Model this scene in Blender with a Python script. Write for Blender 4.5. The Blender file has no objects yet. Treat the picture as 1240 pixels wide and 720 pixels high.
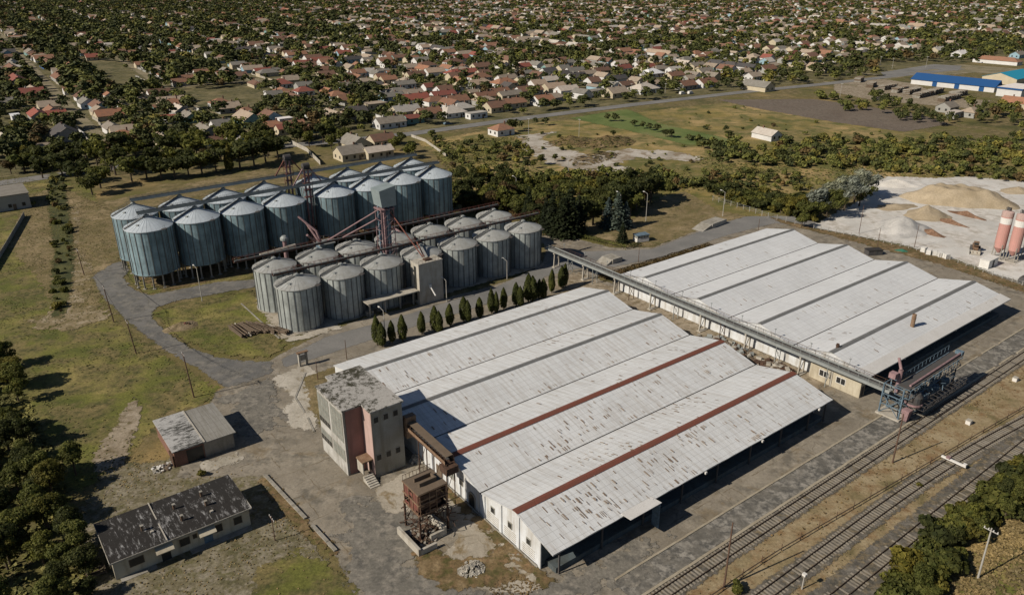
import bpy, math, random
import numpy as np
from mathutils import Vector
C = bpy.context.scene.collection
scene = bpy.context.scene
rad = math.radians

# ------------------------------------------------------------------ camera
CAM_H, FPX, PITCH, ROLL, TH = 75.0, 935.35, 0.4064, -0.0029, 0.6488
cam_d = bpy.data.cameras.new('camera')
cam_d.sensor_width = 36.0
cam_d.lens = FPX / 1240.0 * 36.0
cam_d.clip_start = 1.0
cam_d.clip_end = 12000.0
cam = bpy.data.objects.new('camera', cam_d)
C.objects.link(cam)
_F = Vector((0, math.cos(PITCH), -math.sin(PITCH)))
_R = Vector((1, 0, 0))
_U = _R.cross(_F)
_R2 = _R * math.cos(ROLL) + _U * math.sin(ROLL)
_U2 = -_R * math.sin(ROLL) + _U * math.cos(ROLL)
from mathutils import Matrix
m3 = Matrix((_R2, _U2, -_F)).transposed()
cam.matrix_world = Matrix.Translation((0, 0, CAM_H)) @ m3.to_4x4()
scene.camera = cam

# ------------------------------------------------------------------ light
SUN_AZ, SUN_EL = 208.0, 36.0          # direction towards the sun, degrees from +X
sun_d = bpy.data.lights.new('sun', 'SUN')
sun_d.energy = 5.0
sun_d.angle = rad(0.5)
sun_d.color = (1.0, 0.895, 0.755)
sun = bpy.data.objects.new('sun', sun_d)
C.objects.link(sun)
to_sun = Vector((math.cos(rad(SUN_AZ)) * math.cos(rad(SUN_EL)), math.sin(rad(SUN_AZ)) * math.cos(rad(SUN_EL)), math.sin(rad(SUN_EL))))
sun.rotation_euler = (-to_sun).to_track_quat('-Z', 'Y').to_euler()
sun.location = (0, 0, 300)
world = bpy.data.worlds.new('World')
scene.world = world
world.use_nodes = True
wn = world.node_tree
bgn = wn.nodes.get('Background') or wn.nodes.new('ShaderNodeBackground')
skyn = wn.nodes.new('ShaderNodeTexSky')
skyn.sky_type = 'NISHITA'
skyn.sun_disc = False
skyn.sun_elevation = rad(SUN_EL)
skyn.sun_rotation = rad(90 - SUN_AZ)
skyn.air_density = 0.75
skyn.dust_density = 0.3
wn.links.new(skyn.outputs[0], bgn.inputs[0])
bgn.inputs[1].default_value = 0.05
scene.view_settings.view_transform = 'Standard'
scene.view_settings.look = 'None'
scene.view_settings.exposure = 0.06
scene.view_settings.gamma = 1.0
scene.view_settings.use_curve_mapping = False
scene.cycles.max_bounces = 4
scene.cycles.transparent_max_bounces = 12

# ------------------------------------------------------------------ places
nF = np.array(_F); nR = np.array(_R2); nU = np.array(_U2)
def G(px, py, z=0.0):
    """ground place (height z) seen at a spot of the 1240x720 survey picture"""
    d = nF * FPX + nR * (px - 620) - nU * (py - 360)
    t = (z - CAM_H) / d[2]
    p = np.array([0, 0, CAM_H]) + d * t
    return float(p[0]), float(p[1])
def PX(x, y, z=0.0):
    d = np.array([x, y, z - CAM_H])
    zz = d @ nF
    if zz < 1: return (-9999, 9999)
    return 620 + FPX * (d @ nR) / zz, 360 - FPX * (d @ nU) / zz
OU = (-.4558 * 75, 1.7543 * 75)
cu, su = math.cos(TH), math.sin(TH)
def W(u, v, z=0.0):
    """site grid: u along the halls' ridges, v across them"""
    return (OU[0] + cu * u + su * v, OU[1] + su * u - cu * v, z)
def UV(x, y):
    dx, dy = x - OU[0], y - OU[1]
    return dx * cu + dy * su, dx * su - dy * cu
def inpoly(x, y, poly):
    x = np.asarray(x); y = np.asarray(y)
    ins = np.zeros(x.shape, bool)
    n = len(poly)
    for i in range(n):
        x0, y0 = poly[i]; x1, y1 = poly[(i + 1) % n]
        if y0 == y1: continue
        c = ((y0 > y) != (y1 > y)) & (x < (x1 - x0) * (y - y0) / (y1 - y0) + x0)
        ins ^= c
    return ins
def polydist(x, y, poly):
    d = np.full(x.shape, 1e9)
    n = len(poly)
    for i in range(n):
        ax, ay = poly[i]; bx, by = poly[(i + 1) % n]
        ex, ey = bx - ax, by - ay
        L = ex * ex + ey * ey
        if L == 0: continue
        t = np.clip(((x - ax) * ex + (y - ay) * ey) / L, 0, 1)
        d = np.minimum(d, np.hypot(x - ax - t * ex, y - ay - t * ey))
    return np.where(inpoly(x, y, poly), d, -d)
def gp(poly): return [G(*p) for p in poly]
def up(poly): return [W(*p)[:2] for p in poly]

# ------------------------------------------------------------------ objects
def tag(o, label=None, cat=None, group=None, kind=None):
    if label: o['label'] = label
    if cat: o['category'] = cat
    if group: o['group'] = group
    if kind: o['kind'] = kind
    return o
def thing(name, label, cat, loc, rot=0.0, group=None):
    o = bpy.data.objects.new(name, None)
    C.objects.link(o)
    o.empty_display_size = .5
    o.location = loc
    o.rotation_euler = (0, 0, rot)
    return tag(o, label, cat, group)
def T(name, label, cat, u, v, z=0.0, rot=0.0, group=None):
    return thing(name, label, cat, W(u, v, z), TH + rot, group)
def copy_tree(o, parent=None):
    c = o.copy(); C.objects.link(c)
    if parent: c.parent = parent
    for ch in list(o.children): copy_tree(ch, c)
    return c

class MB:
    """collects solids; sy=-1 turns site-grid v into local y"""
    def __init__(s, sy=-1):
        s.v = []; s.f = []; s.m = []; s.sy = sy
    def add(s, vs, fs, m=0):
        b = len(s.v)
        s.v += [(p[0], s.sy * p[1], p[2]) for p in vs]
        for f in fs:
            s.f.append(tuple(b + i for i in (f if s.sy > 0 else f[::-1])))
            s.m.append(m)
        return s
    def box(s, x0, y0, z0, x1, y1, z1, m=0):
        if x0 > x1: x0, x1 = x1, x0
        if y0 > y1: y0, y1 = y1, y0
        vs = [(x0, y0, z0), (x1, y0, z0), (x1, y1, z0), (x0, y1, z0), (x0, y0, z1), (x1, y0, z1), (x1, y1, z1), (x0, y1, z1)]
        return s.add(vs, [(3, 2, 1, 0), (4, 5, 6, 7), (0, 1, 5, 4), (1, 2, 6, 5), (2, 3, 7, 6), (3, 0, 4, 7)], m)
    def obox(s, c, d, a=0.0, m=0, tilt=0.0):
        ca, sa = math.cos(a), math.sin(a)
        vs = []
        for z in (-.5, .5):
            for x, y in ((-.5, -.5), (.5, -.5), (.5, .5), (-.5, .5)):
                X, Y, Z = x * d[0], y * d[1], z * d[2]
                X, Z = X * math.cos(tilt) - Z * math.sin(tilt), X * math.sin(tilt) + Z * math.cos(tilt)
                vs.append((c[0] + X * ca - Y * sa, c[1] + X * sa + Y * ca, c[2] + Z))
        return s.add(vs, [(3, 2, 1, 0), (4, 5, 6, 7), (0, 1, 5, 4), (1, 2, 6, 5), (2, 3, 7, 6), (3, 0, 4, 7)], m)
    def prism(s, poly, z0, z1, m=0):
        n = len(poly)
        vs = [(p[0], p[1], z0) for p in poly] + [(p[0], p[1], z1) for p in poly]
        fs = [tuple(range(n))[::-1], tuple(range(n, 2 * n))] + [(i, (i + 1) % n, n + (i + 1) % n, n + i) for i in range(n)]
        return s.add(vs, fs, m)
    def tube(s, p, q, r, n=8, m=0, r2=None):
        p = Vector(p); q = Vector(q); r2 = r if r2 is None else r2
        d = (q - p)
        if d.length < 1e-6: return s
        d.normalize()
        a = Vector((0, 0, 1)) if abs(d.z) < .9 else Vector((1, 0, 0))
        e1 = d.cross(a).normalized(); e2 = d.cross(e1)
        vs = []
        for c, rr in ((p, r), (q, r2)):
            for i in range(n):
                t = 2 * math.pi * i / n + math.pi / n
                vs.append(tuple(c + e1 * (rr * math.cos(t)) + e2 * (rr * math.sin(t))))
        fs = [tuple(range(n)), tuple(range(n, 2 * n))[::-1]] + [(i, n + i, n + (i + 1) % n, (i + 1) % n) for i in range(n)]
        return s.add(vs, fs, m)
    def bar(s, p, q, w, m=0): return s.tube(p, q, w * .707, 4, m)
    def path(s, pts, r, n=6, m=0):
        for a, b in zip(pts, pts[1:]): s.tube(a, b, r, n, m)
        return s
    def lathe(s, prof, n=32, m=0, cx=0.0, cy=0.0):
        vs = []
        for r, z in prof:
            for i in range(n):
                t = 2 * math.pi * i / n
                vs.append((cx + r * math.cos(t), cy + r * math.sin(t), z))
        fs = []
        for k in range(len(prof) - 1):
            for i in range(n):
                j = (i + 1) % n
                fs.append((k * n + i, k * n + j, (k + 1) * n + j, (k + 1) * n + i))
        return s.add(vs, fs, m)
    def build(s, name, mats, parent=None, smooth=False, loc=None):
        me = bpy.data.meshes.new(name)
        me.from_pydata(s.v, [], s.f)
        if not isinstance(mats, (list, tuple)): mats = [mats]
        for mm in mats: me.materials.append(mm)
        if len(mats) > 1: me.polygons.foreach_set('material_index', s.m)
        if smooth: me.polygons.foreach_set('use_smooth', [True] * len(s.f))
        me.update()
        o = bpy.data.objects.new(name, me)
        C.objects.link(o)
        if parent: o.parent = parent
        if loc: o.location = loc
        return o

def quads_object(name, V, F, mat, parent=None, attr=None):
    """fast mesh from numpy quads"""
    me = bpy.data.meshes.new(name)
    n = len(F)
    me.vertices.add(len(V)); me.vertices.foreach_set('co', np.ascontiguousarray(V, dtype=np.float32).ravel())
    k = F.shape[1]
    me.loops.add(n * k); me.loops.foreach_set('vertex_index', np.ascontiguousarray(F, dtype=np.int32).ravel())
    me.polygons.add(n)
    me.polygons.foreach_set('loop_start', np.arange(0, n * k, k, dtype=np.int32))
    me.polygons.foreach_set('loop_total', np.full(n, k, dtype=np.int32))
    for mm in (mat if isinstance(mat, (list, tuple)) else [mat]): me.materials.append(mm)
    if attr:
        for an, av in attr.items():
            a = me.attributes.new(an, 'FLOAT', 'POINT'); a.data.foreach_set('value', np.ascontiguousarray(av, dtype=np.float32))
    me.update(calc_edges=True)
    o = bpy.data.objects.new(name, me)
    C.objects.link(o)
    if parent: o.parent = parent
    return o

# ------------------------------------------------------------------ materials
def s2l(h):
    h = h.lstrip('#')
    o = []
    for i in (0, 2, 4):
        c = int(h[i:i + 2], 16) / 255
        o.append(c / 12.92 if c <= .04045 else ((c + .055) / 1.055) ** 2.4)
    return tuple(o)
class NT:
    def __init__(s, name):
        s.mat = bpy.data.materials.new(name); s.mat.use_nodes = True
        s.t = s.mat.node_tree
        s.b = s.t.nodes.get('Principled BSDF')
        s.out = s.t.nodes.get('Material Output')
        s.b.inputs['Specular IOR Level'].default_value = .25
        s.co = None
    def n(s, typ, **kw):
        nd = s.t.nodes.new(typ)
        for k, v in kw.items(): setattr(nd, k, v)
        return nd
    def l(s, a, b): s.t.links.new(a, b)
    def coord(s, kind='Object', scale=(1, 1, 1), rot=(0, 0, 0)):
        tc = s.n('ShaderNodeTexCoord'); mp = s.n('ShaderNodeMapping')
        if kind == 'World':
            g = s.n('ShaderNodeNewGeometry'); s.l(g.outputs['Position'], mp.inputs[0])
        else: s.l(tc.outputs[kind], mp.inputs[0])
        mp.inputs['Scale'].default_value = scale; mp.inputs['Rotation'].default_value = rot
        return mp.outputs[0]
    def noise(s, co, scale, detail=5, rough=.55, dist=0.0):
        nn = s.n('ShaderNodeTexNoise'); s.l(co, nn.inputs['Vector'])
        nn.inputs['Scale'].default_value = scale; nn.inputs['Detail'].default_value = detail
        nn.inputs['Roughness'].default_value = rough; nn.inputs['Distortion'].default_value = dist
        return nn.outputs[0]
    def ramp(s, fac, stops, interp='LINEAR'):
        r = s.n('ShaderNodeValToRGB'); s.l(fac, r.inputs[0]); r.color_ramp.interpolation = interp
        els = r.color_ramp.elements
        while len(els) < len(stops): els.new(.5)
        for e, (p, c) in zip(els, stops):
            e.position = p
            e.color = (c, c, c, 1) if isinstance(c, (int, float)) else (*c, 1)
        return r.outputs[0]
    def mix(s, fac, a, b, mode='MIX'):
        m = s.n('ShaderNodeMix', data_type='RGBA', blend_type=mode)
        for inp, val in ((m.inputs[0], fac), (m.inputs[6], a), (m.inputs[7], b)):
            if isinstance(val, (int, float)): inp.default_value = val
            elif isinstance(val, tuple): inp.default_value = (*val, 1)
            else: s.l(val, inp)
        return m.outputs[2]
    def math(s, op, a, b=0.0, c=None, clamp=False):
        m = s.n('ShaderNodeMath', operation=op, use_clamp=clamp)
        for i, val in enumerate((a, b) if c is None else (a, b, c)):
            if isinstance(val, (int, float)): m.inputs[i].default_value = val
            else: s.l(val, m.inputs[i])
        return m.outputs[0]
    def bump(s, h, strength=.4, dist=.1):
        b = s.n('ShaderNodeBump'); b.inputs['Strength'].default_value = strength; b.inputs['Distance'].default_value = dist
        s.l(h, b.inputs['Height']); s.l(b.outputs[0], s.b.inputs['Normal'])
    def base(s, c, rough=.9, metal=0.0):
        if isinstance(c, tuple): s.b.inputs['Base Color'].default_value = (*c, 1)
        else: s.l(c, s.b.inputs['Base Color'])
        s.b.inputs['Roughness'].default_value = rough; s.b.inputs['Metallic'].default_value = metal
        return s.mat
    def rnd(s):
        return s.n('ShaderNodeObjectInfo').outputs['Random']
    def island(s):
        return s.n('ShaderNodeNewGeometry').outputs['Random Per Island']

def weathered(name, c, dirt, scale=.35, amount=.5, streak=None, rough=.85, metal=0.0, fine=.25, kind='Object', bump=.15, tint=0.0):
    t = NT(name)
    co = t.coord(kind)
    a = t.noise(co, scale, 6, .62)
    m = t.ramp(a, [(.5 - .22, 1.0), (.5 + .2, 0.0)])
    m = t.math('MULTIPLY', m, amount)
    col = t.mix(m, c, dirt)
    if streak:
        st = t.noise(t.coord(kind, streak), 1.0, 4, .6)
        sm = t.math('MULTIPLY', t.ramp(st, [(.48, 0.0), (.68, 1.0)]), .7)
        col = t.mix(sm, col, dirt)
    f = t.noise(co, 6.0, 4, .7)
    col = t.mix(1.0, col, t.ramp(f, [(.25, 1 - fine), (.75, 1 + fine * .3)]), 'MULTIPLY')
    if tint:
        col = t.mix(1.0, col, t.ramp(t.rnd(), [(0, 1 - tint), (1, 1 + tint * .3)]), 'MULTIPLY')
    if bump: t.bump(f, bump, .05)
    return t.base(col, rough, metal)

def ground_mat(name, stops, scale=.05, stops2=None, scale2=.5, mixpos=(.42, .58), ragged=.0, rscale=.6, fine=.35, bump=.5, kind='World', stretch=(1, 1, 1), rot=0.0, cracks=None, blotch=None, joints=None):
    t = NT(name)
    co = t.coord(kind, stretch, (0, 0, rot))
    col = t.ramp(t.noise(co, scale, 6, .6, .3), stops)
    if stops2:
        c2 = t.ramp(t.noise(co, scale2, 6, .65), stops2)
        col = t.mix(t.ramp(t.noise(co, scale * 2.3, 5, .6), [(mixpos[0], 0.0), (mixpos[1], 1.0)]), col, c2)
    if blotch:
        bc, bs, lo, hi, am = blotch
        bm = t.math('MULTIPLY', t.ramp(t.noise(co, bs, 5, .65, .5), [(lo, 0.0), (hi, 1.0)]), am)
        col = t.mix(bm, col, bc)
    f = t.noise(co, 2.2, 6, .75)
    col = t.mix(1.0, col, t.ramp(f, [(.3, 1 - fine), (.7, 1 + fine * .6)]), 'MULTIPLY')
    if cracks:
        cc, cs, cw = cracks
        vo = t.n('ShaderNodeTexVoronoi', feature='DISTANCE_TO_EDGE')
        wob = t.mix(.12, co, t.n('ShaderNodeTexNoise').outputs[1])
        dn = t.n('ShaderNodeTexNoise'); t.l(co, dn.inputs['Vector']); dn.inputs['Scale'].default_value = .7; dn.inputs['Detail'].default_value = 4
        ad = t.n('ShaderNodeVectorMath', operation='MULTIPLY_ADD'); t.l(dn.outputs[1], ad.inputs[0]); ad.inputs[1].default_value = (1.6, 1.6, 0); t.l(co, ad.inputs[2])
        t.l(ad.outputs[0], vo.inputs['Vector']); vo.inputs['Scale'].default_value = cs
        cm = t.math('MULTIPLY', t.ramp(vo.outputs[0], [(cw * .25, 1.0), (cw * .6, 0.0)]), t.ramp(t.noise(co, .35, 5, .7), [(.45, 0.0), (.62, .6)]))
        col = t.mix(cm, col, cc)
    if joints:
        br = t.n('ShaderNodeTexBrick'); br.offset = .3
        dj = t.n('ShaderNodeTexNoise'); t.l(co, dj.inputs['Vector']); dj.inputs['Scale'].default_value = .9; dj.inputs['Detail'].default_value = 5
        aj = t.n('ShaderNodeVectorMath', operation='MULTIPLY_ADD'); t.l(dj.outputs[1], aj.inputs[0]); aj.inputs[1].default_value = (.7, .7, 0); t.l(t.coord('World', (1, 1, 1), (0, 0, -TH)), aj.inputs[2])
        t.l(aj.outputs[0], br.inputs['Vector']); br.inputs['Scale'].default_value = 1.0; br.inputs['Brick Width'].default_value = joints[1]; br.inputs['Row Height'].default_value = joints[2]
        br.inputs['Mortar Size'].default_value = .11; br.inputs['Mortar Smooth'].default_value = .6
        jm = t.math('MULTIPLY', br.outputs[1], t.ramp(t.noise(co, .4, 5, .7), [(.44, 0.0), (.58, .8)]))
        col = t.mix(jm, col, joints[0])
        sp = t.ramp(t.noise(co, 1.1, 6, .8), [(.56, 0.0), (.66, .55)])
        col = t.mix(sp, col, joints[0])
    t.bump(f, bump, .15)
    mat = t.base(col, .95)
    if ragged > 0:
        at = t.n('ShaderNodeAttribute', attribute_name='d')
        nz = t.noise(co, rscale, 6, .7)
        e = t.math('MULTIPLY_ADD', t.math('SUBTRACT', nz, .5), ragged * 2.6, at.outputs['Fac'])
        al = t.math('MULTIPLY_ADD', e, 4.0, .5, clamp=True)
        t.l(al, t.b.inputs['Alpha'])
    return mat

def S(h, k=1.0):
    return tuple(c * k for c in s2l(h))

# ================================================================== material palette
M = {}
def both(a, k): return tuple(c * k for c in a)
OLIVE = (.125, .115, .036); DKOLIVE = (.065, .068, .022); STRAW = (.28, .205, .09); BROWN = (.15, .105, .055); GOLD = (.21, .165, .06); SOIL = (.17, .14, .10)
M['ground'] = ground_mat('meadow_ground', [(.36, DKOLIVE), (.47, OLIVE), (.55, (.14, .115, .045)), (.66, STRAW)], .03, [(.35, (.07, .07, .025)), (.5, (.15, .12, .055)), (.68, (.24, .19, .10))], .35)
M['grass_green'] = ground_mat('green_grass_ground', [(.36, (.085, .098, .022)), (.5, (.15, .152, .036)), (.64, (.26, .215, .08))], .07, [(.38, (.06, .065, .022)), (.62, (.17, .14, .06))], .7, ragged=3.0, fine=.5, blotch=((.25, .195, .085), .16, .52, .68, .6))
M['grass_dry'] = ground_mat('dry_grass_ground', [(.36, (.12, .10, .04)), (.48, (.19, .15, .07)), (.62, (.29, .225, .13))], .09, [(.35, (.10, .085, .035)), (.65, (.26, .20, .11))], .6, ragged=2.6, fine=.5, blotch=((.12, .11, .04), .25, .52, .64, .7))
M['grass_rail'] = ground_mat('railside_grass', [(.38, (.15, .125, .06)), (.5, (.26, .205, .115)), (.62, (.33, .27, .17))], .12, [(.4, (.20, .13, .065)), (.6, (.32, .26, .16))], .5, ragged=.8)
M['meadow_gold'] = ground_mat('golden_meadow', [(.36, (.145, .13, .035)), (.46, (.25, .195, .065)), (.58, (.38, .275, .125))], .025, [(.4, (.11, .11, .035)), (.6, (.26, .20, .09))], .2, ragged=5, fine=.5, blotch=((.10, .11, .03), .09, .50, .60, .8))
M['field_green'] = ground_mat('green_field', [(.36, (.085, .125, .032)), (.55, (.13, .165, .05)), (.7, (.2, .18, .08))], .06, ragged=4)
M['ditch'] = ground_mat('ditch_grass', [(.36, (.04, .048, .018)), (.64, (.10, .10, .035))], .15, ragged=2.5)
M['plough'] = ground_mat('ploughed_soil', [(.35, (.12, .095, .075)), (.65, (.17, .14, .11))], .05, [(.4, (.11, .09, .07)), (.6, (.18, .15, .12))], .6, ragged=2.5, stretch=(1, 1, 1))
M['asphalt'] = ground_mat('old_asphalt', [(.33, (.17, .15, .118)), (.5, (.225, .20, .16)), (.66, (.30, .27, .22))], .07, [(.4, (.14, .128, .105)), (.6, (.29, .26, .21))], .45, ragged=1.0, fine=.26, joints=((.12, .095, .06), 9.0, 6.5), cracks=((.09, .075, .05), .22, .03), blotch=((.19, .145, .085), .16, .56, .66, .55), bump=.25)
M['asphalt_dark'] = ground_mat('dark_asphalt', [(.35, (.085, .083, .075)), (.6, (.16, .15, .13))], .16, [(.42, (.10, .098, .09)), (.56, (.27, .255, .225))], .9, mixpos=(.40, .56), ragged=.6, fine=.35, bump=.25)
M['yard_dark'] = ground_mat('worn_dark_asphalt', [(.35, (.13, .124, .108)), (.6, (.19, .178, .152))], .2, [(.4, (.11, .106, .095)), (.6, (.25, .23, .195))], .8, ragged=7.0, rscale=.22, fine=.35)
M['road'] = ground_mat('road_asphalt', [(.35, (.15, .15, .145)), (.65, (.21, .205, .195))], .1, ragged=.5, fine=.18, bump=.2)
M['loop'] = ground_mat('loop_road_asphalt', [(.35, (.115, .115, .112)), (.65, (.175, .17, .16))], .12, [(.4, (.10, .10, .095)), (.6, (.19, .18, .16))], .5, ragged=1.2, fine=.22, cracks=((.08, .07, .05), .2, .03), bump=.25)
M['street'] = ground_mat('village_street', [(.35, (.15, .135, .075)), (.65, (.27, .23, .155))], .1, ragged=1.8)
M['concrete_ground'] = ground_mat('pale_concrete_ground', [(.34, (.31, .285, .235)), (.6, (.46, .43, .37))], .2, ragged=2.6, rscale=.35, fine=.22, cracks=((.12, .10, .06), .22, .03), blotch=((.17, .13, .07), .3, .55, .66, .8))
M['slab_ground'] = ground_mat('concrete_apron', [(.34, (.26, .23, .18)), (.6, (.38, .345, .285))], .2, ragged=1.2, fine=.2, cracks=((.11, .09, .05), .3, .03), blotch=((.18, .13, .06), .25, .54, .64, .8))
M['dirt'] = ground_mat('bare_dirt', [(.34, (.19, .15, .10)), (.6, (.33, .28, .21))], .15, [(.4, (.15, .12, .07)), (.62, (.36, .31, .24))], .7, ragged=2.2)
M['dirt_soft'] = ground_mat('trodden_earth', [(.36, (.13, .11, .05)), (.5, (.22, .175, .10)), (.64, (.32, .27, .19))], .3, ragged=7.0, rscale=.25, fine=.4)
M['scrub_dirt'] = ground_mat('weedy_dirt', [(.36, (.10, .085, .035)), (.5, (.17, .12, .06)), (.64, (.28, .21, .12))], .22, [(.4, (.08, .075, .025)), (.6, (.2, .13, .07))], .8, ragged=2.0, fine=.5)
M['grit'] = ground_mat('dusty_weeds', [(.36, (.09, .085, .04)), (.5, (.155, .135, .08)), (.64, (.26, .235, .175))], .25, [(.4, (.12, .11, .05)), (.6, (.25, .22, .17))], .9, ragged=2.5, fine=.5)
M['gravel'] = ground_mat('pale_gravel', [(.34, (.44, .43, .405)), (.6, (.58, .575, .55))], .05, [(.4, (.38, .355, .31)), (.6, (.58, .56, .53))], .4, ragged=3.0, fine=.12, bump=.2)
M['chalk'] = ground_mat('chalky_clearing', [(.34, (.30, .27, .22)), (.6, (.46, .43, .38))], .08, ragged=6.5, rscale=.16, fine=.25, blotch=((.2, .15, .09), .12, .5, .6, .8))
M['ballast'] = ground_mat('track_ballast', [(.35, (.10, .092, .08)), (.65, (.19, .175, .15))], .3, [(.45, (.09, .085, .07)), (.6, (.2, .16, .10))], 1.2, ragged=.7, rscale=1.5, fine=.5)
M['town'] = ground_mat('garden_ground', [(.36, (.05, .055, .02)), (.5, (.11, .10, .04)), (.66, (.24, .20, .11))], .04, [(.36, (.045, .05, .02)), (.64, (.2, .17, .09))], .3, ragged=8)

def roof_sheet(name, base, dirt, seam, sheet=(1.1, 1.18), grime=.5):
    t = NT(name)
    co = t.coord('Object')
    br = t.n('ShaderNodeTexBrick'); br.offset = 0.0
    t.l(co, br.inputs['Vector'])
    br.inputs['Color1'].default_value = (*base, 1)
    br.inputs['Color2'].default_value = (*both(base, .95), 1)
    br.inputs['Mortar'].default_value = (*seam, 1)
    br.inputs['Scale'].default_value = 1.0
    br.inputs['Mortar Size'].default_value = .028
    br.inputs['Mortar Smooth'].default_value = .3
    br.inputs['Bias'].default_value = -.1
    br.inputs['Brick Width'].default_value = sheet[0]
    br.inputs['Row Height'].default_value = sheet[1]
    st = t.noise(t.coord('Object', (1.6, .16, .16)), 1.0, 5, .65)
    col = t.mix(t.math('MULTIPLY', t.ramp(st, [(.45, 0.0), (.7, 1.0)]), grime), br.outputs[0], dirt)
    big = t.noise(co, .06, 4, .6)
    col = t.mix(1.0, col, t.ramp(big, [(.3, .9), (.7, 1.04)]), 'MULTIPLY')
    sp = t.noise(co, 1.7, 5, .75)
    col = t.mix(t.math('MULTIPLY', t.ramp(sp, [(.60, 0.0), (.74, 1.0)]), .5), col, dirt)
    wv = t.n('ShaderNodeTexWave', wave_type='BANDS', bands_direction='X'); t.l(co, wv.inputs['Vector']); wv.inputs['Scale'].default_value = 1.9
    t.bump(wv.outputs[1], .35, .04)
    return t.base(col, .85)
M['sheet_w'] = roof_sheet('weathered_sheet_roof', (.60, .62, .63), (.34, .31, .27), (.38, .39, .39))
M['sheet_e'] = roof_sheet('clean_sheet_roof', (.60, .62, .635), (.38, .36, .33), (.41, .43, .44), grime=.22)
M['slot'] = weathered('exposed_brown_lath', (.27, .20, .145), (.14, .10, .075), 1.2, .8)
M['slot2'] = weathered('lifted_grey_sheet', (.36, .30, .24), (.2, .14, .1), 1.2, .6)
M['brick'] = weathered('weathered_brick', (.24, .13, .10), (.12, .08, .06), .6, .7, fine=.4)
M['red_metal'] = weathered('rusty_red_ridge_metal', (.20, .065, .045), (.12, .07, .05), .8, .6, fine=.3)
M['grey_metal'] = weathered('grey_ridge_metal', (.19, .195, .195), (.10, .10, .095), .6, .6)
M['fascia'] = weathered('pale_fascia', (.62, .62, .61), (.4, .38, .34), .4, .4)
M['gutter'] = weathered('black_gutter', (.03, .03, .032), (.06, .05, .04), .8, .5)
M['white_wall'] = weathered('whitewashed_wall', (.66, .70, .74), (.36, .34, .30), .3, .6, streak=(.9, .9, .12), fine=.12)
M['cream_wall'] = weathered('cream_plaster', (.52, .48, .38), (.28, .24, .17), .35, .6, streak=(1, 1, .15), fine=.15)
M['grey_plaster'] = weathered('stained_grey_render', (.33, .335, .31), (.19, .17, .13), .22, .8, streak=(.7, .7, .10), fine=.2)
M['pink_wall'] = weathered('faded_pink_render', (.31, .175, .155), (.18, .11, .095), .25, .85, streak=(1, 1, .1), fine=.12)
M['pale_pink'] = weathered('pale_pink_render', (.50, .36, .33), (.30, .22, .19), .25, .6, streak=(1, 1, .1), fine=.12)
M['concrete'] = weathered('old_concrete', (.36, .345, .31), (.18, .165, .13), .4, .7, streak=(1, 1, .2), fine=.25)
M['concrete_pale'] = weathered('pale_concrete', (.47, .45, .40), (.26, .23, .18), .4, .6, streak=(1, 1, .2), fine=.2)
M['rust'] = weathered('rusty_steel', (.13, .075, .05), (.05, .035, .028), 1.3, .9, fine=.6)
M['dark_wall'] = weathered('shaded_blue_grey_wall', (.10, .13, .145), (.06, .065, .06), .4, .7, streak=(1, 1, .15), fine=.3)  # colour darkened for the shade under the eaves
M['rust_light'] = weathered('light_rusty_sheet', (.30, .21, .14), (.14, .075, .045), .9, .9, fine=.5)
M['rust_red'] = weathered('rusty_red_paint', (.22, .075, .06), (.11, .07, .05), 1.0, .8, fine=.4)
M['pink_steel'] = weathered('faded_pink_paint', (.36, .235, .245), (.13, .09, .09), 1.3, .75, fine=.3)
M['blue_steel'] = weathered('faded_blue_paint', (.15, .23, .30), (.05, .055, .06), 1.3, .7, fine=.35)
M['dark_steel'] = weathered('dark_steel', (.07, .075, .08), (.10, .07, .05), 1.0, .5, fine=.3)
M['galv'] = weathered('dull_galvanised', (.33, .36, .36), (.18, .18, .16), .5, .6, fine=.2, metal=.15, rough=.6)
M['white_paint'] = weathered('white_paint', (.70, .70, .68), (.4, .36, .3), .6, .4, fine=.15)
M['glass'] = weathered('dark_glass', (.025, .028, .03), (.06, .055, .045), 1.0, .5, rough=.25, fine=.1, bump=0)
M['glass_grey'] = weathered('dusty_glazing', (.29, .30, .27), (.13, .14, .13), 1.1, .8, rough=.4, fine=.2, bump=0)
M['wood'] = weathered('grey_timber', (.17, .13, .095), (.11, .085, .06), 1.0, .6, fine=.3)
M['pole_wood'] = weathered('brown_pole_timber', (.14, .085, .06), (.07, .05, .04), .8, .6, fine=.3)
M['pole_conc'] = weathered('grey_pole_concrete', (.42, .41, .38), (.25, .23, .2), .8, .5, fine=.15)
M['sleeper'] = weathered('grey_sleeper', (.33, .30, .25), (.14, .12, .09), .9, .7, fine=.3, kind='World')
M['rail'] = weathered('rusty_rail', (.085, .06, .045), (.05, .04, .035), 1.0, .6)
M['kerb'] = weathered('kerb_stone', (.40, .36, .28), (.22, .18, .12), .5, .7, fine=.25)
M['tar_roof'] = None
t = NT('black_tar_roof')
co = t.coord('Object', (1, 1, 1))
a = t.noise(t.coord('Object', (2.2, .5, 1)), 1.0, 9, .8, .3)
b = t.noise(co, .16, 3, .6)
mk = t.ramp(t.math('MULTIPLY', a, t.math('ADD', b, .5)), [(.57, 0.0), (.68, 1.0)])
col = t.mix(mk, (.026, .024, .022), (.30, .30, .30))
col = t.mix(1.0, col, t.ramp(t.noise(co, 5, 5, .7), [(.3, .6), (.7, 1.2)]), 'MULTIPLY')
t.bump(a, .3, .05)
M['tar_roof'] = t.base(col, .8)
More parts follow.
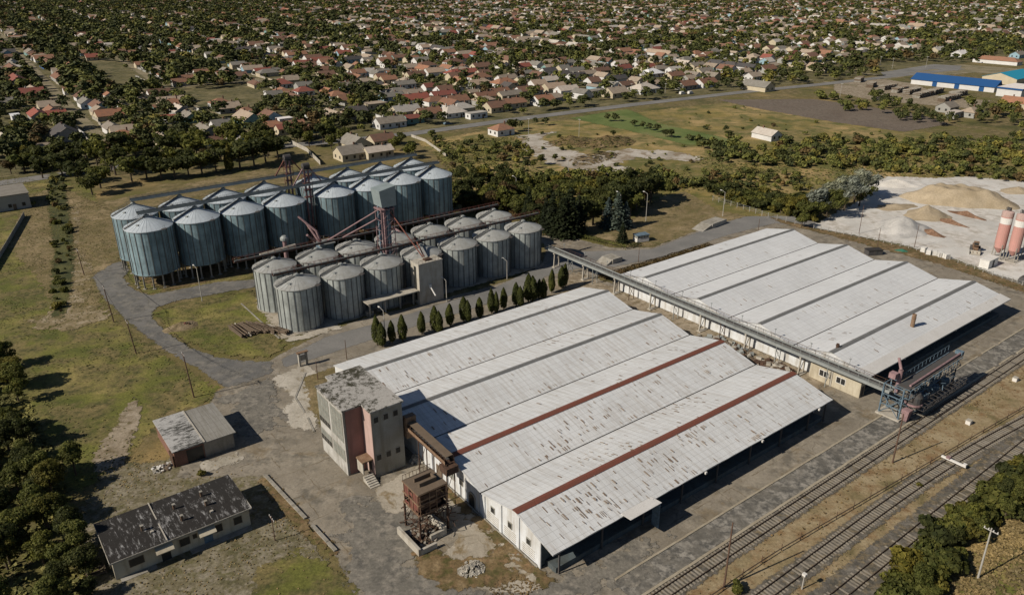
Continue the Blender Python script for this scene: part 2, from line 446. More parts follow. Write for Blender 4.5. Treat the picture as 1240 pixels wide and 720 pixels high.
def blotch_roof(name, base, dark, sc, lo, hi, st=(1, 1, 1)):
    t = NT(name); co = t.coord('Object', st)
    a = t.noise(co, sc * 1.7, 9, .82, .3); b = t.noise(t.coord('Object'), .12, 3, .6)
    mk = t.ramp(t.math('MULTIPLY', a, t.math('ADD', b, .5)), [(lo, 0.0), (hi, 1.0)])
    col = t.mix(mk, base, dark)
    col = t.mix(1.0, col, t.ramp(t.noise(co, 5, 5, .7), [(.3, .75), (.7, 1.1)]), 'MULTIPLY')
    t.bump(a, .3, .05)
    return t.base(col, .88)
M['moss_roof'] = blotch_roof('mossy_flat_roof', (.36, .35, .33), (.045, .043, .028), .75, .47, .56)
M['shed_roof'] = blotch_roof('stained_white_roof', (.40, .40, .39), (.05, .05, .045), 1.0, .50, .60, (.5, 1.4, 1))
M['grey_sheet'] = roof_sheet('grey_sheet_roof', (.25, .245, .225), (.13, .12, .09), (.14, .13, .12), sheet=(1.0, 1.6), grime=.6)

def silo_mat(name, c, dirt, streaky, tint):
    t = NT(name); co = t.coord('Object')
    cmb = t.n('ShaderNodeCombineXYZ'); rr_ = t.math('MULTIPLY', t.rnd(), 60.0)
    for i_ in range(3): t.l(rr_, cmb.inputs[i_])
    av = t.n('ShaderNodeVectorMath', operation='ADD'); t.l(t.coord('Object', (1.3, 1.3, .07)), av.inputs[0]); t.l(cmb.outputs[0], av.inputs[1])
    st = t.noise(av.outputs[0], 1.2, 6, .7)
    av2 = t.n('ShaderNodeVectorMath', operation='ADD'); t.l(co, av2.inputs[0]); t.l(cmb.outputs[0], av2.inputs[1])
    m = t.math('MULTIPLY', t.ramp(st, [(.42, 0.0), (.66, 1.0)]), streaky)
    col = t.mix(m, c, dirt)
    pa = t.noise(av2.outputs[0], .35, 5, .65)
    col = t.mix(1.0, col, t.ramp(pa, [(.3, .66), (.7, 1.15)]), 'MULTIPLY')
    ru = t.noise(av2.outputs[0], .6, 6, .75)
    col = t.mix(t.ramp(ru, [(.66, 0.0), (.76, .6)]), col, (.16, .10, .06))
    z = t.n('ShaderNodeSeparateXYZ'); t.l(co, z.inputs[0])
    sg = t.math('FRACT', t.math('MULTIPLY', z.outputs[2], 1 / 1.15))
    col = t.mix(1.0, col, t.ramp(sg, [(0.0, .78), (.06, 1.0), (1.0, 1.0)]), 'MULTIPLY')
    col = t.mix(1.0, col, t.ramp(t.rnd(), [(0, 1 - tint), (1, 1.05)]), 'MULTIPLY')
    w = t.math('SINE', t.math('MULTIPLY', z.outputs[2], 62.0))
    t.bump(w, .25, .02)
    return t.base(col, .55, .25)
M['silo_blue'] = silo_mat('blue_grey_silo_steel', (.27, .38, .425), (.10, .15, .175), .75, .12)
M['silo_white'] = silo_mat('pale_silo_steel', (.44, .48, .47), (.19, .21, .20), .6, .14)
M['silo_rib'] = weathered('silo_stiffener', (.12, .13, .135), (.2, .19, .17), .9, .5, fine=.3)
M['silo_roof_blue'] = weathered('silo_roof_zinc', (.47, .53, .58), (.28, .31, .33), .6, .5, fine=.15, rough=.6, tint=.08)
M['silo_roof_pale'] = weathered('silo_roof_dull_zinc', (.39, .41, .41), (.22, .21, .18), .5, .8, fine=.25, rough=.7, tint=.1)

# ================================================================== ground
_lv = {}
def sheet(name, poly, mat, level, cell=1.0, margin=3.0, label=None):
    """a thin ground covering with a ragged edge; poly in metres"""
    _lv[level] = _lv.get(level, 0) + 1
    zl = level * .03 + _lv[level] * .0009
    P = np.array(poly)
    x0, y0 = P.min(0) - margin - cell; x1, y1 = P.max(0) + margin + cell
    nx = int((x1 - x0) / cell) + 2; ny = int((y1 - y0) / cell) + 2
    xs = x0 + np.arange(nx) * cell; ys = y0 + np.arange(ny) * cell
    X, Y = np.meshgrid(xs, ys)
    D = polydist(X.ravel(), Y.ravel(), poly).reshape(X.shape)
    keep = np.maximum.reduce([D[:-1, :-1], D[1:, :-1], D[:-1, 1:], D[1:, 1:]]) > -margin
    idx = np.arange(nx * ny).reshape(ny, nx)
    F = np.stack([idx[:-1, :-1][keep], idx[:-1, 1:][keep], idx[1:, 1:][keep], idx[1:, :-1][keep]], 1)
    used = np.unique(F)
    remap = np.zeros(nx * ny, int); remap[used] = np.arange(len(used))
    V = np.stack([X.ravel()[used], Y.ravel()[used], np.full(len(used), zl)], 1)
    o = quads_object(name, V, remap[F], mat, attr={'d': D.ravel()[used]})
    return tag(o, kind='structure')

# base sheet out past the horizon
V = np.array([[-9000, -600, 0], [9000, -600, 0], [9000, 12000, 0], [-9000, 12000, 0]], float)
tag(quads_object('ground', V, np.array([[0, 1, 2, 3]]), M['ground']), kind='structure')
GREEN_L = [(0, 210), (110, 225), (150, 320), (115, 340), (135, 385), (205, 435), (262, 470), (262, 485), (200, 500), (150, 560), (90, 600), (-80, 560), (-80, 240)]
sheet('lawn', gp(GREEN_L), M['grass_green'], 1, 1.5, 5)
sheet('dry_ground', gp([(70, 225), (150, 262), (160, 300), (128, 330), (118, 380), (80, 392), (40, 330), (10, 300), (30, 240)]), M['grass_dry'], 2, 1.5, 5)
sheet('dry_ground', gp([(130, 560), (190, 560), (290, 520), (330, 580), (360, 640), (430, 720), (440, 760), (120, 790), (90, 640)]), M['grit'], 2, 1.0, 4)
sheet('lawn', gp([(310, 690), (360, 665), (430, 700), (440, 760), (300, 760)]), M['grass_green'], 3, 1, 4)
sheet('dry_ground', gp([(125, 245), (200, 228), (345, 200), (360, 212), (345, 222), (230, 240), (140, 262)]), M['grass_dry'], 3, 1.2, 4)
sheet('dry_ground', gp([(100, 240), (150, 262), (150, 310), (120, 330), (95, 300)]), M['grass_dry'], 4, 1.2, 4)
sheet('bare_ground', gp([(160, 335), (200, 352), (330, 325), (420, 290), (500, 262), (545, 250), (530, 235), (330, 285), (180, 320)]), M['scrub_dirt'], 4, 1.2, 3)
sheet('dirt_track', gp([(112, 555), (150, 500), (160, 482), (172, 492), (168, 515), (150, 560), (120, 575)]), M['dirt'], 3, 1, 3)
sheet('bare_ground', gp([(92, 250), (98, 262), (105, 300), (104, 330), (98, 368), (128, 376), (130, 386), (85, 400), (64, 398), (30, 390), (60, 382), (88, 350), (92, 300)]), M['dirt_soft'], 3, 1, 3.5)
sheet('ditch', gp([(60, 208), (76, 212), (84, 260), (90, 310), (86, 350), (76, 384), (66, 384), (62, 350), (66, 300), (58, 250)]), M['ditch'], 4, 1, 3)
sheet('meadow', gp([(505, 172), (640, 150), (900, 122), (1240, 180), (1300, 240), (1060, 232), (930, 262), (860, 262), (760, 240), (560, 262), (545, 200)]), M['meadow_gold'], 1, 3, 12)
sheet('green_field', gp([(690, 143), (760, 132), (800, 150), (900, 172), (905, 180), (830, 175), (760, 158)]), M['field_green'], 2, 3, 9)
sheet('ploughed_field', gp([(868, 121), (985, 120), (1110, 138), (1150, 150), (1095, 160), (1010, 148), (920, 132)]), M['plough'], 2, 2.5, 6)
sheet('chalk_track', gp([(625, 165), (670, 160), (655, 168), (680, 180), (720, 190), (735, 184), (760, 180), (830, 185), (824, 192), (770, 192), (745, 198), (770, 206), (755, 214), (700, 206), (660, 196), (636, 182)]), M['chalk'], 3, 1.5, 9)
sheet('chalk_track', gp([(775, 184), (850, 190), (845, 196), (790, 192)]), M['chalk'], 3, 1.5, 5)
sheet('football_field', gp([(96, 79), (128, 77), (178, 105), (152, 112), (128, 98)]), M['field_green'], 1, 3, 8)
sheet('dry_field', gp([(218, 115), (300, 105), (330, 122), (262, 134)]), M['grass_dry'], 1, 3, 8)
sheet('dry_field', gp([(60, 178), (120, 172), (112, 202), (75, 208)]), M['grass_dry'], 1, 2, 6)
sheet('dry_lawn', gp([(755, 275), (800, 238), (830, 232), (870, 255), (905, 262), (840, 285), (790, 297), (740, 292), (690, 278), (700, 265)]), M['grass_dry'], 2, 1.5, 5)
# the works yard
YARD = up([(-33.5, 12)]) + gp([(262, 474), (300, 453), (345, 426), (395, 402), (440, 386), (520, 366), (600, 345), (655, 325), (662, 300), (650, 285), (690, 287), (740, 300), (790, 300), (870, 270), (905, 262), (960, 262), (1000, 274), (1060, 293), (1140, 316), (1190, 330)]) + up([(175, 52), (175, 75.0)]) + up([(-30, 75.0), (-24, 64), (-21.0, 43), (-22, 20)])
sheet('yard', YARD, M['asphalt'], 2, 1.2, 3)
sheet('yard_patch', gp([(415, 610), (470, 600), (520, 645), (500, 690), (560, 715), (700, 690), (760, 660), (820, 640), (780, 690), (700, 730), (440, 740), (425, 680)]), M['yard_dark'], 4, .8, 5)
sheet('yard_patch', gp([(270, 480), (320, 462), (345, 500), (335, 520), (300, 530)]), M['yard_dark'], 4, .8, 4)
sheet('platform', up([(6, 70.6), (165, 70.6), (165, 74.6), (6, 74.6)]), M['asphalt_dark'], 3, .8, 2)
sheet('loop_road', gp([(152, 316), (128, 321), (112, 336), (124, 358), (158, 392), (200, 424), (240, 446), (275, 470), (330, 452), (330, 438), (290, 437), (262, 433), (228, 420), (200, 402), (184, 385), (186, 374), (215, 364), (262, 356), (310, 347), (312, 338), (262, 342), (210, 352), (180, 358), (160, 350), (148, 336), (156, 328)]), M['loop'], 3, 1, 4)
sheet('road', gp([(905, 262), (960, 262), (1000, 273), (990, 280), (940, 270), (880, 285), (800, 312), (745, 323), (700, 325), (660, 335), (640, 350), (560, 378), (470, 405), (400, 428), (345, 445), (340, 436), (395, 408), (470, 388), (600, 348), (655, 322), (700, 305), (790, 302), (870, 272)]), M['road'], 3, 1, 3)
sheet('concrete_patch', gp([(330, 458), (372, 440), (385, 452), (386, 500), (384, 520), (352, 520), (345, 500), (352, 480), (338, 468)]), M['concrete_ground'], 4, .7, 4)
sheet('concrete_patch', gp([(240, 562), (285, 548), (292, 558), (250, 572)]), M['concrete_ground'], 4, .7, 2)
sheet('concrete_pad', up([(-1, -33 + 7.5), (74, -25.0), (74, -36), (74, -52), (-1, -52)]), M['slab_ground'], 3, 1, 2)
sheet('concrete_pad', up([(-1.2, -25), (12, -25.2), (12, -22.5), (0, -22.5)]), M['concrete_ground'], 4, .7, 2)
sheet('concrete_apron', up([(-8, 33.5), (-1.8, 33.0), (-.3, 50), (-.3, 65.5), (-3.5, 66), (-9, 61), (-10.5, 53), (-5.5, 51), (-5, 44), (-11, 40), (-10, 34)]), M['slab_ground'], 5, .6, 2.5)
sheet('weedy_ground', gp([(500, 668), (530, 668), (552, 680), (590, 672), (612, 652), (625, 660), (612, 685), (640, 700), (600, 712), (540, 712), (508, 700)]), M['scrub_dirt'], 6, .6, 3)
sheet('weedy_strip', up([(-1.9, 40), (-.2, 40), (-.2, 66), (-1.9, 66)]), M['scrub_dirt'], 6, .5, 1)
sheet('yard_gap', up([(64.6, -16), (77, -16), (77, 58), (64.6, 58)]), M['dirt'], 4, .8, 2)
sheet('verge', up([(-4, -6.5), (69, -7.5), (72, -5), (70, -.2), (-1, .4), (-2, 14), (-8.8, 15.5), (-8, 6)]), M['grass_dry'], 5, .8, 2.5)
sheet('verge', up([(78, -10.5), (121, -9.5), (121, -5), (78, -5.6)]), M['grass_dry'], 5, .8, 2)
sheet('grass_island', gp([(188, 380), (215, 368), (305, 352), (318, 372), (330, 400), (346, 422), (325, 432), (290, 432), (262, 428), (230, 415), (205, 400)]), M['grass_green'], 4, .8, 3)
sheet('verge', gp([(148, 322), (160, 318), (225, 345), (310, 325), (310, 336), (210, 350), (182, 356), (160, 346)]), M['grass_green'], 2, .8, 3)
sheet('weedy_strip', gp([(322, 575), (338, 590), (375, 632), (412, 668), (404, 674), (360, 640), (330, 606), (316, 582)]), M['scrub_dirt'], 5, .7, 2.5)
sheet('gravel_yard', gp([(983, 276), (1005, 262), (1048, 240), (1052, 222), (1075, 214), (1130, 216), (1175, 214), (1300, 226), (1300, 352), (1235, 342), (1190, 326), (1150, 312), (1100, 298), (1040, 286)]), M['gravel'], 3, 1.5, 6)
sheet('weedy_strip', gp([(930, 262), (985, 276), (1040, 287), (1100, 300), (1150, 314), (1190, 329), (1240, 346), (1240, 354), (1185, 336), (1130, 318), (1060, 300), (1000, 284), (950, 272)]), M['scrub_dirt'], 4, 1, 3)
sheet('railway_land', up([(-40, 77.6), (260, 77.6), (260, 96), (-40, 96)]), M['grass_rail'], 1, 1.2, 3)
sheet('thicket_ground', up([(-40, 93.5), (260, 94.5), (260, 200), (-40, 200)]), M['grass_green'], 2, 2, 5)
for i_, (vv, u0_, w_) in enumerate([(76.2, -40, 1.6), (84.3, -40, 1.7), (90.1, -40, 2.6)]):
    if i_ == 1:
        top = [(-40, vv - w_), (60, 84.4 - w_), (92, 87.3 - w_), (130, 92 - w_), (170, 99 - w_)]
        pol = top + [(a_, b_ + 2 * w_) for a_, b_ in top[::-1]]
    else: pol = [(-40, vv - w_), (260, vv - w_), (260, vv + w_), (-40, vv + w_)]
    sheet('ballast', up(pol), M['ballast'], 3 + i_, .8, 1.5)
# town ground, main road and streets
sheet('garden_ground', [UVp for UVp in up([(-160, -215), (135, -208), (370, -195), (520, -178), (900, -160), (1700, -700), (1200, -2300), (200, -2300), (-260, -900)])], M['town'], 1, 25, 40)
def strip(pts, w):
    L = []; R = []
    for i, p in enumerate(pts):
        a = Vector(pts[max(0, i - 1)]); b = Vector(pts[min(len(pts) - 1, i + 1)])
        d = (b - a).normalized(); n = Vector((-d.y, d.x)) * w / 2
        L.append((p[0] + n.x, p[1] + n.y)); R.append((p[0] - n.x, p[1] - n.y))
    return L + R[::-1]
MAINROAD = [(-400, -222), (-34, -217.3), (60, -218), (105, -207), (136, -202.5), (196, -201.5), (280, -196), (369, -187), (440, -176), (600, -158)]
sheet('main_road', strip(up(MAINROAD), 8.5), M['road'], 3, 1.6, 2)
sheet('side_road', gp([(1072, 93), (1130, 84), (1160, 86), (1165, 80), (1130, 78), (1066, 88)]), M['road'], 3, 3, 3)
sheet('pale_forecourt', gp([(1066, 94), (1160, 78), (1240, 84), (1240, 92), (1180, 88), (1140, 92), (1100, 92), (1072, 97)]), M['street'], 2, 3, 6)
sheet('timber_yard', gp([(1010, 100), (1070, 96), (1110, 102), (1140, 118), (1200, 122), (1180, 132), (1060, 122), (1010, 112)]), M['dirt'], 2, 3, 8)
STREET_U = {}
for k in range(-3, 22):
    u_ = 10.7 + 63 * k
    lo = -225 if u_ < 420 else (-150 - (u_ - 420) * .2)
    STREET_U[k] = u_
    if k == 1:
        sheet('village_street', strip(up([(66, -235), (73.8, -329.8), (119.7, -849.3), (160, -1400), (190, -2000)]), 6.5), M['street'], 2, 4, 3)
        continue
    sheet('village_street', strip(up([(u_, lo), (u_ + 12, lo - 250), (u_ + 24, lo - 500), (u_ + 60, lo - 1250), (u_ + 90, lo - 1900)]), (6.5 if k in (0, 1) else 5) if k != 6 else 8), M['street'] if k != 6 else M['road'], 2, 4 if k < 9 else 7, 3)
for j, v_ in enumerate((-430, -640, -860, -1100, -1400, -1750)):
    sheet('village_street', strip(up([(-200, v_ - 10), (400, v_), (1500, v_ + 20)]), 6), M['street'], 3, 5, 3)

# ================================================================== the two warehouses
SPAN, HR, HV = 16.38, 6.17, 4.28
def warehouse(name, label, u0, v0, L, mat, redset, seed, damage, group=None):
    rg = random.Random(seed)
    root = T(name, label, 'warehouse', u0, v0)
    for k in range(4):
        r = MB()
        a, b, c = k * SPAN, (k + .5) * SPAN, (k + 1) * SPAN
        a2 = a - (0.35 if k == 0 else -.12); c2 = c + (0.0 if k == 3 else -.12)
        za = HV - .08 if k == 0 else HV
        th_ = .16
        for (y0, z0, y1, z1) in ((a2, za, b, HR), (b, HR, c2, HV)):
            nx_, ny_ = 40, 7
            gr = {}
            vs = []
            for i in range(nx_ + 1):
                e0 = rg.uniform(-.07, .07); sagx = .035 * math.sin(i * .55 + k * 2 + (y0 > a + 1))
                for j in range(ny_ + 1):
                    x = -.25 + (L + .25) * i / nx_ + (rg.uniform(-.06, .06) if i in (0, nx_) else 0)
                    t = j / ny_; sg = math.sin(math.pi * t)
                    yy = y0 + (y1 - y0) * t + (rg.uniform(-.05, .05) if (j == 0 and k == 0 and y0 < 1) or (j == ny_ and k == 3) else 0)
                    gr[i, j] = len(vs); vs.append((x, yy, z0 + (z1 - z0) * t + (sagx - .03) * sg + rg.uniform(-.012, .012) * sg))
            fs = [(gr[i, j + 1], gr[i + 1, j + 1], gr[i + 1, j], gr[i, j]) for i in range(nx_) for j in range(ny_)]
            r.add(vs, fs, 0)
            vs = [(-.2, y0, z0 - th_), (L - .05, y0, z0 - th_), (L - .05, y1, z1 - th_), (-.2, y1, z1 - th_), (-.2, y0, z0 - .075), (L - .05, y0, z0 - .075), (L - .05, y1, z1 - .075), (-.2, y1, z1 - .075)]
            r.add(vs, [(0, 1, 2, 3), (0, 1, 5, 4), (1, 2, 6, 5), (2, 3, 7, 6), (3, 0, 4, 7)], 3)
        # damaged sheets: slots and lifted pieces lying on the slopes
        nd = damage[k]
        centres = [(rg.uniform(1, L - 1), rg.choice((0, 1, 1)), rg.uniform(.1, .95)) for _ in range(10)]
        for _ in range(nd):
            if rg.random() < .65:
                cx, side, t0 = rg.choice(centres); x = cx + rg.gauss(0, 3.0); t0 = t0 + rg.gauss(0, .16)
            else:
                x = rg.uniform(.5, L - .5); side = rg.choice((0, 1, 1)); t0 = rg.uniform(.08, .92)
            if not (.3 < x < L - .6): continue
            t0 = min(.86, max(.06, t0))
            t0 = round(t0 * 7) / 7 + .01
            ln = rg.choice((.08, .12, .14)) * rg.uniform(.7, 1.1); w = rg.choice((.07, .09, .12, .16, .24))
            yA, zA, yB, zB = ((a2, za, b, HR) if side == 0 else (b, HR, c2, HV))
            def pt(xx, tt, h): return (xx, yA + (yB - yA) * tt, zA + (zB - zA) * tt + h)
            mm = 1 if rg.random() < .45 else 2
            h0 = .05; h1 = .05 if mm == 1 else rg.uniform(.07, .15)
            t1 = min(.97, t0 + ln)
            r.add([pt(x, t0, h0), pt(x + w, t0, h0), pt(x + w, t1, h1), pt(x, t1, h1)], [(0, 1, 2, 3)], mm)
        r.build('roof', [mat, M['slot'], M['slot2'], M['fascia']], root)
        # ridge cap
        m = MB(); w = .62 if (k + 1) in redset else .5
        rg2 = random.Random(seed + k)
        zc = HR + .09
        segs = int(L / 3.2)
        for i in range(segs):
            x0 = i * L / segs - (.25 if i == 0 else 0); x1 = (i + 1) * L / segs - .03
            j = rg2.uniform(-.012, .012)
            m.add([(x0, b - w, zc - .13 + j), (x1, b - w, zc - .13 + j), (x1, b, zc + .07 + j), (x0, b, zc + .07 + j), (x1, b + w, zc - .13 + j), (x0, b + w, zc - .13 + j)], [(0, 1, 2, 3), (3, 2, 4, 5), (0, 3, 5), (1, 4, 2)])
        m.build('ridge_cap', M['red_metal'] if (k + 1) in redset else M['grey_metal'], root)
        if k < 3:
            MB().box(-.3, c - .16, HV - .14, L + .05, c + .16, HV - .03).build('gutter', M['gutter'], root)
    # walls
    w = MB()
    S_ = 4 * SPAN - 2.9
    prof = [(0, 0), (0, HV - .15)]
    pts = []
    for k in range(4):
        pts += [(k * SPAN, HV - .13), ((k + .5) * SPAN, HR - .13)]
    pts += [(S_, HV + (HR - HV) * (4 * SPAN - S_) / (SPAN / 2) - .13)]
    for x0, x1 in ((0, .3), (L - .6, L - .3)):
        n = len(pts)
        vs = [(x0, p[0], 0) for p in pts] + [(x0, p[0], p[1]) for p in pts] + [(x1, p[0], 0) for p in pts] + [(x1, p[0], p[1]) for p in pts]
        fs = []
        for i in range(n - 1):
            fs += [(i, i + 1, n + i + 1, n + i), (2 * n + i + 1, 2 * n + i, 3 * n + i, 3 * n + i + 1), (n + i, n + i + 1, 3 * n + i + 1, 3 * n + i)]
        fs += [(0, n, 3 * n, 2 * n), (n - 1, 2 * n + n - 1, 3 * n + n - 1, n + n - 1)]
        w.add(vs, fs, 0)
    w.box(.3, .0, 0, L - .6, .3, HV - .2)
    w.build('wall', [M['white_wall']], root)
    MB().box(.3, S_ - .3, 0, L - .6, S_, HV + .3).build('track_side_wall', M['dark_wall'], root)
    return root, S_
wh, WS = warehouse('warehouse', 'long white-roofed warehouse with two rusty red ridges, beside the grey and pink tower', 0, 0, 64.4, M['sheet_w'], (3, 4), 5, (70, 90, 150, 260))
we, ES = warehouse('warehouse', 'long white-roofed warehouse with only grey ridges, beside the railway loader', 77.2, -.44, 59.7, M['sheet_e'], (), 9, (22, 26, 34, 40))

# facade of the west warehouse: pilasters, small square windows, doors, plinth
for k, (va, vb) in enumerate(((33.5, 36), (49.5, 50.2), (53.6, 54.3), (57.7, 58.4), (62.4, 63.0))):
    if k == 0: continue
    zt = HR - abs(va + .3 - 57.33) / 8.19 * (HR - HV) - .25
    MB().box(-.18, va, 0, -.003, va + .55, zt).build('pilaster', M['white_wall'], wh)
for vc in (43.7, 51.9, 56.0, 60.2):
    f = MB(); f.box(-.09, vc - .5, 2.3, -.003, vc + .5, 3.4); o = f.build('window', M['grey_plaster'], wh)
    MB().box(-.12, vc - .36, 2.45, -.093, vc + .36, 3.25).build('pane', M['glass'], o)
for i, vc in enumerate((51.9, 56.0, 60.2)):
    m = MB()
    for j in range(5): m.box(-.07, vc - 1.35, .55 + j * .34, -.003, vc + 1.35, .62 + j * .34)
    m.build('louvre_panel', M['concrete_pale'], wh)
MB().box(-.35, 33.4, 0, -.2, 62.5, .32).build('plinth', M['concrete'], wh)
# the third bay: arched window and arched gate
def arch(u, v, w, h, z0, mat, name, parent, d=.1):
    pts = []
    n = 10
    for i in range(n + 1):
        t = math.pi * i / n
        pts.append((v + math.cos(t) * w / 2, z0 + h - w / 2 + math.sin(t) * w / 2))
    pts = [(v - w / 2, z0)] + pts[::-1][:0] + [(v + w / 2, z0)] + pts
    n = len(pts)
    m = MB()
    vs = [(u - d, p[0], p[1]) for p in pts] + [(u, p[0], p[1]) for p in pts]
    m.add(vs, [tuple(range(n)), tuple(range(n, 2 * n))[::-1]] + [(i, (i + 1) % n, n + (i + 1) % n, n + i) for i in range(n)])
    return m.build(name, mat, parent)
a_ = arch(-.003, 46.6, 1.9, 2.7, .1, M['concrete'], 'gate', wh)
arch(-.11, 46.6, 1.4, 2.3, .12, M['glass'], 'pane', a_, .02)
a_ = arch(-.003, 41.0, 2.1, 2.2, 2.0, M['concrete'], 'window', wh)
arch(-.11, 41.0, 1.7, 1.8, 2.15, M['glass_grey'], 'pane', a_, .02)
MB().box(-.1, 36.6, 0, -.003, 38.3, 2.3).build('door', M['wood'], wh)
for v_ in (39.6, 44.9, 48.3): MB().tube((-.12, v_, .1), (-.12, v_, 4.4), .06, 6).build('drainpipe', M['white_paint'], wh)
# south side under the eaves: doors and posts, flap canopy
for x in (9, 24, 40, 55):
    MB().box(x, WS + .003, .9, x + 2.6, WS + .1, 3.3).build('door', M['blue_steel'], wh)
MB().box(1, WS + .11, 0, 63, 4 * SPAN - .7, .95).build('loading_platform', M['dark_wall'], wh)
for x in (1.2, 9, 17.2, 25.4, 33.6, 41.8, 50, 58, 63): MB().box(x, 4 * SPAN - .55, 0, x + .22, 4 * SPAN - .35, 4.1).build('eave_post', M['dark_steel'], wh)
f = MB(); f.add([(12.6, 65.0, 4.44), (18.8, 65.0, 4.44), (18.8, 67.0, 4.62), (12.6, 67.0, 4.62), (12.6, 65.0, 4.36), (18.8, 65.0, 4.36), (18.8, 67.0, 4.54), (12.6, 67.0, 4.54)], [(3, 2, 1, 0), (4, 5, 6, 7), (0, 1, 5, 4), (1, 2, 6, 5), (2, 3, 7, 6), (3, 0, 4, 7)])
f.build('canopy', M['fascia'], wh)
MB().box(18.5, 65.6, 0.0, 18.7, 66.9, 4.5).build('canopy_post', M['blue_steel'], wh)
for x in (30, 44, 60): MB().obox((x, 65.7, 4.0), (.35, .25, .35)).build('wall_lamp', M['white_paint'], wh)
# east warehouse extras
f = MB(); f.add([(-.3, 63.2, 4.89), (59.9, 63.2, 4.89), (59.9, 65.62, 4.335), (-.3, 65.62, 4.335), (59.9, 65.62, 4.1), (-.3, 65.62, 4.1)], [(0, 1, 2, 3), (3, 2, 4, 5)])
f.build('eave_strip', M['fascia'], we)
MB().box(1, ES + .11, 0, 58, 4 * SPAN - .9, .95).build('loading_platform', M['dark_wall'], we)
for x in (10, 26, 42): MB().box(x, ES + .003, .95, x + 2.8, ES + .1, 3.4).build('door', M['blue_steel'], we)
for x in (13, 34, 50): MB().obox((x, 65.4, 4.0), (.35, .3, .35)).build('wall_lamp', M['white_paint'], we)
ch = MB(); ch.lathe([(.0, 3.9), (.42, 3.9), (.42, 8.2), (.34, 8.25), (.34, 8.1), (0, 8.1)], 14); ch.lathe([(.5, 5.0), (.5, 5.12), (.42, 5.12)], 14); ch.lathe([(.47, 7.3), (.47, 7.42), (.42, 7.42)], 14)
ch.build('chimney', M['rust_light'], we, loc=(25.2, -60.3, 0))
ch = MB(); ch.lathe([(0, 4.6), (.3, 4.6), (.3, 7.0), (.22, 7.0), (0, 6.9)], 12); ch.lathe([(.38, 6.6), (.38, 6.7), (.3, 6.7)], 12)
ch.build('chimney', M['rust'], we, loc=(2.6, -57.0, 0))
# cream office front under the gallery
of = T('office_block', 'low cream office with two dark windows under the far end of the gallery', 'office', 75.6, 54)
MB().box(0, 0, 0, 1.55, 10.6, 3.9).build('wall', M['cream_wall'], of)
for v_ in (2.0, 5.6):
    o = MB().box(-.06, v_, 1.3, -.003, v_ + 2.0, 2.7).build('window', M['white_paint'], of)
    p = MB(); p.box(-.08, v_ + .12, 1.42, -.063, v_ + .94, 2.58); p.box(-.08, v_ + 1.06, 1.42, -.063, v_ + 1.88, 2.58); p.build('pane', M['glass'], o)
MB().box(-.15, 4.6, .0, -.003, 4.85, 3.7).build('pilaster', M['concrete_pale'], of)
MB().box(.3, 10.603, 0.2, 1.3, 10.66, 2.3).build('door', M['dark_steel'], of)

# ================================================================== gallery (long conveyor bridge)
ga = T('conveyor_gallery', 'long elevated conveyor gallery with railings running between the two warehouses', 'conveyor bridge', 75.1, -26.5)
GL = 97.0
m = MB(); m.box(-1.0, 0, 4.55, 1.0, GL, 4.68); m.box(-1.05, 0, 4.3, -.95, GL, 4.85); m.box(.95, 0, 4.2, 1.05, GL, 4.95)
m.build('deck', M['galv'], ga)
m = MB(); m.box(-.3, 1, 4.8, .3, GL - 1, 5.15); m.build('conveyor_belt', M['dark_steel'], ga)
for sx in (-1.0, 1.0):
    m = MB()
    n = 48
    for i in range(n + 1): m.bar((sx, i * GL / n, 4.68), (sx, i * GL / n, 5.8), .05)
    m.bar((sx, 0, 5.8), (sx, GL, 5.8), .06); m.bar((sx, 0, 5.25), (sx, GL, 5.25), .04)
    m.build('railing', M['galv'] if sx < 0 else M['rust'], ga)
for i in range(12):
    m = MB(); y = 6 + i * 8.2; m.bar((0.8, y, 5.8), (0.8, y, 6.9), .07); m.obox((.8, y, 6.95), (.3, .3, .12)); m.build('lamp_post', M['galv'], ga)
for i, y in enumerate((4, 9.5, 15.5, 19, 27, 32, 39, 46.2, 54, 59.4, 66, 73.4, 79, 84.8)):
    m = MB(); big = i % 2 == 0
    mt = M['concrete_pale'] if big else (M['rust'] if i in (5, 9) else M['galv'])
    if big:
        for s in (-.9, .9): m.bar((s, y - .1, 0), (s * .8, y, 4.2), .26)
        m.box(-1.1, y - .2, 3.9, 1.1, y + .2, 4.19); m.box(-1.2, y - .5, 0, 1.2, y + .5, .35); m.bar((-.9, y, .4), (.85, y, 3.8), .1)
    else:
        for s in (-.8, .8): m.bar((s, y, 0), (s, y, 4.2), .13)
        m.bar((-.8, y, 1), (.8, y, 3.6), .07); m.bar((.8, y, 1), (-.8, y, 3.6), .07)
    m.build('leg', mt, ga)

# ================================================================== grey and pink tower
M['facing'] = weathered('dirty_white_facing', (.54, .54, .52), (.25, .24, .21), .4, .85, streak=(1, 1, .12), fine=.25)
tw = T('mill_tower', 'grey and pink tower building with mossy flat roof beside the red-ridged warehouse', 'tower building', -2.7, 31.3)
HT = 12.0
X0, X1 = -8.6, 0.0; Y0, Y1 = -14.3, 0.0
NX, NY = -5.4, -3.1      # notch for the entrance
w = MB(); w.prism([(X0, Y0 + 1.9), (X0 + 2.6, Y0 + 1.9), (X0 + 2.6, Y0), (X1, Y0), (X1, Y1), (NX, Y1), (NX, NY), (X0, NY)], 0, HT)
w.build('wall', M['grey_plaster'], tw)
r = MB(); r.prism([(X0 - .3, Y0 + 1.7), (X0 + 2.4, Y0 + 1.7), (X0 + 2.4, Y0 - .25), (X1 + .25, Y0 - .25), (X1 + .25, Y1 + .25), (NX - .22, Y1 + .25), (NX - .22, NY + .35), (X0 - .3, NY + .35)], HT + .003, HT + .28)
r.build('roof', M['moss_roof'], tw)
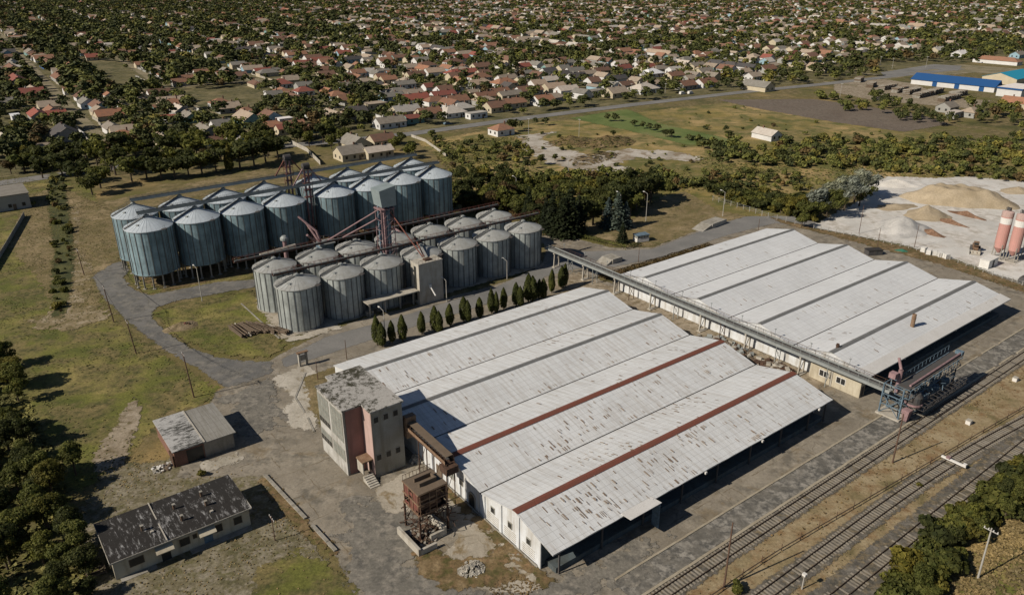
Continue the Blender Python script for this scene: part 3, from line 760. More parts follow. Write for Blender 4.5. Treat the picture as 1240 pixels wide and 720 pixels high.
MB().box(X0 + .3, NY + .003, .2, NX - .003, NY + .06, HT - .05).build('pink_wall_panel', M['pink_wall'], tw)
MB().box(NX - .06, NY + .06, .2, NX - .003, Y1 - .02, HT - .05).build('pink_wall_panel', M['pale_pink'], tw)
# white glazed side towards the yard
MB().box(X0 - .1, Y0 + 2.0, 0, X0 - .003, NY, HT - .02).build('white_facing', M['facing'], tw)
for (ya, yb) in ((NY - 4.55, NY - .35), (NY - 9.3, NY - 5.1)):
    for (za, zb, nz) in ((6.0, 11.4, 5), (2.5, 4.7, 2)):
        fr = MB(); fr.box(X0 - .14, ya, za, X0 - .103, yb, zb); fo = fr.build('window', M['concrete'], tw)
        gl = MB(); ncol = 4
        for i in range(ncol):
            for j in range(nz):
                a = ya + .12 + i * (yb - ya - .12) / ncol; b2 = a + (yb - ya - .12) / ncol - .12
                c = za + .12 + j * (zb - za - .12) / nz; d = c + (zb - za - .12) / nz - .12
                gl.box(X0 - .16, a, c, X0 - .143, b2, d, 1 if (i * 7 + j * 5 + int(ya)) % 7 == 2 else 0)
        gl.build('pane', [M['glass_grey'], M['glass']], fo)
for z, in ((9.9,), (3.0,)):
    for x in (-4.6, -2.9, -1.2):
        o = MB().box(x - .48, Y1 + .003, z, x + .48, Y1 + .05, z + 1.15).build('window', M['concrete'], tw)
        MB().box(x - .38, Y1 + .053, z + .1, x + .38, Y1 + .07, z + 1.05).build('pane', M['glass'], o)
MB().box(NX - .12, -2.0, .9, NX - .063, -.9, 3.0).build('door', M['dark_steel'], tw)
MB().box(NX - 2.0, -2.5, 3.3, NX - .063, -.3, 3.5).build('entrance_canopy', M['rust_light'], tw)
MB().box(NX - 1.9, -2.4, 1.2, NX - 1.75, -.4, 3.29).build('porch_wall', M['concrete_pale'], tw)
st = MB()
for i in range(6): st.box(NX - 2.0 - 0.02 + .0, -.4 + i * .42, 0, NX - .4, -.4 + (i + 1) * .42, 1.0 - i * .17)
st.build('steps', M['concrete_pale'], tw)
# enclosed conveyor from the tower to the warehouse roof
bc = T('conveyor_bridge', 'short rusty covered conveyor sloping from the grey tower down to the warehouse gable', 'conveyor bridge', -1.5, 31.6)
def slope_box(m, x0, x1, ya, yb, za, zb, h, mi=0):
    m.add([(x0, ya, za), (x1, ya, za), (x1, yb, zb), (x0, yb, zb), (x0, ya, za + h), (x1, ya, za + h), (x1, yb, zb + h), (x0, yb, zb + h)], [(3, 2, 1, 0), (4, 5, 6, 7), (0, 1, 5, 4), (1, 2, 6, 5), (2, 3, 7, 6), (3, 0, 4, 7)], mi)
m = MB(); slope_box(m, -.9, .9, .15, 11.5, 6.9, 6.5, .12); m.build('floor', M['rust'], bc)
m = MB(); slope_box(m, -.86, -.8, .15, 11.4, 7.03, 6.63, .5); m.build('side_panel', M['rust_light'], bc)
m = MB(); slope_box(m, .8, .86, .15, 11.4, 7.03, 6.63, .5); m.build('side_panel', M['rust_light'], bc)
m = MB(); slope_box(m, -.55, .75, .15, 11.2, 8.05, 7.65, .08); m.build('roof', M['wood'], bc)
m = MB()
for i in range(14):
    yy_ = .4 + i * .82; zz_ = 7.03 - i * .0286
    for s in (-.83, .83): m.bar((s, yy_, zz_), (s * .8, yy_, zz_ + 1.05), .07); m.bar((s, yy_, zz_ + .1), (s, min(11.3, yy_ + .8), zz_ + .9), .05)
m.build('frame', M['rust'], bc)
MB().box(-.3, .3, 7.1, .3, 11.2, 7.15).build('belt', M['dark_steel'], bc)
m = MB(); m.box(-1.2, 10.4, 5.2, .9, 12.4, 6.4); m.build('chute', M['rust'], bc)
for y in (3.5, 8, 11.6):
    m = MB()
    for s in (-.7, .7): m.bar((s - .1, y, 0), (s, y, 6.6), .13)
    m.bar((-.7, y, 2), (.7, y, 5.5), .07)
    m.build('leg', M['rust'], bc)
MB().box(-.8, -1.0, 5.2, 1.0, .1, 9.0).build('head_box', M['rust_light'], bc)

# rusty hopper on legs over the concrete bunker
hp = T('rusty_hopper', 'rusty brown steel bin standing on legs over the concrete bunker by the grey tower', 'hopper', -7.8, 46.3)
m = MB()
wx, wy, z0, z1 = 2.3, 2.1, 4.4, 7.9
rg = random.Random(31)
m.box(-wx + .7, -wy + .6, z0, wx - .7, wy - .6, z1 - .2)
for i in range(11):
    zz_ = z0 + i * (z1 - z0) / 11; hh_ = (z1 - z0) / 11 - .07
    for side in range(4):
        n_ = 5
        for q in range(n_):
            if rg.random() < (.34 if side in (1, 2) else .16): continue
            mi = 0 if rg.random() < .6 else 1
            if side == 0: m.box(-wx + q * 2 * wx / n_, -wy, zz_, -wx + (q + 1) * 2 * wx / n_ - .04, -wy + .05, zz_ + hh_, mi)
            if side == 1: m.box(-wx + q * 2 * wx / n_, wy - .05, zz_, -wx + (q + 1) * 2 * wx / n_ - .04, wy, zz_ + hh_, mi)
            if side == 2: m.box(wx - .05, -wy + q * 2 * wy / n_, zz_, wx, -wy + (q + 1) * 2 * wy / n_ - .04, zz_ + hh_, mi)
            if side == 3: m.box(-wx, -wy + q * 2 * wy / n_, zz_, -wx + .05, -wy + (q + 1) * 2 * wy / n_ - .04, zz_ + hh_, 2)
m.add([(-wx, -wy, z0), (wx, -wy, z0), (wx, wy, z0), (-wx, wy, z0), (-.5, -.5, 2.5), (.5, -.5, 2.5), (.5, .5, 2.5), (-.5, .5, 2.5)], [(1, 0, 4, 5), (2, 1, 5, 6), (3, 2, 6, 7), (0, 3, 7, 4), (7, 6, 5, 4)])
m.build('bin', [M['rust'], M['rust_light'], M['rust_red']], hp)
m = MB()
for i in (0, 4, 7, 11):
    for s in (-1, 1):
        x = -wx + .2 + i * (2 * wx - .4) / 11
        m.bar((x, s * (wy + .05), z0), (x, s * (wy + .05), z1), .09)
    y = -wy + .2 + i * (2 * wy - .4) / 11
    for s in (-1, 1): m.bar((s * (wx + .05), y, z0), (s * (wx + .05), y, z1), .09)
for z in (z0, (z0 + z1) / 2, z1 - .05):
    m.box(-wx - .15, -wy - .15, z, wx + .15, -wy, z + .12); m.box(-wx - .15, wy, z, wx + .15, wy + .15, z + .12); m.box(-wx - .15, -wy, z, -wx, wy, z + .12); m.box(wx, -wy, z, wx + .15, wy, z + .12)
m.build('frame', M['rust_light'], hp)
m = MB(); m.box(-wx - .1, -wy - .1, z1 + .073, wx + .1, wy + .1, z1 + .17); m.box(-1.3, -.8, z1 + .175, 1.5, -.6, z1 + .8); m.box(-1.3, .6, z1 + .175, 1.5, .8, z1 + .8); m.box(1.3, -.6, z1 + .175, 1.5, .6, z1 + .7)
m.build('top', M['wood'], hp)
m = MB()
for i in range(9): m.bar((-wx + i * .57, -wy - .1, z1 + .17), (-wx + i * .57, -wy - .1, z1 + .95), .05)
m.bar((-wx, -wy - .1, z1 + .95), (wx, -wy - .1, z1 + .95), .05)
m.build('railing', M['rust'], hp)
for sx in (-1, 1):
    for sy in (-1, 1):
        m = MB(); m.bar((sx * wx, sy * wy, 0), (sx * wx, sy * wy, z0), .24); m.bar((sx * wx, sy * wy, .6), (sx * .3, sy * wy, z0), .1); m.build('leg', M['rust'], hp)
m = MB(); rg = random.Random(3)
for i in range(150):
    x, y, z = rg.uniform(-2.9, 2.9), rg.uniform(-2.6, 2.6), rg.uniform(.4, 4.6)
    m.bar((x, y, z), (x + rg.uniform(-1.4, 1.4), y + rg.uniform(-1.4, 1.4), z + rg.uniform(-1, 1)), rg.uniform(.04, .11))
m.build('machinery', M['rust'], hp)
bk = T('bunker', 'concrete unloading bunker with pale walls, weeds and rubble under the rusty bin', 'bunker', -9.2, 48.4)
for (a, b, c, d, h) in ((-2.8, -3.4, -2.4, 2.6, 1.3), (-2.4, 2.2, .2, 2.6, 1.0), (2.4, -3.6, 2.8, 1.0, 1.5), (.2, .6, 2.4, 1.0, 1.1)):
    MB().box(a, b, 0, c, d, h).build('wall', M['concrete_pale'], bk)
def rubble(name, label, u, v, rx, ry, h, n, mats, seed, size=(.12, .5), cat='rubble'):
    rg = random.Random(seed)
    m = MB()
    for i in range(n):
        t = rg.uniform(0, 6.28); q = rg.random() ** .6
        x, y = rx * q * math.cos(t), ry * q * math.sin(t)
        s = rg.uniform(*size)
        z = h * (1 - q) * rg.uniform(.5, 1) + s * .3
        m.obox((x, y, z), (s, s * rg.uniform(.5, 1), s * rg.uniform(.3, .8)), rg.uniform(0, 3), rg.randrange(len(mats)), rg.uniform(-.6, .6))
    o = m.build(name, mats); o.location = W(u, v); o.rotation_euler = (0, 0, TH)
    return tag(o, label, cat)
rubble('rubble_pile', 'heap of dark rubble and scrap inside the concrete bunker', -9.0, 47.6, 2.4, 2.2, 1.3, 260, [M['concrete'], M['rust'], M['scrub_dirt'] if 0 else M['wood']], 11)
rubble('rubble_pile', 'pale heap of broken concrete on the weedy ground in front of the warehouse corner', *UV(*G(571, 690)), 1.9, 1.6, .7, 260, [M['concrete_pale'], M['concrete']], 12, (.1, .42))
rubble('rubble_pile', 'scattered white rubbish beside the brick end of the two-roofed shed', *UV(*G(196, 567)), 1.8, 1.2, .3, 60, [M['white_paint'], M['wood'], M['concrete']], 13, (.15, .6))
rubble('rubble_pile', 'broken slabs lying by the foot of the grey tower under the covered conveyor', *UV(*G(508, 556)), 1.6, 1.4, .5, 60, [M['concrete_pale'], M['concrete']], 14, (.2, .9))
rubble('debris_pile', 'jumble of rusty machinery on the dirt between the warehouses under the gallery', 72.5, 36, 2.6, 7, .8, 150, [M['rust'], M['concrete'], M['wood'], M['galv']], 15, (.2, 1.3), 'scrap')
rubble('debris_pile', 'scrap and timber heaped beside the cream office under the gallery', 72.8, 48, 2.3, 5, .7, 110, [M['rust'], M['wood'], M['concrete_pale']], 16, (.2, 1.4), 'scrap')

# two-roofed shed
sh_ = T('shed', 'low shed with half white, half grey roof and an open dark doorway', 'shed', -32.6, -2.2)
w = MB(); w.box(0, 0, 0, 4.7, 11.3, 3.0); w.build('brick_wall', M['brick'], sh_)
w = MB(); w.box(4.703, 0, 0, 9.6, 11.2, 2.9); w.build('wall', M['grey_plaster'], sh_)
MB().box(-.25, -.4, 3.003, 4.85, 11.6, 3.2).build('roof', M['shed_roof'], sh_)
MB().box(4.855, -.3, 2.95, 9.95, 11.75, 3.12).build('roof', M['grey_sheet'], sh_)
MB().box(4.7, -.42, 3.21, 4.95, 11.7, 3.27).build('ridge_strip', M['concrete_pale'], sh_)
MB().box(1.9, 11.303, 0, 4.5, 11.35, 2.5).build('doorway', M['glass'], sh_)
MB().box(4.75, 11.203, 0, 9.55, 11.3, 2.75).build('garage_door', M['concrete'], sh_)
MB().box(-.003 - .3, 9.0, 0, -.003, 11.2, 2.2).build('buttress', M['rust'], sh_)

# low house with tar roof
hs = T('low_house', 'long low house with blotchy black tar roof, cream walls and chimney stubs', 'house', -46.2, 21.3)
w = MB(); w.box(0, 0, 0, 18.2, 9.0, 3.1); w.build('wall', M['cream_wall'], hs)
def flat_roof(x0, x1, z):
    m = MB(); m.add([(x0, -.4, z - .25), (x1, -.4, z - .25), (x1, 4.5, z), (x0, 4.5, z), (x1, 9.55, z - .3), (x0, 9.55, z - .3), (x0, -.4, z - .45), (x1, -.4, z - .45), (x1, 9.55, z - .5), (x0, 9.55, z - .5)],
        [(3, 2, 1, 0), (5, 4, 2, 3), (6, 7, 8, 9), (0, 1, 7, 6), (4, 5, 9, 8), (1, 2, 4, 8, 7), (5, 3, 0, 6, 9)])
    return m.build('roof', M['tar_roof'], hs)
flat_roof(-.3, 6.9, 3.62); flat_roof(6.905, 18.5, 3.62)
m = MB(); m.obox((6.9, 2.05, 3.57), (.16, 4.9, .07)); m.obox((6.9, 7.0, 3.54), (.16, 5.0, .07)); m.box(-.36, -.45, 3.2, -.3, 9.6, 3.44); m.box(-.3, 9.56, 3.2, 18.5, 9.62, 3.38); m.box(18.5, -.4, 3.15, 18.56, 9.55, 3.42)
m.build('roof_edging', M['concrete_pale'], hs)
for x, y in ((4.6, 5.3), (9.4, 3.2), (9.6, 6.4), (13.4, 2.6), (13.3, 5.2)):
    o = MB().box(x, y, 3.4, x + .3, y + .3, 4.35).build('chimney', M['rust_light'], hs)
    MB().box(x - .06, y - .06, 4.353, x + .36, y + .36, 4.42).build('cap', M['concrete'], o)
for x, y in ((5.5, 6.4), (13.4, 7.0)): MB().box(x, y, 3.45, x + .45, y + .35, 3.72).build('roof_hatch', M['concrete_pale'], hs)
for x, wd in ((1.9, 1.9), (8.4, 1.4), (10.2, .6), (13.2, 1.1), (15.9, 1.2)):
    hh = 1.2 if wd > 1 else .7
    o = MB().box(x, 9.003, 2.35 - hh, x + wd, 9.05, 2.4).build('window', M['wood'], hs)
    MB().box(x + .08, 9.053, 2.43 - hh, x + wd - .08, 9.07, 2.32).build('pane', M['glass'], o)
for x, mt in ((5.9, 'glass'), (11.6, 'blue_steel')):
    o = MB().box(x, 9.003, 0, x + 1.2, 9.06, 2.1).build('door', M[mt], hs)
    m = MB(); m.add([(x - .7, 9.1, 2.9), (x + 1.6, 9.1, 2.9), (x + 1.6, 10.3, 2.35), (x - .7, 10.3, 2.35), (x - .7, 9.1, 2.8), (x + 1.6, 9.1, 2.8), (x + 1.6, 10.3, 2.25), (x - .7, 10.3, 2.25)], [(3, 2, 1, 0), (4, 5, 6, 7), (0, 1, 5, 4), (1, 2, 6, 5), (2, 3, 7, 6), (3, 0, 4, 7)])
    m.build('awning', M['cream_wall'], hs)
m = MB(); m.box(0.5, 9.06, .0, 5.0, 9.9, .12); m.box(9.5, 9.06, 0, 18.0, 10.1, .14); m.build('doorstep', M['concrete'], hs)
# pallet frame left of the house
pf = T('pallet', 'small wooden pallet frame lying beside the low house', 'pallet', *UV(*G(103, 690)))
m = MB()
for i in range(4): m.box(0, i * .7, .1, 2.2, i * .7 + .12, .3)
m.box(-.1, -.1, 0, .1, 2.4, .4); m.box(2.1, -.1, 0, 2.3, 2.4, .4)
m.build('slats', M['wood'], pf)

# ================================================================== silos
def silo_proto(name, label, tall):
    root = thing(name, label, 'silo', (0, 0, 0), TH)
    if tall: r, z0, ze, za, ribs = 5.6, 3.7, 15.2, 17.7, 22
    else: r, z0, ze, za, ribs = 4.9, .25, 10.2, 11.9, 22
    n = 66
    m = MB(1); m.lathe([(r, z0), (r, ze)], n)
    if tall: m.lathe([(0, z0 - .02), (r + .1, z0 - .02), (r + .1, z0 + .25), (r, z0 + .25)], n)
    for i in range(ribs):
        t = 2 * math.pi * (i + .5) / ribs
        m.obox(((r + .05) * math.cos(t), (r + .05) * math.sin(t), (z0 + ze) / 2), (.1, .17, ze - z0), t, 1)
    for k in range(0 if tall else 0): pass
    o = m.build('wall', [M['silo_blue'] if tall else M['silo_white'], M['silo_rib']], root)
    me = o.data
    rm = MB(1); rm.lathe([(0.35, za - .05), (r + .18, ze + .02), (r + .18, ze - .16), (r + .02, ze - .16)], n)
    for i in range(ribs + 8):
        t = 2 * math.pi * i / (ribs + 8)
        c0, s0 = math.cos(t), math.sin(t)
        rm.bar((.6 * c0, .6 * s0, za - .12), ((r + .15) * c0, (r + .15) * s0, ze + .045), .045)
    ro = rm.build('roof', M['silo_roof_blue'] if tall else M['silo_roof_pale'], root)
    cp = MB(1); cp.lathe([(.62, za - .25), (.62, za + .25), (.3, za + .45), (0, za + .45)], 16)
    cp.build('cap', M['galv'], ro)
    hh = MB(1); t = -2.4
    for t, q in ((-2.5, .62), (.9, .8)):
        rr = r * q; z = za + (ze - za) * q
        hh.obox((rr * math.cos(t), rr * math.sin(t), z + .12), (.7, .6, .3), t)
    hh.build('hatch', M['galv'], ro)
    wk_ = MB(1)  # dark railed strip, rim to apex, added in place of the conveyor's shadow band
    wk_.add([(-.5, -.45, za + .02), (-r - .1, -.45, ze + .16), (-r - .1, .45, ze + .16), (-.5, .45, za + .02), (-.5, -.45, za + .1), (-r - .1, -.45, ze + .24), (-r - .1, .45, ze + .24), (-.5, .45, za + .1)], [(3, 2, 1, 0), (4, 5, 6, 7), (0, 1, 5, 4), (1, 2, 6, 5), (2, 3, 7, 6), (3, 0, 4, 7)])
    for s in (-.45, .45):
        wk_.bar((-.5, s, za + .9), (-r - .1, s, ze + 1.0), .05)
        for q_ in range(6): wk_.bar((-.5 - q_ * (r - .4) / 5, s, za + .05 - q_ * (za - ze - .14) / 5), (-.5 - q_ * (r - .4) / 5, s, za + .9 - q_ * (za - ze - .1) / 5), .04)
    wk_.build('roof_shade_strip', M['silo_rib'], root)
    # ladder with cage
    ld = MB(1); t = -1.15 if tall else -1.0
    cx, cy = math.cos(t), math.sin(t); tx, ty = -cy, cx
    for s in (-.22, .22): ld.bar(((r + .3) * cx + s * tx, (r + .3) * cy + s * ty, .4 if tall else .4), ((r + .3) * cx + s * tx, (r + .3) * cy + s * ty, ze + .9), .05)
    for i in range(int((ze - .6) / .45)):
        z = .6 + i * .45; ld.bar(((r + .3) * cx - .22 * tx, (r + .3) * cy - .22 * ty, z), ((r + .3) * cx + .22 * tx, (r + .3) * cy + .22 * ty, z), .035)
    ld.obox(((r + .5) * cx, (r + .5) * cy, ze + .1), (1.0, 1.3, .08), t)
    ld.build('ladder', M['dark_steel'], root)
    if tall:
        for i in range(14):
            t = 2 * math.pi * (i + .5) / 14
            lg = MB(1); lg.bar((5.35 * math.cos(t), 5.35 * math.sin(t), 0), (5.35 * math.cos(t), 5.35 * math.sin(t), z0 - .02), .32)
            lg.obox((5.35 * math.cos(t), 5.35 * math.sin(t), .12), (.8, .8, .24), t)
            lg.build('leg', M['concrete'], root)
        MB(1).lathe([(5.0, z0 - .03), (1.0, 1.2), (0, 1.2)], 24).build('hopper_bottom', M['dark_steel'], root)
    else:
        MB(1).lathe([(r + .35, 0), (r + .35, .28), (r - .1, .28)], n).build('base_ring', M['concrete'], root)
    return root
words = ['first', 'second', 'third', 'fourth', 'fifth', 'sixth', 'seventh', 'eighth', 'ninth', 'tenth', 'eleventh', 'twelfth', 'thirteenth', 'fourteenth', 'fifteenth', 'sixteenth', 'seventeenth', 'eighteenth', 'nineteenth', 'twentieth']
def ordinal(i):
    if i < 20: return words[i]
    tens = ['', '', 'twenty', 'thirty', 'forty', 'fifty', 'sixty', 'seventy', 'eighty', 'ninety']
    n = i + 1
    pre = ''
    if n >= 100: pre = {1: 'one hundred ', 2: 'two hundred ', 3: 'three hundred '}[n // 100] ; n = n % 100
    if n == 0: return pre.strip() + 'th'
    if n <= 20: return pre + words[n - 1]
    if n % 10 == 0: return pre + tens[n // 10][:-1] + 'ieth'
    return pre + tens[n // 10] + '-' + words[n % 10 - 1]
M['box_teal'] = weathered('pale_teal_sheet', (.25, .30, .31), (.15, .18, .18), .6, .5, fine=.15, metal=.1, rough=.6)
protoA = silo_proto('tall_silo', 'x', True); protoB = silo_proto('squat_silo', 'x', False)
UA = [-13, -1.2, 10.6, 22.3, 37.4, 48.6, 59.8, 71.0]; VA = (-77.3, -90.8)
UB = [6.0, 16.7, 27.1, 38.0, 48.8, 59.4, 69.9]; VB = (-30.6, -43.9)
first = True
for vi, v_ in enumerate(VA):
    for i, u_ in enumerate(UA):
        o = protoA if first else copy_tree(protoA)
        first = False
        o.location = W(u_, v_)
        o['label'] = 'tall blue-grey steel silo on stilts, %s from the left in the %s row' % (words[i], 'front' if vi == 0 else 'back')
        if vi and UA[i] in (22.3, 37.4): o['label'] = o['label'].replace('row', 'row')
        o['group'] = 'tall blue-grey silos on stilts'
first = True
for vi, v_ in enumerate(VB):
    for i, u_ in enumerate(UB):
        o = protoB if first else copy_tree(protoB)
        first = False
        o.location = W(u_, v_)
        o['label'] = 'squat pale steel silo standing on the ground, %s from the left in the %s row' % (words[i], 'front' if vi == 0 else 'back')
        o['group'] = 'squat pale silos on the ground'
# overhead conveyors
def top_conveyor(label, u0, u1, v, z, mats, posts, w=.5, h=.7, beam=False):
    c = T('overhead_conveyor', label, 'conveyor', u0, v, 0, 0, 'conveyors over the silo tops')
    L = u1 - u0
    m = MB(); m.box(0, -w, z, L, w, z + .12); m.box(0, -w - .04, z, L, -w, z + h); m.box(0, w, z, L, w + .04, z + h) if beam else m.box(0, w, z, L, w + .04, z + .3)
    m.build('deck', mats[0], c)
    m = MB(); m.box(.2, -.2, z + .14, L - .2, .2, z + .5); m.build('trough', mats[1], c)
    m = MB(); n = int(L / 1.6)
    for s in (-w, w):
        for i in range(n + 1): m.bar((i * L / n, s, z), (i * L / n, s * 1.05, z + 1.15), .055)
        m.bar((0, s, z + 1.15), (L, s, z + 1.15), .055)
    m.build('railing', mats[2], c)
    for uu in posts:
        m = MB()
        for s in (-w * .9, w * .9): m.bar((uu - u0, s, z - 1.0), (uu - u0, s, z), .1)
        m.build('support', mats[2], c)
    return c
top_conveyor('grey walkway conveyor over the front row of tall silos', -15.0, 73, VA[0], 18.4, (M['galv'], M['silo_rib'], M['silo_rib']), UA, beam=True)
top_conveyor('grey walkway conveyor over the back row of tall silos', -13.5, 73, VA[1], 18.4, (M['galv'], M['silo_rib'], M['silo_rib']), UA, beam=True)
top_conveyor('rusty red railed conveyor over the front row of squat silos', 1, 76, VB[0] - .8, 12.6, (M['rust'], M['silo_rib'], M['rust_red']), UB, w=.3, h=.45)
top_conveyor('rusty red railed conveyor over the back row of squat silos', -3, 72, VB[1] - .8, 12.6, (M['rust'], M['silo_rib'], M['rust_red']), UB, w=.3, h=.45)
# bucket elevators of the tall silos
def elevator(label, u, v, z1, mats):
    e = T('bucket_elevator', label, 'elevator', u, v, 0, 0, 'bucket elevators between the tall silos')
    for s in (-.55, .55):
        m = MB(); m.box(s - .22, -.22, 0, s + .22, .22, z1); m.build('leg_casing', mats[0], e)
    m = MB()
    for z in np.arange(1, z1, 2.0): m.box(-1.1, -.8, z, 1.1, .8, z + .07) if z > 14 else m.bar((-.9, -.7, z), (.9, .7, z), .06)
    for sx in (-1.1, 1.1):
        for sy in (-.8, .8): m.bar((sx, sy, 0), (sx, sy, z1), .09)
    zz = 0
    while zz < z1 - 2:
        m.bar((-1.1, -.8, zz), (1.1, -.8, zz + 2), .05); m.bar((-1.1, .8, zz + 2), (1.1, .8, zz), .05); m.bar((-1.1, -.8, zz), (-1.1, .8, zz + 2), .05); zz += 2
    m.build('frame', mats[1], e)
    m = MB(); m.box(-1.2, -.9, z1, 1.2, .9, z1 + .1); m.tube((-.95, 0, z1 + .9), (.95, 0, z1 + .9), .85, 12); m.box(-.95, -.5, z1 + .1, .95, .5, z1 + .9)
    m.build('head', M['dark_steel'], e)
    m = MB(); m.bar((1, .2, z1 + .2), (4.5, .2, z1 - 4.5), .3); m.bar((-1, .2, z1 + .2), (-4.5, .2, z1 - 4.5), .3); m.build('chute', mats[2], e)
elevator('red and pale bucket elevator with dark head rising over the front row of tall silos', 29.9, VA[0] - .3, 23.0, (M['pink_steel'], M['rust_red'], M['pink_steel']))
elevator('red bucket elevator with dark head rising over the back row of tall silos', 29.9, VA[1], 23.0, (M['pink_steel'], M['rust_red'], M['rust_red']))
# elevator tower with the big box on top
et = T('elevator_tower', 'pale purple steel elevator tower carrying a big grey box above the squat silos', 'elevator tower', 32.3, -37.2)
for i, (x, y) in enumerate(((-1.1, -.9), (0, -.9), (1.1, -.9), (-.6, .9), (.6, .9))):
    MB().box(x - .26, y - .22, 0, x + .26, y + .22, 21.5).build('leg_casing', M['pink_steel'] if i % 2 else M['blue_steel'], et)
m = MB()
for sx in (-1.7, 1.7):
    for sy in (-1.5, 1.5): m.bar((sx, sy, 0), (sx, sy, 21.3), .16)
zz = 0
while zz < 20.5:
    for sy in (-1.5, 1.5): m.bar((-1.7, sy, zz), (1.7, sy, zz + 2.6), .07); m.bar((-1.7, sy, zz + 2.6), (1.7, sy, zz + 2.6), .08)
    for sx in (-1.7, 1.7): m.bar((sx, -1.5, zz), (sx, 1.5, zz + 2.6), .07); m.bar((sx, -1.5, zz + 2.6), (sx, 1.5, zz + 2.6), .08)
    zz += 2.6
m.build('frame', M['pink_steel'], et)
m = MB(); m.box(-2.0, -1.9, 20.9, 2.0, 1.9, 21.05); m.build('platform', M['pink_steel'], et)
m = MB(); m.add([(-1.7, -2.0, 21.7), (2.2, -2.0, 21.7), (2.2, 2.1, 21.7), (-1.7, 2.1, 21.7), (-2.2, -2.2, 25.8), (2.2, -2.2, 26.6), (2.2, 2.1, 26.6), (-2.2, 2.1, 25.8)], [(3, 2, 1, 0), (4, 5, 6, 7), (0, 1, 5, 4), (1, 2, 6, 5), (2, 3, 7, 6), (3, 0, 4, 7)])
m.build('box_housing', M['box_teal'], et)
def pipes(label, pts_list, r, mat, at=(0, 0)):
    o = T('grain_chute', label, 'pipe', at[0], at[1])
    for pts in pts_list:
        MB().path([(p[0] - at[0], p[1] - at[1], p[2]) for p in pts], r, 8).build('tube', mat, o)
pipes('pale slanting grain tubes running left from the elevator tower to the conveyor', [[(31, -37, 21), (20, -44.5, 13.2)], [(31.2, -38, 18.5), (24, -44.3, 13.2)]], .17, M['pink_steel'], (31, -37))
pipes('rusty grain tubes running down from the elevator tower to the pale workhouse', [[(33.4, -36.5, 20), (35.2, -25, 11.2)], [(37.0, -30.5, 13), (35.6, -25, 11.2)]], .16, M['rust_red'], (35, -25))
pipes('short pale tubes beside the drying plant between the silo blocks', [[(22, -57, 9), (18, -52, 13)], [(21, -60, 14), (23.5, -56, 7.5)], [(44, -56, 9), (47, -50, 6)]], .3, M['pink_steel'], (22, -57))
# drying plant / pink pipe stack between the blocks
dp = T('dryer', 'blue-grey dryer with pink pipes standing between the two silo blocks', 'dryer', 24.5, -57)
MB().box(-1.8, -1.6, 0, 1.8, 1.6, 8.2).build('body', M['blue_steel'], dp)
MB().box(-2.2, -2.0, 8.203, 2.2, 2.0, 8.5).build('roof', M['galv'], dp)
m = MB()
for s in (-2.1, 2.1):
    for i in range(6): m.bar((s, -1.9 + i * .76, 8.5), (s, -1.9 + i * .76, 9.5), .05)
m.bar((-2.1, -1.9, 9.5), (2.1, -1.9, 9.5), .05); m.bar((-2.1, 1.9, 9.5), (2.1, 1.9, 9.5), .05)
m.build('railing', M['pink_steel'], dp)
m = MB(); m.tube((-1, 0, 8.5), (-1.6, -.6, 11.5), .35); m.tube((-1.6, -.6, 11.5), (-5, -3.5, 15.5), .3); m.build('duct', M['pink_steel'], dp)
vs_ = T('vent_stack', 'slim pale stack with a round cowl between the silo blocks', 'chimney', 13.5, -56)
m = MB(); m.tube((0, 0, 0), (0, 0, 11.5), .5, 12); m.build('pipe', M['pink_steel'], vs_)
m = MB(); m.lathe([(0, 11.5), (1.0, 11.6), (1.0, 12.2), (.5, 12.7), (0, 12.7)], 14); m.build('cowl', M['galv'], vs_)
sc_ = T('screw_conveyor', 'pale inclined screw conveyor lying over the back row of squat silos', 'conveyor', 4, -47)
m = MB(); m.tube((0, 0, 12.2), (9, -.6, 12.6), .45, 10); m.build('tube', M['concrete_pale'], sc_)
m = MB(); m.bar((1, 0, 11.0), (1, 0, 12.2), .15); m.bar((8, -.5, 11.0), (8, -.5, 12.4), .15); m.build('support', M['rust'], sc_)
# workhouse and canopy
wk = T('workhouse', 'pale concrete workhouse block in front of the squat silos, with a small spout', 'tower building', 32.6, -22.7)
MB().box(0, -3.6, 0, 6.6, 0, 10.3).build('wall', M['concrete_pale'], wk)
MB().box(-.1, -3.7, 10.303, 6.7, .1, 10.5).build('roof', M['concrete_pale'], wk)
MB().box(-.05, -2.2, 1.0, -.003, -1.2, 9.6).build('window_strip', M['glass'], wk)
m = MB(); m.box(2.5, -2.2, 10.503, 4.2, -.9, 10.9); m.build('roof_hatch', M['rust'], wk)
m = MB(); m.box(2.6, .003, 4.0, 3.2, .3, 4.9); m.tube((2.9, .3, 4.2), (3.3, 1.7, 2.4), .18); m.build('spout', M['white_paint'], wk)
m = MB(); [m.bar((.2 + i * .9, -.1, 10.5), (.2 + i * .9, -.1, 11.3), .05) for i in range(8)]; m.bar((.2, -.1, 11.3), (6.5, -.1, 11.3), .05); m.build('railing', M['rust'], wk)
cn = T('canopy', 'flat pale canopy roof on posts beside the workhouse', 'canopy', 19.0, -24.5)
MB().box(0, -1.6, 3.7, 13.4, 1.7, 3.95).build('roof', M['concrete_pale'], cn)
for x in (1, 5, 9, 12.6): MB().box(x, -.15, 0, x + .3, .15, 3.69).build('post', M['concrete_pale'], cn)
MB().box(.6, -1.3, 0, 2.2, -.3, 1.1).build('counter', M['concrete'], cn)

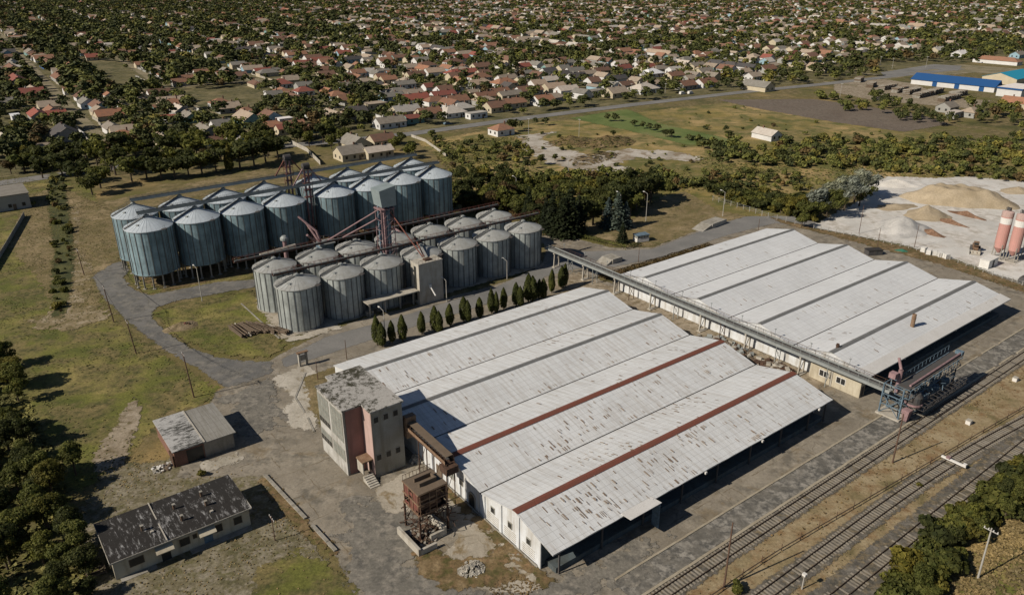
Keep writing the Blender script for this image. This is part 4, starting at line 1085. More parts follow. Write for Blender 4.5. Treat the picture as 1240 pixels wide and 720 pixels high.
# ================================================================== railway
def track(label, v0, ctr, seed):
    zb = {1: -.025, 2: .01, 3: .04}[seed]
    """ctr(u) -> v of the centreline"""
    root = T('railway_track', label, 'railway track', 0, 0, zb, 0, 'railway tracks')
    us = np.arange(-25, 230, 3.0)
    for s in (-.75, .75):
        m = MB()
        for a, b in zip(us[:-1], us[1:]):
            va, vb = ctr(a) + s, ctr(b) + s
            m.add([(a, va - .04, .20), (b, vb - .04, .20), (b, vb + .04, .20), (a, va + .04, .20), (a, va - .04, .36), (b, vb - .04, .36), (b, vb + .04, .36), (a, va + .04, .36)], [(3, 2, 1, 0), (4, 5, 6, 7), (0, 1, 5, 4), (2, 3, 7, 6)])
            m.add([(a, va - .09, .18), (b, vb - .09, .18), (b, vb + .09, .18), (a, va + .09, .18)], [(0, 1, 2, 3)])
        m.build('rail', M['rail'], root)
    rg = random.Random(seed)
    u = -3.0
    sl = MB(1).box(-.13, -1.3, 0, .13, 1.3, .17)
    first = None; n = 0
    rest = MB()
    while u < 226:
        u += .62
        if rg.random() < (.08 if seed != 3 else .42) * (1 if seed != 2 else 1.6): continue
        v = ctr(u); a = math.atan2(-(ctr(u + 1) - ctr(u - 1)), 2.0)
        if n < 100 and u > 4:
            n += 1
            if first is None: first = sl.build('sleeper', M['sleeper'], root); o = first
            else: o = first.copy(); C.objects.link(o); o.parent = root
            o.location = (u, -v, rg.uniform(-.03, .02)); o.rotation_euler = (0, 0, a + rg.uniform(-.02, .02))
        else: rest.obox((u, v, .085), (.26, 2.6, .17), -a)
    ro = rest.build('sleepers', M['sleeper'], root); ro['kind'] = 'stuff'
    return root
track('railway track nearest the warehouses, running along the platform edge', 76.2, lambda u: 76.2, 1)
track('middle railway track, bending across the dry grass', 84.3, lambda u: 84.3 + (0 if u < 45 else .00118 * (u - 45) ** 2), 2)
track('outermost railway track, with few sleepers, beside the thicket', 90.1, lambda u: 90.1, 3)
def kerb(name, label, pts, w, h, mat, cat='kerb'):
    rg = random.Random(len(pts) + 7)
    m = MB()
    for a, b in zip(pts, pts[1:]):
        L = math.hypot(b[0] - a[0], b[1] - a[1]); n = max(1, int(L / 2.0)); an = math.atan2(b[1] - a[1], b[0] - a[0])
        for i in range(n):
            if rg.random() < .04: continue
            t = (i + .5) / n
            m.obox((a[0] + (b[0] - a[0]) * t, a[1] + (b[1] - a[1]) * t + rg.uniform(-.03, .03), h / 2), (L / n - .05, w, h + rg.uniform(-.02, .02)), an)
    o = m.build(name, mat); o.location = W(0, 0, .03); o.rotation_euler = (0, 0, TH)
    return tag(o, label, cat)
kerb('kerb', 'long pale kerb line between the warehouse yard and the dark platform strip', [(6.5, 70.5), (165, 70.4)], .32, .16, M['kerb'])
kerb('kerb', 'pale platform edge beside the nearest railway track', [(4, 74.75), (165, 74.75)], .4, .2, M['kerb'])
kerb('kerb', 'crumbling low kerb between the low house plot and the yard', [(-22, 20), (-21.4, 30), (-21.0, 36), (-20.6, 43)], .5, .35, M['concrete'])
kerb('kerb', 'broken low kerb along the pale paving behind the grey tower', [(-3, -8), (-8.5, 0), (-9.5, 8), (-10.5, 13)], .35, .18, M['concrete'])
kerb('foundation_edge', 'dark edge of the concrete pad left of the squat silos', [(-1.2, -26), (-1.2, -50)], .3, .2, M['concrete'])
# fence by the rails
fr = T('rail_fence', 'low dark pipe fence with thin posts between the first two tracks', 'fence', 0, 0)
m = MB(); pts = [(u, 80.3 + max(0, u - 25) * .066, .55) for u in range(-20, 200, 6)]; m.path(pts, .07); m.build('pipe', M['rail'], fr)
m = MB()
for i in range(-5, 48):
    u = i * 4.1; v = 80.3 + max(0, u - 25) * .066
    m.bar((u, v, 0), (u, v, 1.35), .07)
m.build('posts', M['pole_wood'], fr)

def pole(name, label, cat, u, v, h, mat, arm=None, lean=0.0, r=.14, group=None):
    o = T(name, label, cat, u, v, 0, 0, group)
    m = MB(); m.tube((0, 0, 0), (lean, 0, h), r, 8, 0, r * .65); m.build('pole', mat, o)
    if arm == 'cross':
        m = MB(); m.bar((lean, -.9, h - .4), (lean, .9, h - .4), .09); m.build('crossarm', mat, o)
        m = MB(); [m.tube((lean, y, h - .36), (lean, y, h - .12), .06, 6) for y in (-.8, -.3, .3, .8)]; m.build('insulators', M['white_paint'], o)
    if arm == 'lamp':
        m = MB(); m.bar((lean, 0, h), (lean - .2, -1.1, h + .5), .07); m.build('arm', mat, o)
        m = MB(); m.obox((lean - .25, -1.4, h + .5), (.25, .7, .14)); m.build('lamp_head', M['white_paint'], o)
    return o
pole('wooden_pole', 'brown wooden pole beside the fence right of the railway loader', 'pole', 61.0, 79.1, 9.3, M['pole_wood'])
pole('wooden_pole', 'brown wooden pole standing by the first track near the bottom edge', 'pole', 16.9, 80.1, 10.6, M['pole_wood'])
pole('signal_post', 'short pale post with small box between the two nearer tracks at the bottom edge', 'post', *UV(*G(971, 713)), 2.4, M['pole_conc'], r=.1)
MB().obox((0, 0, 2.5), (.5, .5, .3)).build('signal_box', M['white_paint'], [o for o in C.objects if o.name.startswith('signal_post')][0])
tp = pole('utility_pole', 'tall thin grey pole with insulators rising out of the lower right thicket', 'pole', *UV(*G(1184, 700)), 8.6, M['pole_conc'], 'cross', -.5)
for (px, py, h, lab) in ((102, 333, 7.4, 'beside the loop road, nearest the tall silos'), (138, 390, 9.0, 'on the grass left of the loop road'), (165, 428, 7.8, 'at the lower left edge of the loop road'), (235, 481, 9.6, 'on the lawn above the two-roofed shed')):
    pole('utility_pole', 'dark wooden utility pole ' + lab, 'pole', *UV(*G(px, py)), h, M['pole_wood'], 'cross', -.5 if px > 102 else -.3, group='dark wooden utility poles along the loop road')
for (px, py, h, lab) in ((245, 365, 8.6, 'in front of the tall silos'), (467, 415, 7.6, 'in front of the pale canopy by the cypress row'), (541, 365, 5.5, 'beside the pale workhouse'), (614, 338, 5.0, 'in front of the sixth squat silo'), (625, 243, 8, 'behind the right end of the squat silos'), (750, 268, 9, 'by the blue spruces'), (782, 268, 9, 'between the spruces and the dry lawn'), (875, 262, 8, 'by the ramp above the grey-ridged warehouse')):
    pole('street_lamp', 'grey curved street lamp ' + lab, 'street lamp', *UV(*G(px, py)), h, M['pole_conc'], 'lamp', r=.11, group='grey street lamps of the works')
for (px, py, h, lab) in ((773, 318, 4.5, 'by the hedge strip above the grey-ridged warehouse'), (918, 280, 4.0, 'by the end of the hedge strip'), (1061, 305, 7, 'at the edge of the gravel yard'), (1040, 283, 9, 'in the pale gravel yard'), (1107, 300, 7, 'in front of the grey gravel heap'), (385, 460, 4.2, 'behind the grey tower'), (420, 435, 4.5, 'on the verge above the white roof')):
    pole('thin_post', 'thin dark post ' + lab, 'post', *UV(*G(px, py)), h, M['pole_wood'], r=.09)
pole('thin_post', 'thin dark pole on the weedy plot beside the low house', 'post', -26.5, 35.7, 4.3, M['pole_wood'], 'cross', r=.08)
for i, (px, py) in enumerate(((640, 165), (688, 215), (701, 166), (764, 118), (805, 118), (1017, 118), (1065, 82), (1080, 84), (1121, 82))):
    pole('far_pole', 'slim pale pole in the open ground beyond the works, %s from the left' % words[i], 'pole', *UV(*G(px, py)), 8.5, M['pole_conc'], 'cross', r=.11, group='slim pale poles beyond the works')
# slack cables between the poles of the loop road
cabs = [(102, 333, 7.2, -.3), (138, 390, 8.8, -.5), (165, 428, 7.6, -.5), (235, 481, 9.4, -.5)]
for i in range(3):
    A, B = cabs[i], cabs[i + 1]
    a = Vector((*G(A[0], A[1]), A[2])); b = Vector((*G(B[0], B[1]), B[2])); m = MB(1)
    for off in (-.6, .6):
        pts = []
        for q in range(13):
            t_ = q / 12; p_ = a.lerp(b, t_); pts.append((p_.x + off * su + A[3] * cu, p_.y - off * cu + A[3] * su, p_.z - 3.2 * t_ * (1 - t_)))
        m.path(pts, .022, 4)
    tag(m.build('power_cable', M['gutter']), 'pair of slack cables between the loop road poles, %s span from the far end' % words[i], 'cable', 'cables along the loop road')
# gate posts
g_ = T('gate_pier', 'small pale concrete gate pier with cap at the yard entrance', 'gate pier', -2.3, -11.3)
MB().box(-.6, -.25, 0, -.2, .25, 3.0).build('pier', M['concrete_pale'], g_); MB().box(.9, -.25, 0, 1.3, .25, 3.0).build('pier', M['concrete'], g_); MB().box(-.8, -.4, 3.003, 1.5, .4, 3.2).build('lintel', M['rust_light'], g_)
MB().box(-.15, -.1, 1.3, .85, .1, 2.4).build('board', M['concrete'], g_)
# signal lamp across the second track: level crossing style beam
bm = T('track_beam', 'pale pink and white metal bar lying across the middle track', 'rail equipment', *UV(*G(1154, 562)))
MB().obox((0, 0, .62), (.35, 3.9, .3), .0).build('beam', M['white_paint'], bm)
MB().obox((0, -.9, .9), (.7, .6, .25)).build('motor_box', M['pink_steel'], bm)
MB().obox((0, 1.7, .9), (.6, .5, .3)).build('end_box', M['white_paint'], bm)
bx_ = T('relay_box', 'small white box on the dry railside grass', 'box', 82.9, 81.2)
MB().box(-.45, -.4, 0, .45, .4, .75).build('body', M['white_paint'], bx_); MB().box(-.5, -.45, .753, .5, .45, .83).build('lid', M['concrete_pale'], bx_)
bx_ = T('relay_box', 'small white box farther right, near the end of the railside grass', 'box', *UV(*G(1229, 461)))
MB().box(-.45, -.4, 0, .45, .4, .75).build('body', M['white_paint'], bx_); MB().box(-.5, -.45, .753, .5, .45, .83).build('lid', M['concrete_pale'], bx_)

# ================================================================== railway loader
ld = T('railway_loader', 'blue and pink steel railway loading machine with long inclined boom at the gallery end', 'loader', 75, 70.5)
m = MB()
for x in (-1.2, 1.4):
    for y in (-1.0, 2.6):
        m.bar((x, y, 0), (x, y, 6.2), .22)
for z in (2.2, 4.2, 6.2):
    for x in (-1.2, 1.4): m.bar((x, -1, z), (x, 2.6, z), .14)
    for y in (-1.0, 2.6): m.bar((-1.2, y, z), (1.4, y, z), .14)
for x in (-1.2, 1.4): m.bar((x, -1, .3), (x, 2.6, 4.2), .1); m.bar((x, 2.6, .3), (x, -1, 4.2), .1)
m.build('tower_frame', M['blue_steel'], ld)
MB().box(-1.7, -1.4, 0, 1.9, 3.0, .4).build('footing', M['concrete_pale'], ld)
m = MB(); m.tube((0, .8, 4.6), (0, .8, 9.2), .4, 12); m.tube((0, .8, 9.2), (.9, -.4, 10.8), .25, 10); m.obox((-1.3, .3, 8.4), (1.2, 1.2, 1.0)); m.build('elevator_leg', M['pink_steel'], ld)
m = MB(); m.lathe([(0, 3.2), (1.35, 3.4), (1.35, 4.6), (.9, 5.2), (0, 5.4)], 16, 0, 1.6, 3.4); m.build('drum', M['dark_steel'], ld)
m = MB(); m.lathe([(0, 2.9), (1.5, 3.0), (1.5, 3.35), (1.3, 3.35)], 16, 0, 1.6, 3.4); m.build('collar', M['pink_steel'], ld)
# boom: a truss along u, 18 m
def truss(m, x0, x1, ya, yb, z0a, z0b, h, n, w=.12):
    for y in (ya, yb):
        m.bar((x0, y, z0a), (x1, y, z0b), w); m.bar((x0, y, z0a + h), (x1, y, z0b + h), w)
        for i in range(n):
            xa = x0 + (x1 - x0) * i / n; xb = x0 + (x1 - x0) * (i + 1) / n
            za = z0a + (z0b - z0a) * i / n; zb = z0a + (z0b - z0a) * (i + 1) / n
            m.bar((xa, y, za), (xb, y, zb + h) if i % 2 else (xb, y, zb), w * .7); m.bar((xa, y, za + h), (xb, y, zb), w * .7) if i % 2 == 0 else None
            m.bar((xa, y, za), (xa, y, za + h), w * .7)
    for i in range(n + 1):
        xa = x0 + (x1 - x0) * i / n; za = z0a + (z0b - z0a) * i / n
        m.bar((xa, ya, za), (xa, yb, za), w * .7); m.bar((xa, ya, za + h), (xa, yb, za + h), w * .7)
m = MB(); truss(m, -1, 18, 1.0, 3.6, 4.8, 5.4, 1.7, 11); m.build('boom_frame', M['blue_steel'], ld)
m = MB(); m.add([(-1, 1.2, 6.7), (18.5, 1.2, 7.3), (18.5, 3.4, 7.3), (-1, 3.4, 6.7), (-1, 1.2, 6.58), (18.5, 1.2, 7.18), (18.5, 3.4, 7.18), (-1, 3.4, 6.58)], [(3, 2, 1, 0), (4, 5, 6, 7), (0, 1, 5, 4), (1, 2, 6, 5), (2, 3, 7, 6), (3, 0, 4, 7)]); m.build('boom_deck', M['dark_steel'], ld)
m = MB(); m.tube((0, 2.9, 6.95), (18.8, 2.9, 7.6), .2, 10); m.build('conveyor_tube', M['pink_steel'], ld)
m = MB(); m.obox((18.6, 2.6, 7.5), (.9, 1.3, .8)); m.build('boom_head', M['blue_steel'], ld)
for x, y in ((5, 1.1), (5, 3.5), (10.5, 1.1), (10.5, 3.5), (16.3, 1.1), (16.3, 3.5)):
    m = MB(); m.bar((x, y, 0), (x, y, 5.1), .2); m.bar((x - 1.2, y, 0), (x, y, 4.2), .1); m.build('leg', M['dark_steel'], ld)
m = MB(); rg = random.Random(8)
for i in range(190):
    x, y, z = rg.uniform(2, 15), rg.uniform(1.0, 4.4), rg.uniform(1.2, 5.0)
    m.bar((x, y, z), (x + rg.uniform(-2, 2), y + rg.uniform(-.6, .6), z + rg.uniform(-1, 1)), rg.uniform(.06, .16))
m.build('lattice', M['blue_steel'], ld)
for i in range(6): MB().obox((3 + i * 2.1, 2.4 + (i % 2) * .8, 3.2), (1.3, 1.2, 1.5), .2 * i).build('chute', M['blue_steel'] if i % 2 else M['dark_steel'], ld)
m = MB(); truss(m, 1, 17, 4.4, 5.6, 2.6, 2.8, .9, 12, .09); m.build('lower_walkway', M['dark_steel'], ld)
m = MB(); m.add([(-1.2, 2.8, 2.6), (.2, 2.8, 2.6), (.2, 4.2, 2.6), (-1.2, 4.2, 2.6), (-.9, 3.1, .4), (-.1, 3.1, .4), (-.1, 3.9, .4), (-.9, 3.9, .4)], [(0, 1, 2, 3), (7, 6, 5, 4), (0, 4, 5, 1), (1, 5, 6, 2), (2, 6, 7, 3), (3, 7, 4, 0)]); m.build('spout', M['pink_steel'], ld)
m = MB()
for i in range(14): m.bar((-.8 + i * 1.4, 1.0, 7.2 + i * .045), (-.8 + i * 1.4, 1.0, 8.2 + i * .045), .05)
m.bar((-.8, 1.0, 8.2), (17.4, 1.0, 8.8), .05); m.build('railing', M['blue_steel'], ld)

# timber stacks and heaps by the loop road
for i, (px, py, L) in enumerate(((285, 404, 7.5), (294, 402, 7.5), (303, 400, 7.2), (312, 400, 6.8), (321, 401, 6.4), (330, 402, 5.6), (338, 404, 4.6))):
    u_, v_ = UV(*G(px, py))
    o = T('timber_stack', 'stack of old beams on the grass island, %s from the left' % words[i], 'timber', u_, v_, 0, .1 + i * .05, 'stacks of old beams on the grass island')
    m = MB(); rg = random.Random(i)
    for k in range(6 if i < 3 else 5):
        for q in range(4): m.obox((rg.uniform(-.2, .2) + k * .34, rg.uniform(-.3, .3), .14 + q * .24), (.2, L * rg.uniform(.8, 1), .2), rg.uniform(-.05, .05), 1 if rg.random() < .16 else 0)
    m.build('beams', [M['wood'], M['concrete_pale']], o)
def mound(name, label, px, py, rx, ry, h, mat, rot=0.0, seed=1, flat=.0, cat='heap', n=44, rough=.16):
    rg = np.random.default_rng(seed)
    x, y = G(px, py)
    N = 36
    ph = rg.uniform(0, 6.28, 6)
    V = []; F = []
    for j in range(N + 1):
        q = j / N
        for i in range(n):
            t = 2 * math.pi * i / n
            e = 1 + .10 * math.sin(2 * t + ph[0]) + .07 * math.sin(3 * t + ph[1]) + .05 * math.sin(7 * t + ph[2])
            X, Y = rx * q * e * math.cos(t), ry * q * e * math.sin(t)
            k = min(1.0, (1 - q) / (1 - flat)) if flat < 1 else 1
            k = k ** 1.15 if flat == 0 else min(1, k)
            z = h * k + (rough * h * .5 * math.sin(X * .9 + ph[3]) * math.sin(Y * 1.1 + ph[4]) + rg.uniform(-.05, .05) * rough * 6 * min(1, h)) * (q < .97) * min(1, (1 - q) * 5)
            V.append((X, Y, z - (.04 if q >= .99 else -.03)))
    for j in range(N):
        for i in range(n): F.append((j * n + i, (j + 1) * n + i, (j + 1) * n + (i + 1) % n, j * n + (i + 1) % n))
    o = quads_object(name, np.array(V), np.array(F), mat)
    o.data.polygons.foreach_set('use_smooth', [True] * len(F))
    o.location = (x, y, .02); o.rotation_euler = (0, 0, rot)
    return tag(o, label, cat)
M['sand'] = ground_mat('tan_sand', [(.35, (.30, .245, .165)), (.65, (.40, .335, .24))], .15, fine=.25)
M['gravel_grey'] = ground_mat('grey_crushed_stone', [(.35, (.36, .355, .34)), (.65, (.50, .49, .47))], .2, fine=.2)
M['brick_red'] = ground_mat('crushed_brick', [(.35, (.14, .08, .05)), (.65, (.26, .165, .11))], .5, fine=.5)
M['chalk_heap'] = ground_mat('white_chalk_heap', [(.35, (.52, .50, .46)), (.65, (.64, .62, .58))], .2, fine=.2)
M['straw_heap'] = ground_mat('rotted_straw', [(.35, (.16, .125, .07)), (.65, (.27, .215, .14))], .5, fine=.4)
mound('sand_heap', 'large flat-topped tan sand heap at the back of the gravel yard', 1158, 244, 17, 9, 5.0, M['sand'], -.35, 2, .45)
mound('sand_heap', 'low tan sand heap left of the large flat-topped one', 1085, 251, 8, 4, 1.1, M['sand'], .2, 3)
mound('gravel_heap', 'grey crushed stone heap with a smooth cone in the gravel yard', 1092, 277, 10, 8, 4.2, M['gravel_grey'], .5, 4)
mound('gravel_heap', 'tan and grey stone heap behind the grey cone', 1122, 261, 9, 6, 3.4, M['sand'], .5, 5)
mound('chalk_heap', 'white chalky heap beside the silver willows', 1085, 224, 11, 5, 2.2, M['chalk_heap'], .1, 6)
mound('brick_heap', 'long low reddish rubble ridge nearest the wheel loader', 1127, 283, 5.6, 1.5, 1.4, M['brick_red'], -1.0, 7)
mound('brick_heap', 'long low reddish rubble ridge in the middle of three', 1150, 270, 6.0, 1.4, 1.3, M['brick_red'], -1.0, 8)
mound('brick_heap', 'long low reddish rubble ridge farthest back of three', 1170, 261, 7.2, 1.5, 1.4, M['brick_red'], -1.05, 9)
mound('sand_heap', 'small sand heap at the right end of the yard behind the red silos', 1232, 232, 7, 4, 1.8, M['sand'], 0, 10)
mound('earth_mound', 'brown weedy earth mound on the chalky clearing, left one', 690, 172, 12, 8, 3.0, M['scrub_dirt'], .6, 12)
mound('earth_mound', 'wide brown weedy earth mound in the middle of the chalky clearing', 735, 173, 18, 10, 3.4, M['scrub_dirt'], .6, 13)
mound('earth_mound', 'long dry mound between the arms of the chalk track', 720, 192, 17, 7, 2.2, M['grass_dry'] if 0 else M['scrub_dirt'], .8, 14)
mound('straw_heap', 'low rotted straw heap at the left tip of the grass island', 220, 396, 4.6, 2.4, 1.3, M['straw_heap'], .8, 15)
rubble('rubble_pile', 'small dark brick rubble on the straw heap of the grass island', *UV(*G(226, 396)), 1.2, .9, 1.2, 50, [M['rust'], M['rust_red']], 17, (.2, .5))
# concrete ramps
def ramp(label, px, py, L, rot):
    x, y = G(px, py); o = thing('loading_ramp', label, 'ramp', (x, y, 0), rot)
    m = MB(1); w = 2.0
    m.add([(-L / 2, -w, 0), (L / 2, -w, 0), (L / 2, w, 0), (-L / 2, w, 0), (-L * .1, -w, 1.3), (L / 2, -w, 1.3), (L / 2, w, 1.3), (-L * .1, w, 1.3)], [(3, 2, 1, 0), (4, 5, 6, 7), (0, 1, 5, 4), (1, 2, 6, 5), (2, 3, 7, 6), (3, 0, 4, 7)])
    m.build('slab', M['concrete'], o)
    m = MB(1); m.box(-L * .1, -w - .2, 0, L / 2, -w - .003, 1.5); m.build('side_wall', M['concrete_pale'], o)
ramp('grey concrete loading ramp with pale side wall near the hedge corner', 737, 317, 6, TH)
ramp('long grey concrete loading ramp with pale edge beside the dry lawn', 858, 274, 13, TH + .1)
# caravan-like kiosk with windows
ck = thing('kiosk', 'small white and blue glazed kiosk cabin on the dry lawn beside the hedge', 'kiosk', (*G(776, 292), 0), TH - .25)
MB().box(-2.0, -1.2, .2, 2.0, 1.2, 1.3).build('body', M['white_paint'], ck)
MB().box(-1.95, -1.15, 1.303, 1.95, 1.15, 2.1).build('window_band', M['glass_grey'], ck)
m = MB(); [m.box(-1.98 + i * .95, s * 1.18 - .03, 1.3, -1.88 + i * .95, s * 1.18 + .03, 2.12) for i in range(5) for s in (-1, 1)]; m.build('frame', M['white_paint'], ck)
MB().box(-2.15, -1.35, 2.12, 2.15, 1.35, 2.3).build('roof', M['blue_steel'], ck)

# ================================================================== gravel yard machines
def cement_silo(label, px, py):
    x, y = G(px, py); o = thing('cement_silo', label, 'silo', (x, y, 0), TH, 'faded red cement silos')
    r = 1.45
    m = MB(1); m.lathe([(r, 3.2), (r, 13.2), (.5, 13.6), (0, 13.6)], 20); m.lathe([(r, 3.2), (.35, 1.6), (0, 1.6)], 20); m.build('body', M['red_fade'], o)
    m = MB(1); m.lathe([(r + .02, 10.0), (r + .02, 11.7)], 20); m.build('white_band', M['white_paint'], o)
    m = MB(1); m.lathe([(r + .03, 12.0), (r + .03, 13.22), (.5, 13.63)], 20); m.build('top_band', M['pale_pink'], o)
    m = MB(1); m.obox((0, 0, 14.0), (.9, .9, .8)); m.bar((.6, .6, 13.4), (.6, .6, 14.4), .08); m.bar((-.6, .6, 13.4), (-.6, .6, 14.4), .08); m.bar((.6, .6, 14.4), (-.6, .6, 14.4), .08); m.build('filter', M['dark_steel'], o)
    for sx in (-1, 1):
        for sy in (-1, 1): MB(1).bar((sx * 1.15, sy * 1.15, 0), (sx, sy, 4.2), .2).build('leg', M['concrete'], o)
    m = MB(1); m.bar((r + .2, .3, 1), (r + .2, .3, 13.4), .07); m.bar((r + .2, -.1, 1), (r + .2, -.1, 13.4), .07); [m.bar((r + .2, -.1, 1 + i * .5), (r + .2, .3, 1 + i * .5), .05) for i in range(24)]; m.build('ladder', M['rust'], o)
    MB(1).obox((0, 0, .1), (3.6, 3.6, .2)).build('footing', M['concrete_pale'], o)
M['red_fade'] = weathered('sun_faded_red_paint', (.50, .26, .23), (.38, .24, .2), .4, .5, streak=(1, 1, .12), fine=.12)
cement_silo('faded red cement silo with white band, left one of the group', 1207, 312)
cement_silo('faded red cement silo with white band, middle one of the group', 1224, 316)
cement_silo('faded red cement silo with white band, at the right edge of the photo', 1243, 313)
wl = thing('wheel_loader', 'old tan wheel loader standing on the pale gravel', 'wheel loader', (*G(1180, 305), 0), 4.2)
m = MB(1); m.box(-2.4, -.75, .9, -.2, .75, 2.0); m.box(-2.6, -.8, .7, -2.4, .8, 1.8); m.build('body', M['loader_tan'] if 'loader_tan' in M else M['rust_light'], wl)
m = MB(1); m.box(-.2, -.7, .8, .9, .7, 1.5); m.build('front_frame', M['rust_light'], wl)
m = MB(1); m.box(-.5, -.65, 2.003, .55, .65, 3.1); m.build('cab', M['rust_light'], wl); c_ = wl.children[-1]
m = MB(1); m.box(-.42, -.68, 2.2, .47, -.653, 2.95); m.box(-.42, .653, 2.2, .47, .68, 2.95); m.box(.553, -.55, 2.2, .58, .55, 2.95); m.build('window', M['glass'], c_)
for x in (-1.6, 1.3):
    for y in (-1.0, 1.0):
        o = MB(1).tube((x, y - .28, .75), (x, y + .28, .75), .75, 14).build('wheel', M['dark_steel'], wl)
for y in (-.5, .5): MB(1).bar((.6, y, 1.5), (2.5, y, .6), .18).build('lift_arm', M['rust_light'], wl)
m = MB(1); m.add([(2.3, -1.3, .2), (3.3, -1.3, .15), (3.3, 1.3, .15), (2.3, 1.3, .2), (2.3, -1.3, 1.15), (2.3, 1.3, 1.15), (2.9, -1.3, 1.0), (2.9, 1.3, 1.0)], [(0, 1, 2, 3), (0, 3, 5, 4), (0, 4, 6, 1), (3, 2, 7, 5)]); m.build('bucket', M['concrete_pale'], wl)
# container hut, tank, boxes, truck
def simple_hut(name, label, cat, px, py, L, Wd, H, rot, wall, roof, z=0):
    o = thing(name, label, cat, (*G(px, py), z), rot)
    MB(1).box(-L / 2, -Wd / 2, 0, L / 2, Wd / 2, H).build('wall', wall, o)
    MB(1).box(-L / 2 - .12, -Wd / 2 - .12, H + .003, L / 2 + .12, Wd / 2 + .12, H + .14).build('roof', roof, o)
    MB(1).box(-.45, -Wd / 2 - .05, 0, .45, -Wd / 2 - .003, 2.0).build('door', M['dark_steel'], o)
    return o
simple_hut('site_hut', 'white site hut beside the weeds under the left red silo', 'hut', 1196, 322, 5.5, 2.4, 2.3, TH, M['white_paint'], M['white_paint'])
for i, (px, py) in enumerate(((1118, 305), (1124, 308), (1131, 309), (1138, 311), (1145, 313))):
    o = thing('water_tank', 'white cube tank in the row by the gravel yard edge, %s from the left' % words[i], 'tank', (*G(px, py), 0), TH + i * .3, 'white cube tanks at the gravel yard edge')
    MB(1).box(-.7, -.6, .15, .7, .6, 1.4).build('body', M['white_paint'], o)
    m = MB(1); m.box(-.75, -.65, 0, .75, .65, .14); [m.bar((s * .72, t_ * .62, .1), (s * .72, t_ * .62, 1.45), .06) for s in (-1, 0, 1) for t_ in (-1, 1)]; m.build('cage', M['galv'], o)
mound('tarpaulin_heap', 'small heap under a green tarpaulin by the gravel yard edge', 1092, 304, 2.3, 1.2, .7, weathered('green_tarpaulin', (.03, .16, .11), (.1, .12, .08), 1, .3), -.4, 21)
dk = simple_hut('dumpster', 'dark skip container beside the far end of the white warehouse roofs', 'skip', 1057, 308, 4.2, 2.2, 1.5, TH - .5, M['dark_steel'], M['gutter'])
def car(label, px, py, rot, mat, van=False, group=None, z=0):
    o = thing('parked_car', label, 'car', (*G(px, py), z), rot, group)
    H = 1.9 if van else 1.45
    m = MB(1)
    prof = [(-2.1, .35), (2.1, .35), (2.15, .75), (1.3, .95 if not van else 1.1), (.75, H), (-1.3 if not van else -2.0, H), (-2.0, .95), (-2.15, .8)]
    n = len(prof); vs = [(p[0], -.85, p[1]) for p in prof] + [(p[0], .85, p[1]) for p in prof]
    vs = [(a, b * (.86 if c > 1.3 else 1), c) for a, b, c in vs]
    m.add(vs, [tuple(range(n)), tuple(range(n, 2 * n))[::-1]] + [(i, n + i, n + (i + 1) % n, (i + 1) % n) for i in range(n)])
    m.build('body', mat, o)
    m = MB(1); m.box(-1.35, -.84, 1.0, .7, -.80, 1.32); m.box(-1.35, .80, 1.0, .7, .84, 1.32); m.build('window', M['glass'], o)
    for x in (-1.3, 1.35):
        for y in (-.8, .8): MB(1).tube((x, y - .1, .33), (x, y + .1, .33), .33, 12).build('wheel', M['dark_steel'], o)
    return o
car('dark car at the right edge beside the gravel yard', 1240, 341, TH, M['dark_steel'])
car('white van parked by the main road, left one of a pair', 826, 114.5, TH, M['white_paint'], True)
car('white van parked by the main road, right one of a pair', 836, 114, TH, M['white_paint'], True)
car('white car parked by the red hipped house on the dry lane', 321, 113, 2.0, M['white_paint'])
car('blue-grey car on the main road verge before the pale hipped house', 542, 151, TH, M['blue_steel'])
car('white van near the end of the side road', 1060, 84, TH, M['white_paint'], True)
# fence of the works towards the scrub
def fence(label, pts, step=3.0, h=1.8, mat=None, board=False):
    o = thing('fence', label, 'fence', (0, 0, 0))
    mp = MB(1); mw = MB(1)
    for a, b in zip(pts, pts[1:]):
        A = Vector((*a, 0)); B = Vector((*b, 0)); L = (B - A).length; n = max(1, int(L / step))
        for i in range(n):
            p = A + (B - A) * i / n; mp.bar((p.x, p.y, 0), (p.x, p.y, h), .13)
        if board:
            an = math.atan2(b[1] - a[1], b[0] - a[0]); c = (A + B) / 2
            mw.obox((c.x, c.y, h / 2), (L, .08, h - .1), an)
        else:
            for z in (h * .4, h * .7, h * .95): mw.tube((a[0], a[1], z), (b[0], b[1], z), .025, 4)
    mp.build('posts', mat or M['pole_conc'], o); mw.build('boards' if board else 'wires', mat or M['galv'], o)
fence('concrete post fence between the dry lawn and the scrub', gp([(863, 243), (900, 254), (930, 264), (985, 277)]), 2.6)
fence('broken pale fence along the near edge of the gravel yard', gp([(985, 277), (1040, 288), (1100, 301), (1150, 315), (1190, 330), (1250, 350)]), 2.2, 1.3)
fence('pale concrete wall fence beside the lane behind the tall silos', gp([(348, 172), (372, 184), (388, 200)]), 2.5, 1.9, M['concrete_pale'], True)
fence('pale wall along the lane right of the silo barns', gp([(498, 166), (515, 172), (540, 190)]), 2.5, 1.4, M['concrete_pale'], True)
fence('concrete board fence by the grey farm shed at the left edge', gp([(30, 262), (8, 300), (-20, 345)]), 2.5, 1.6, M['concrete'], True)

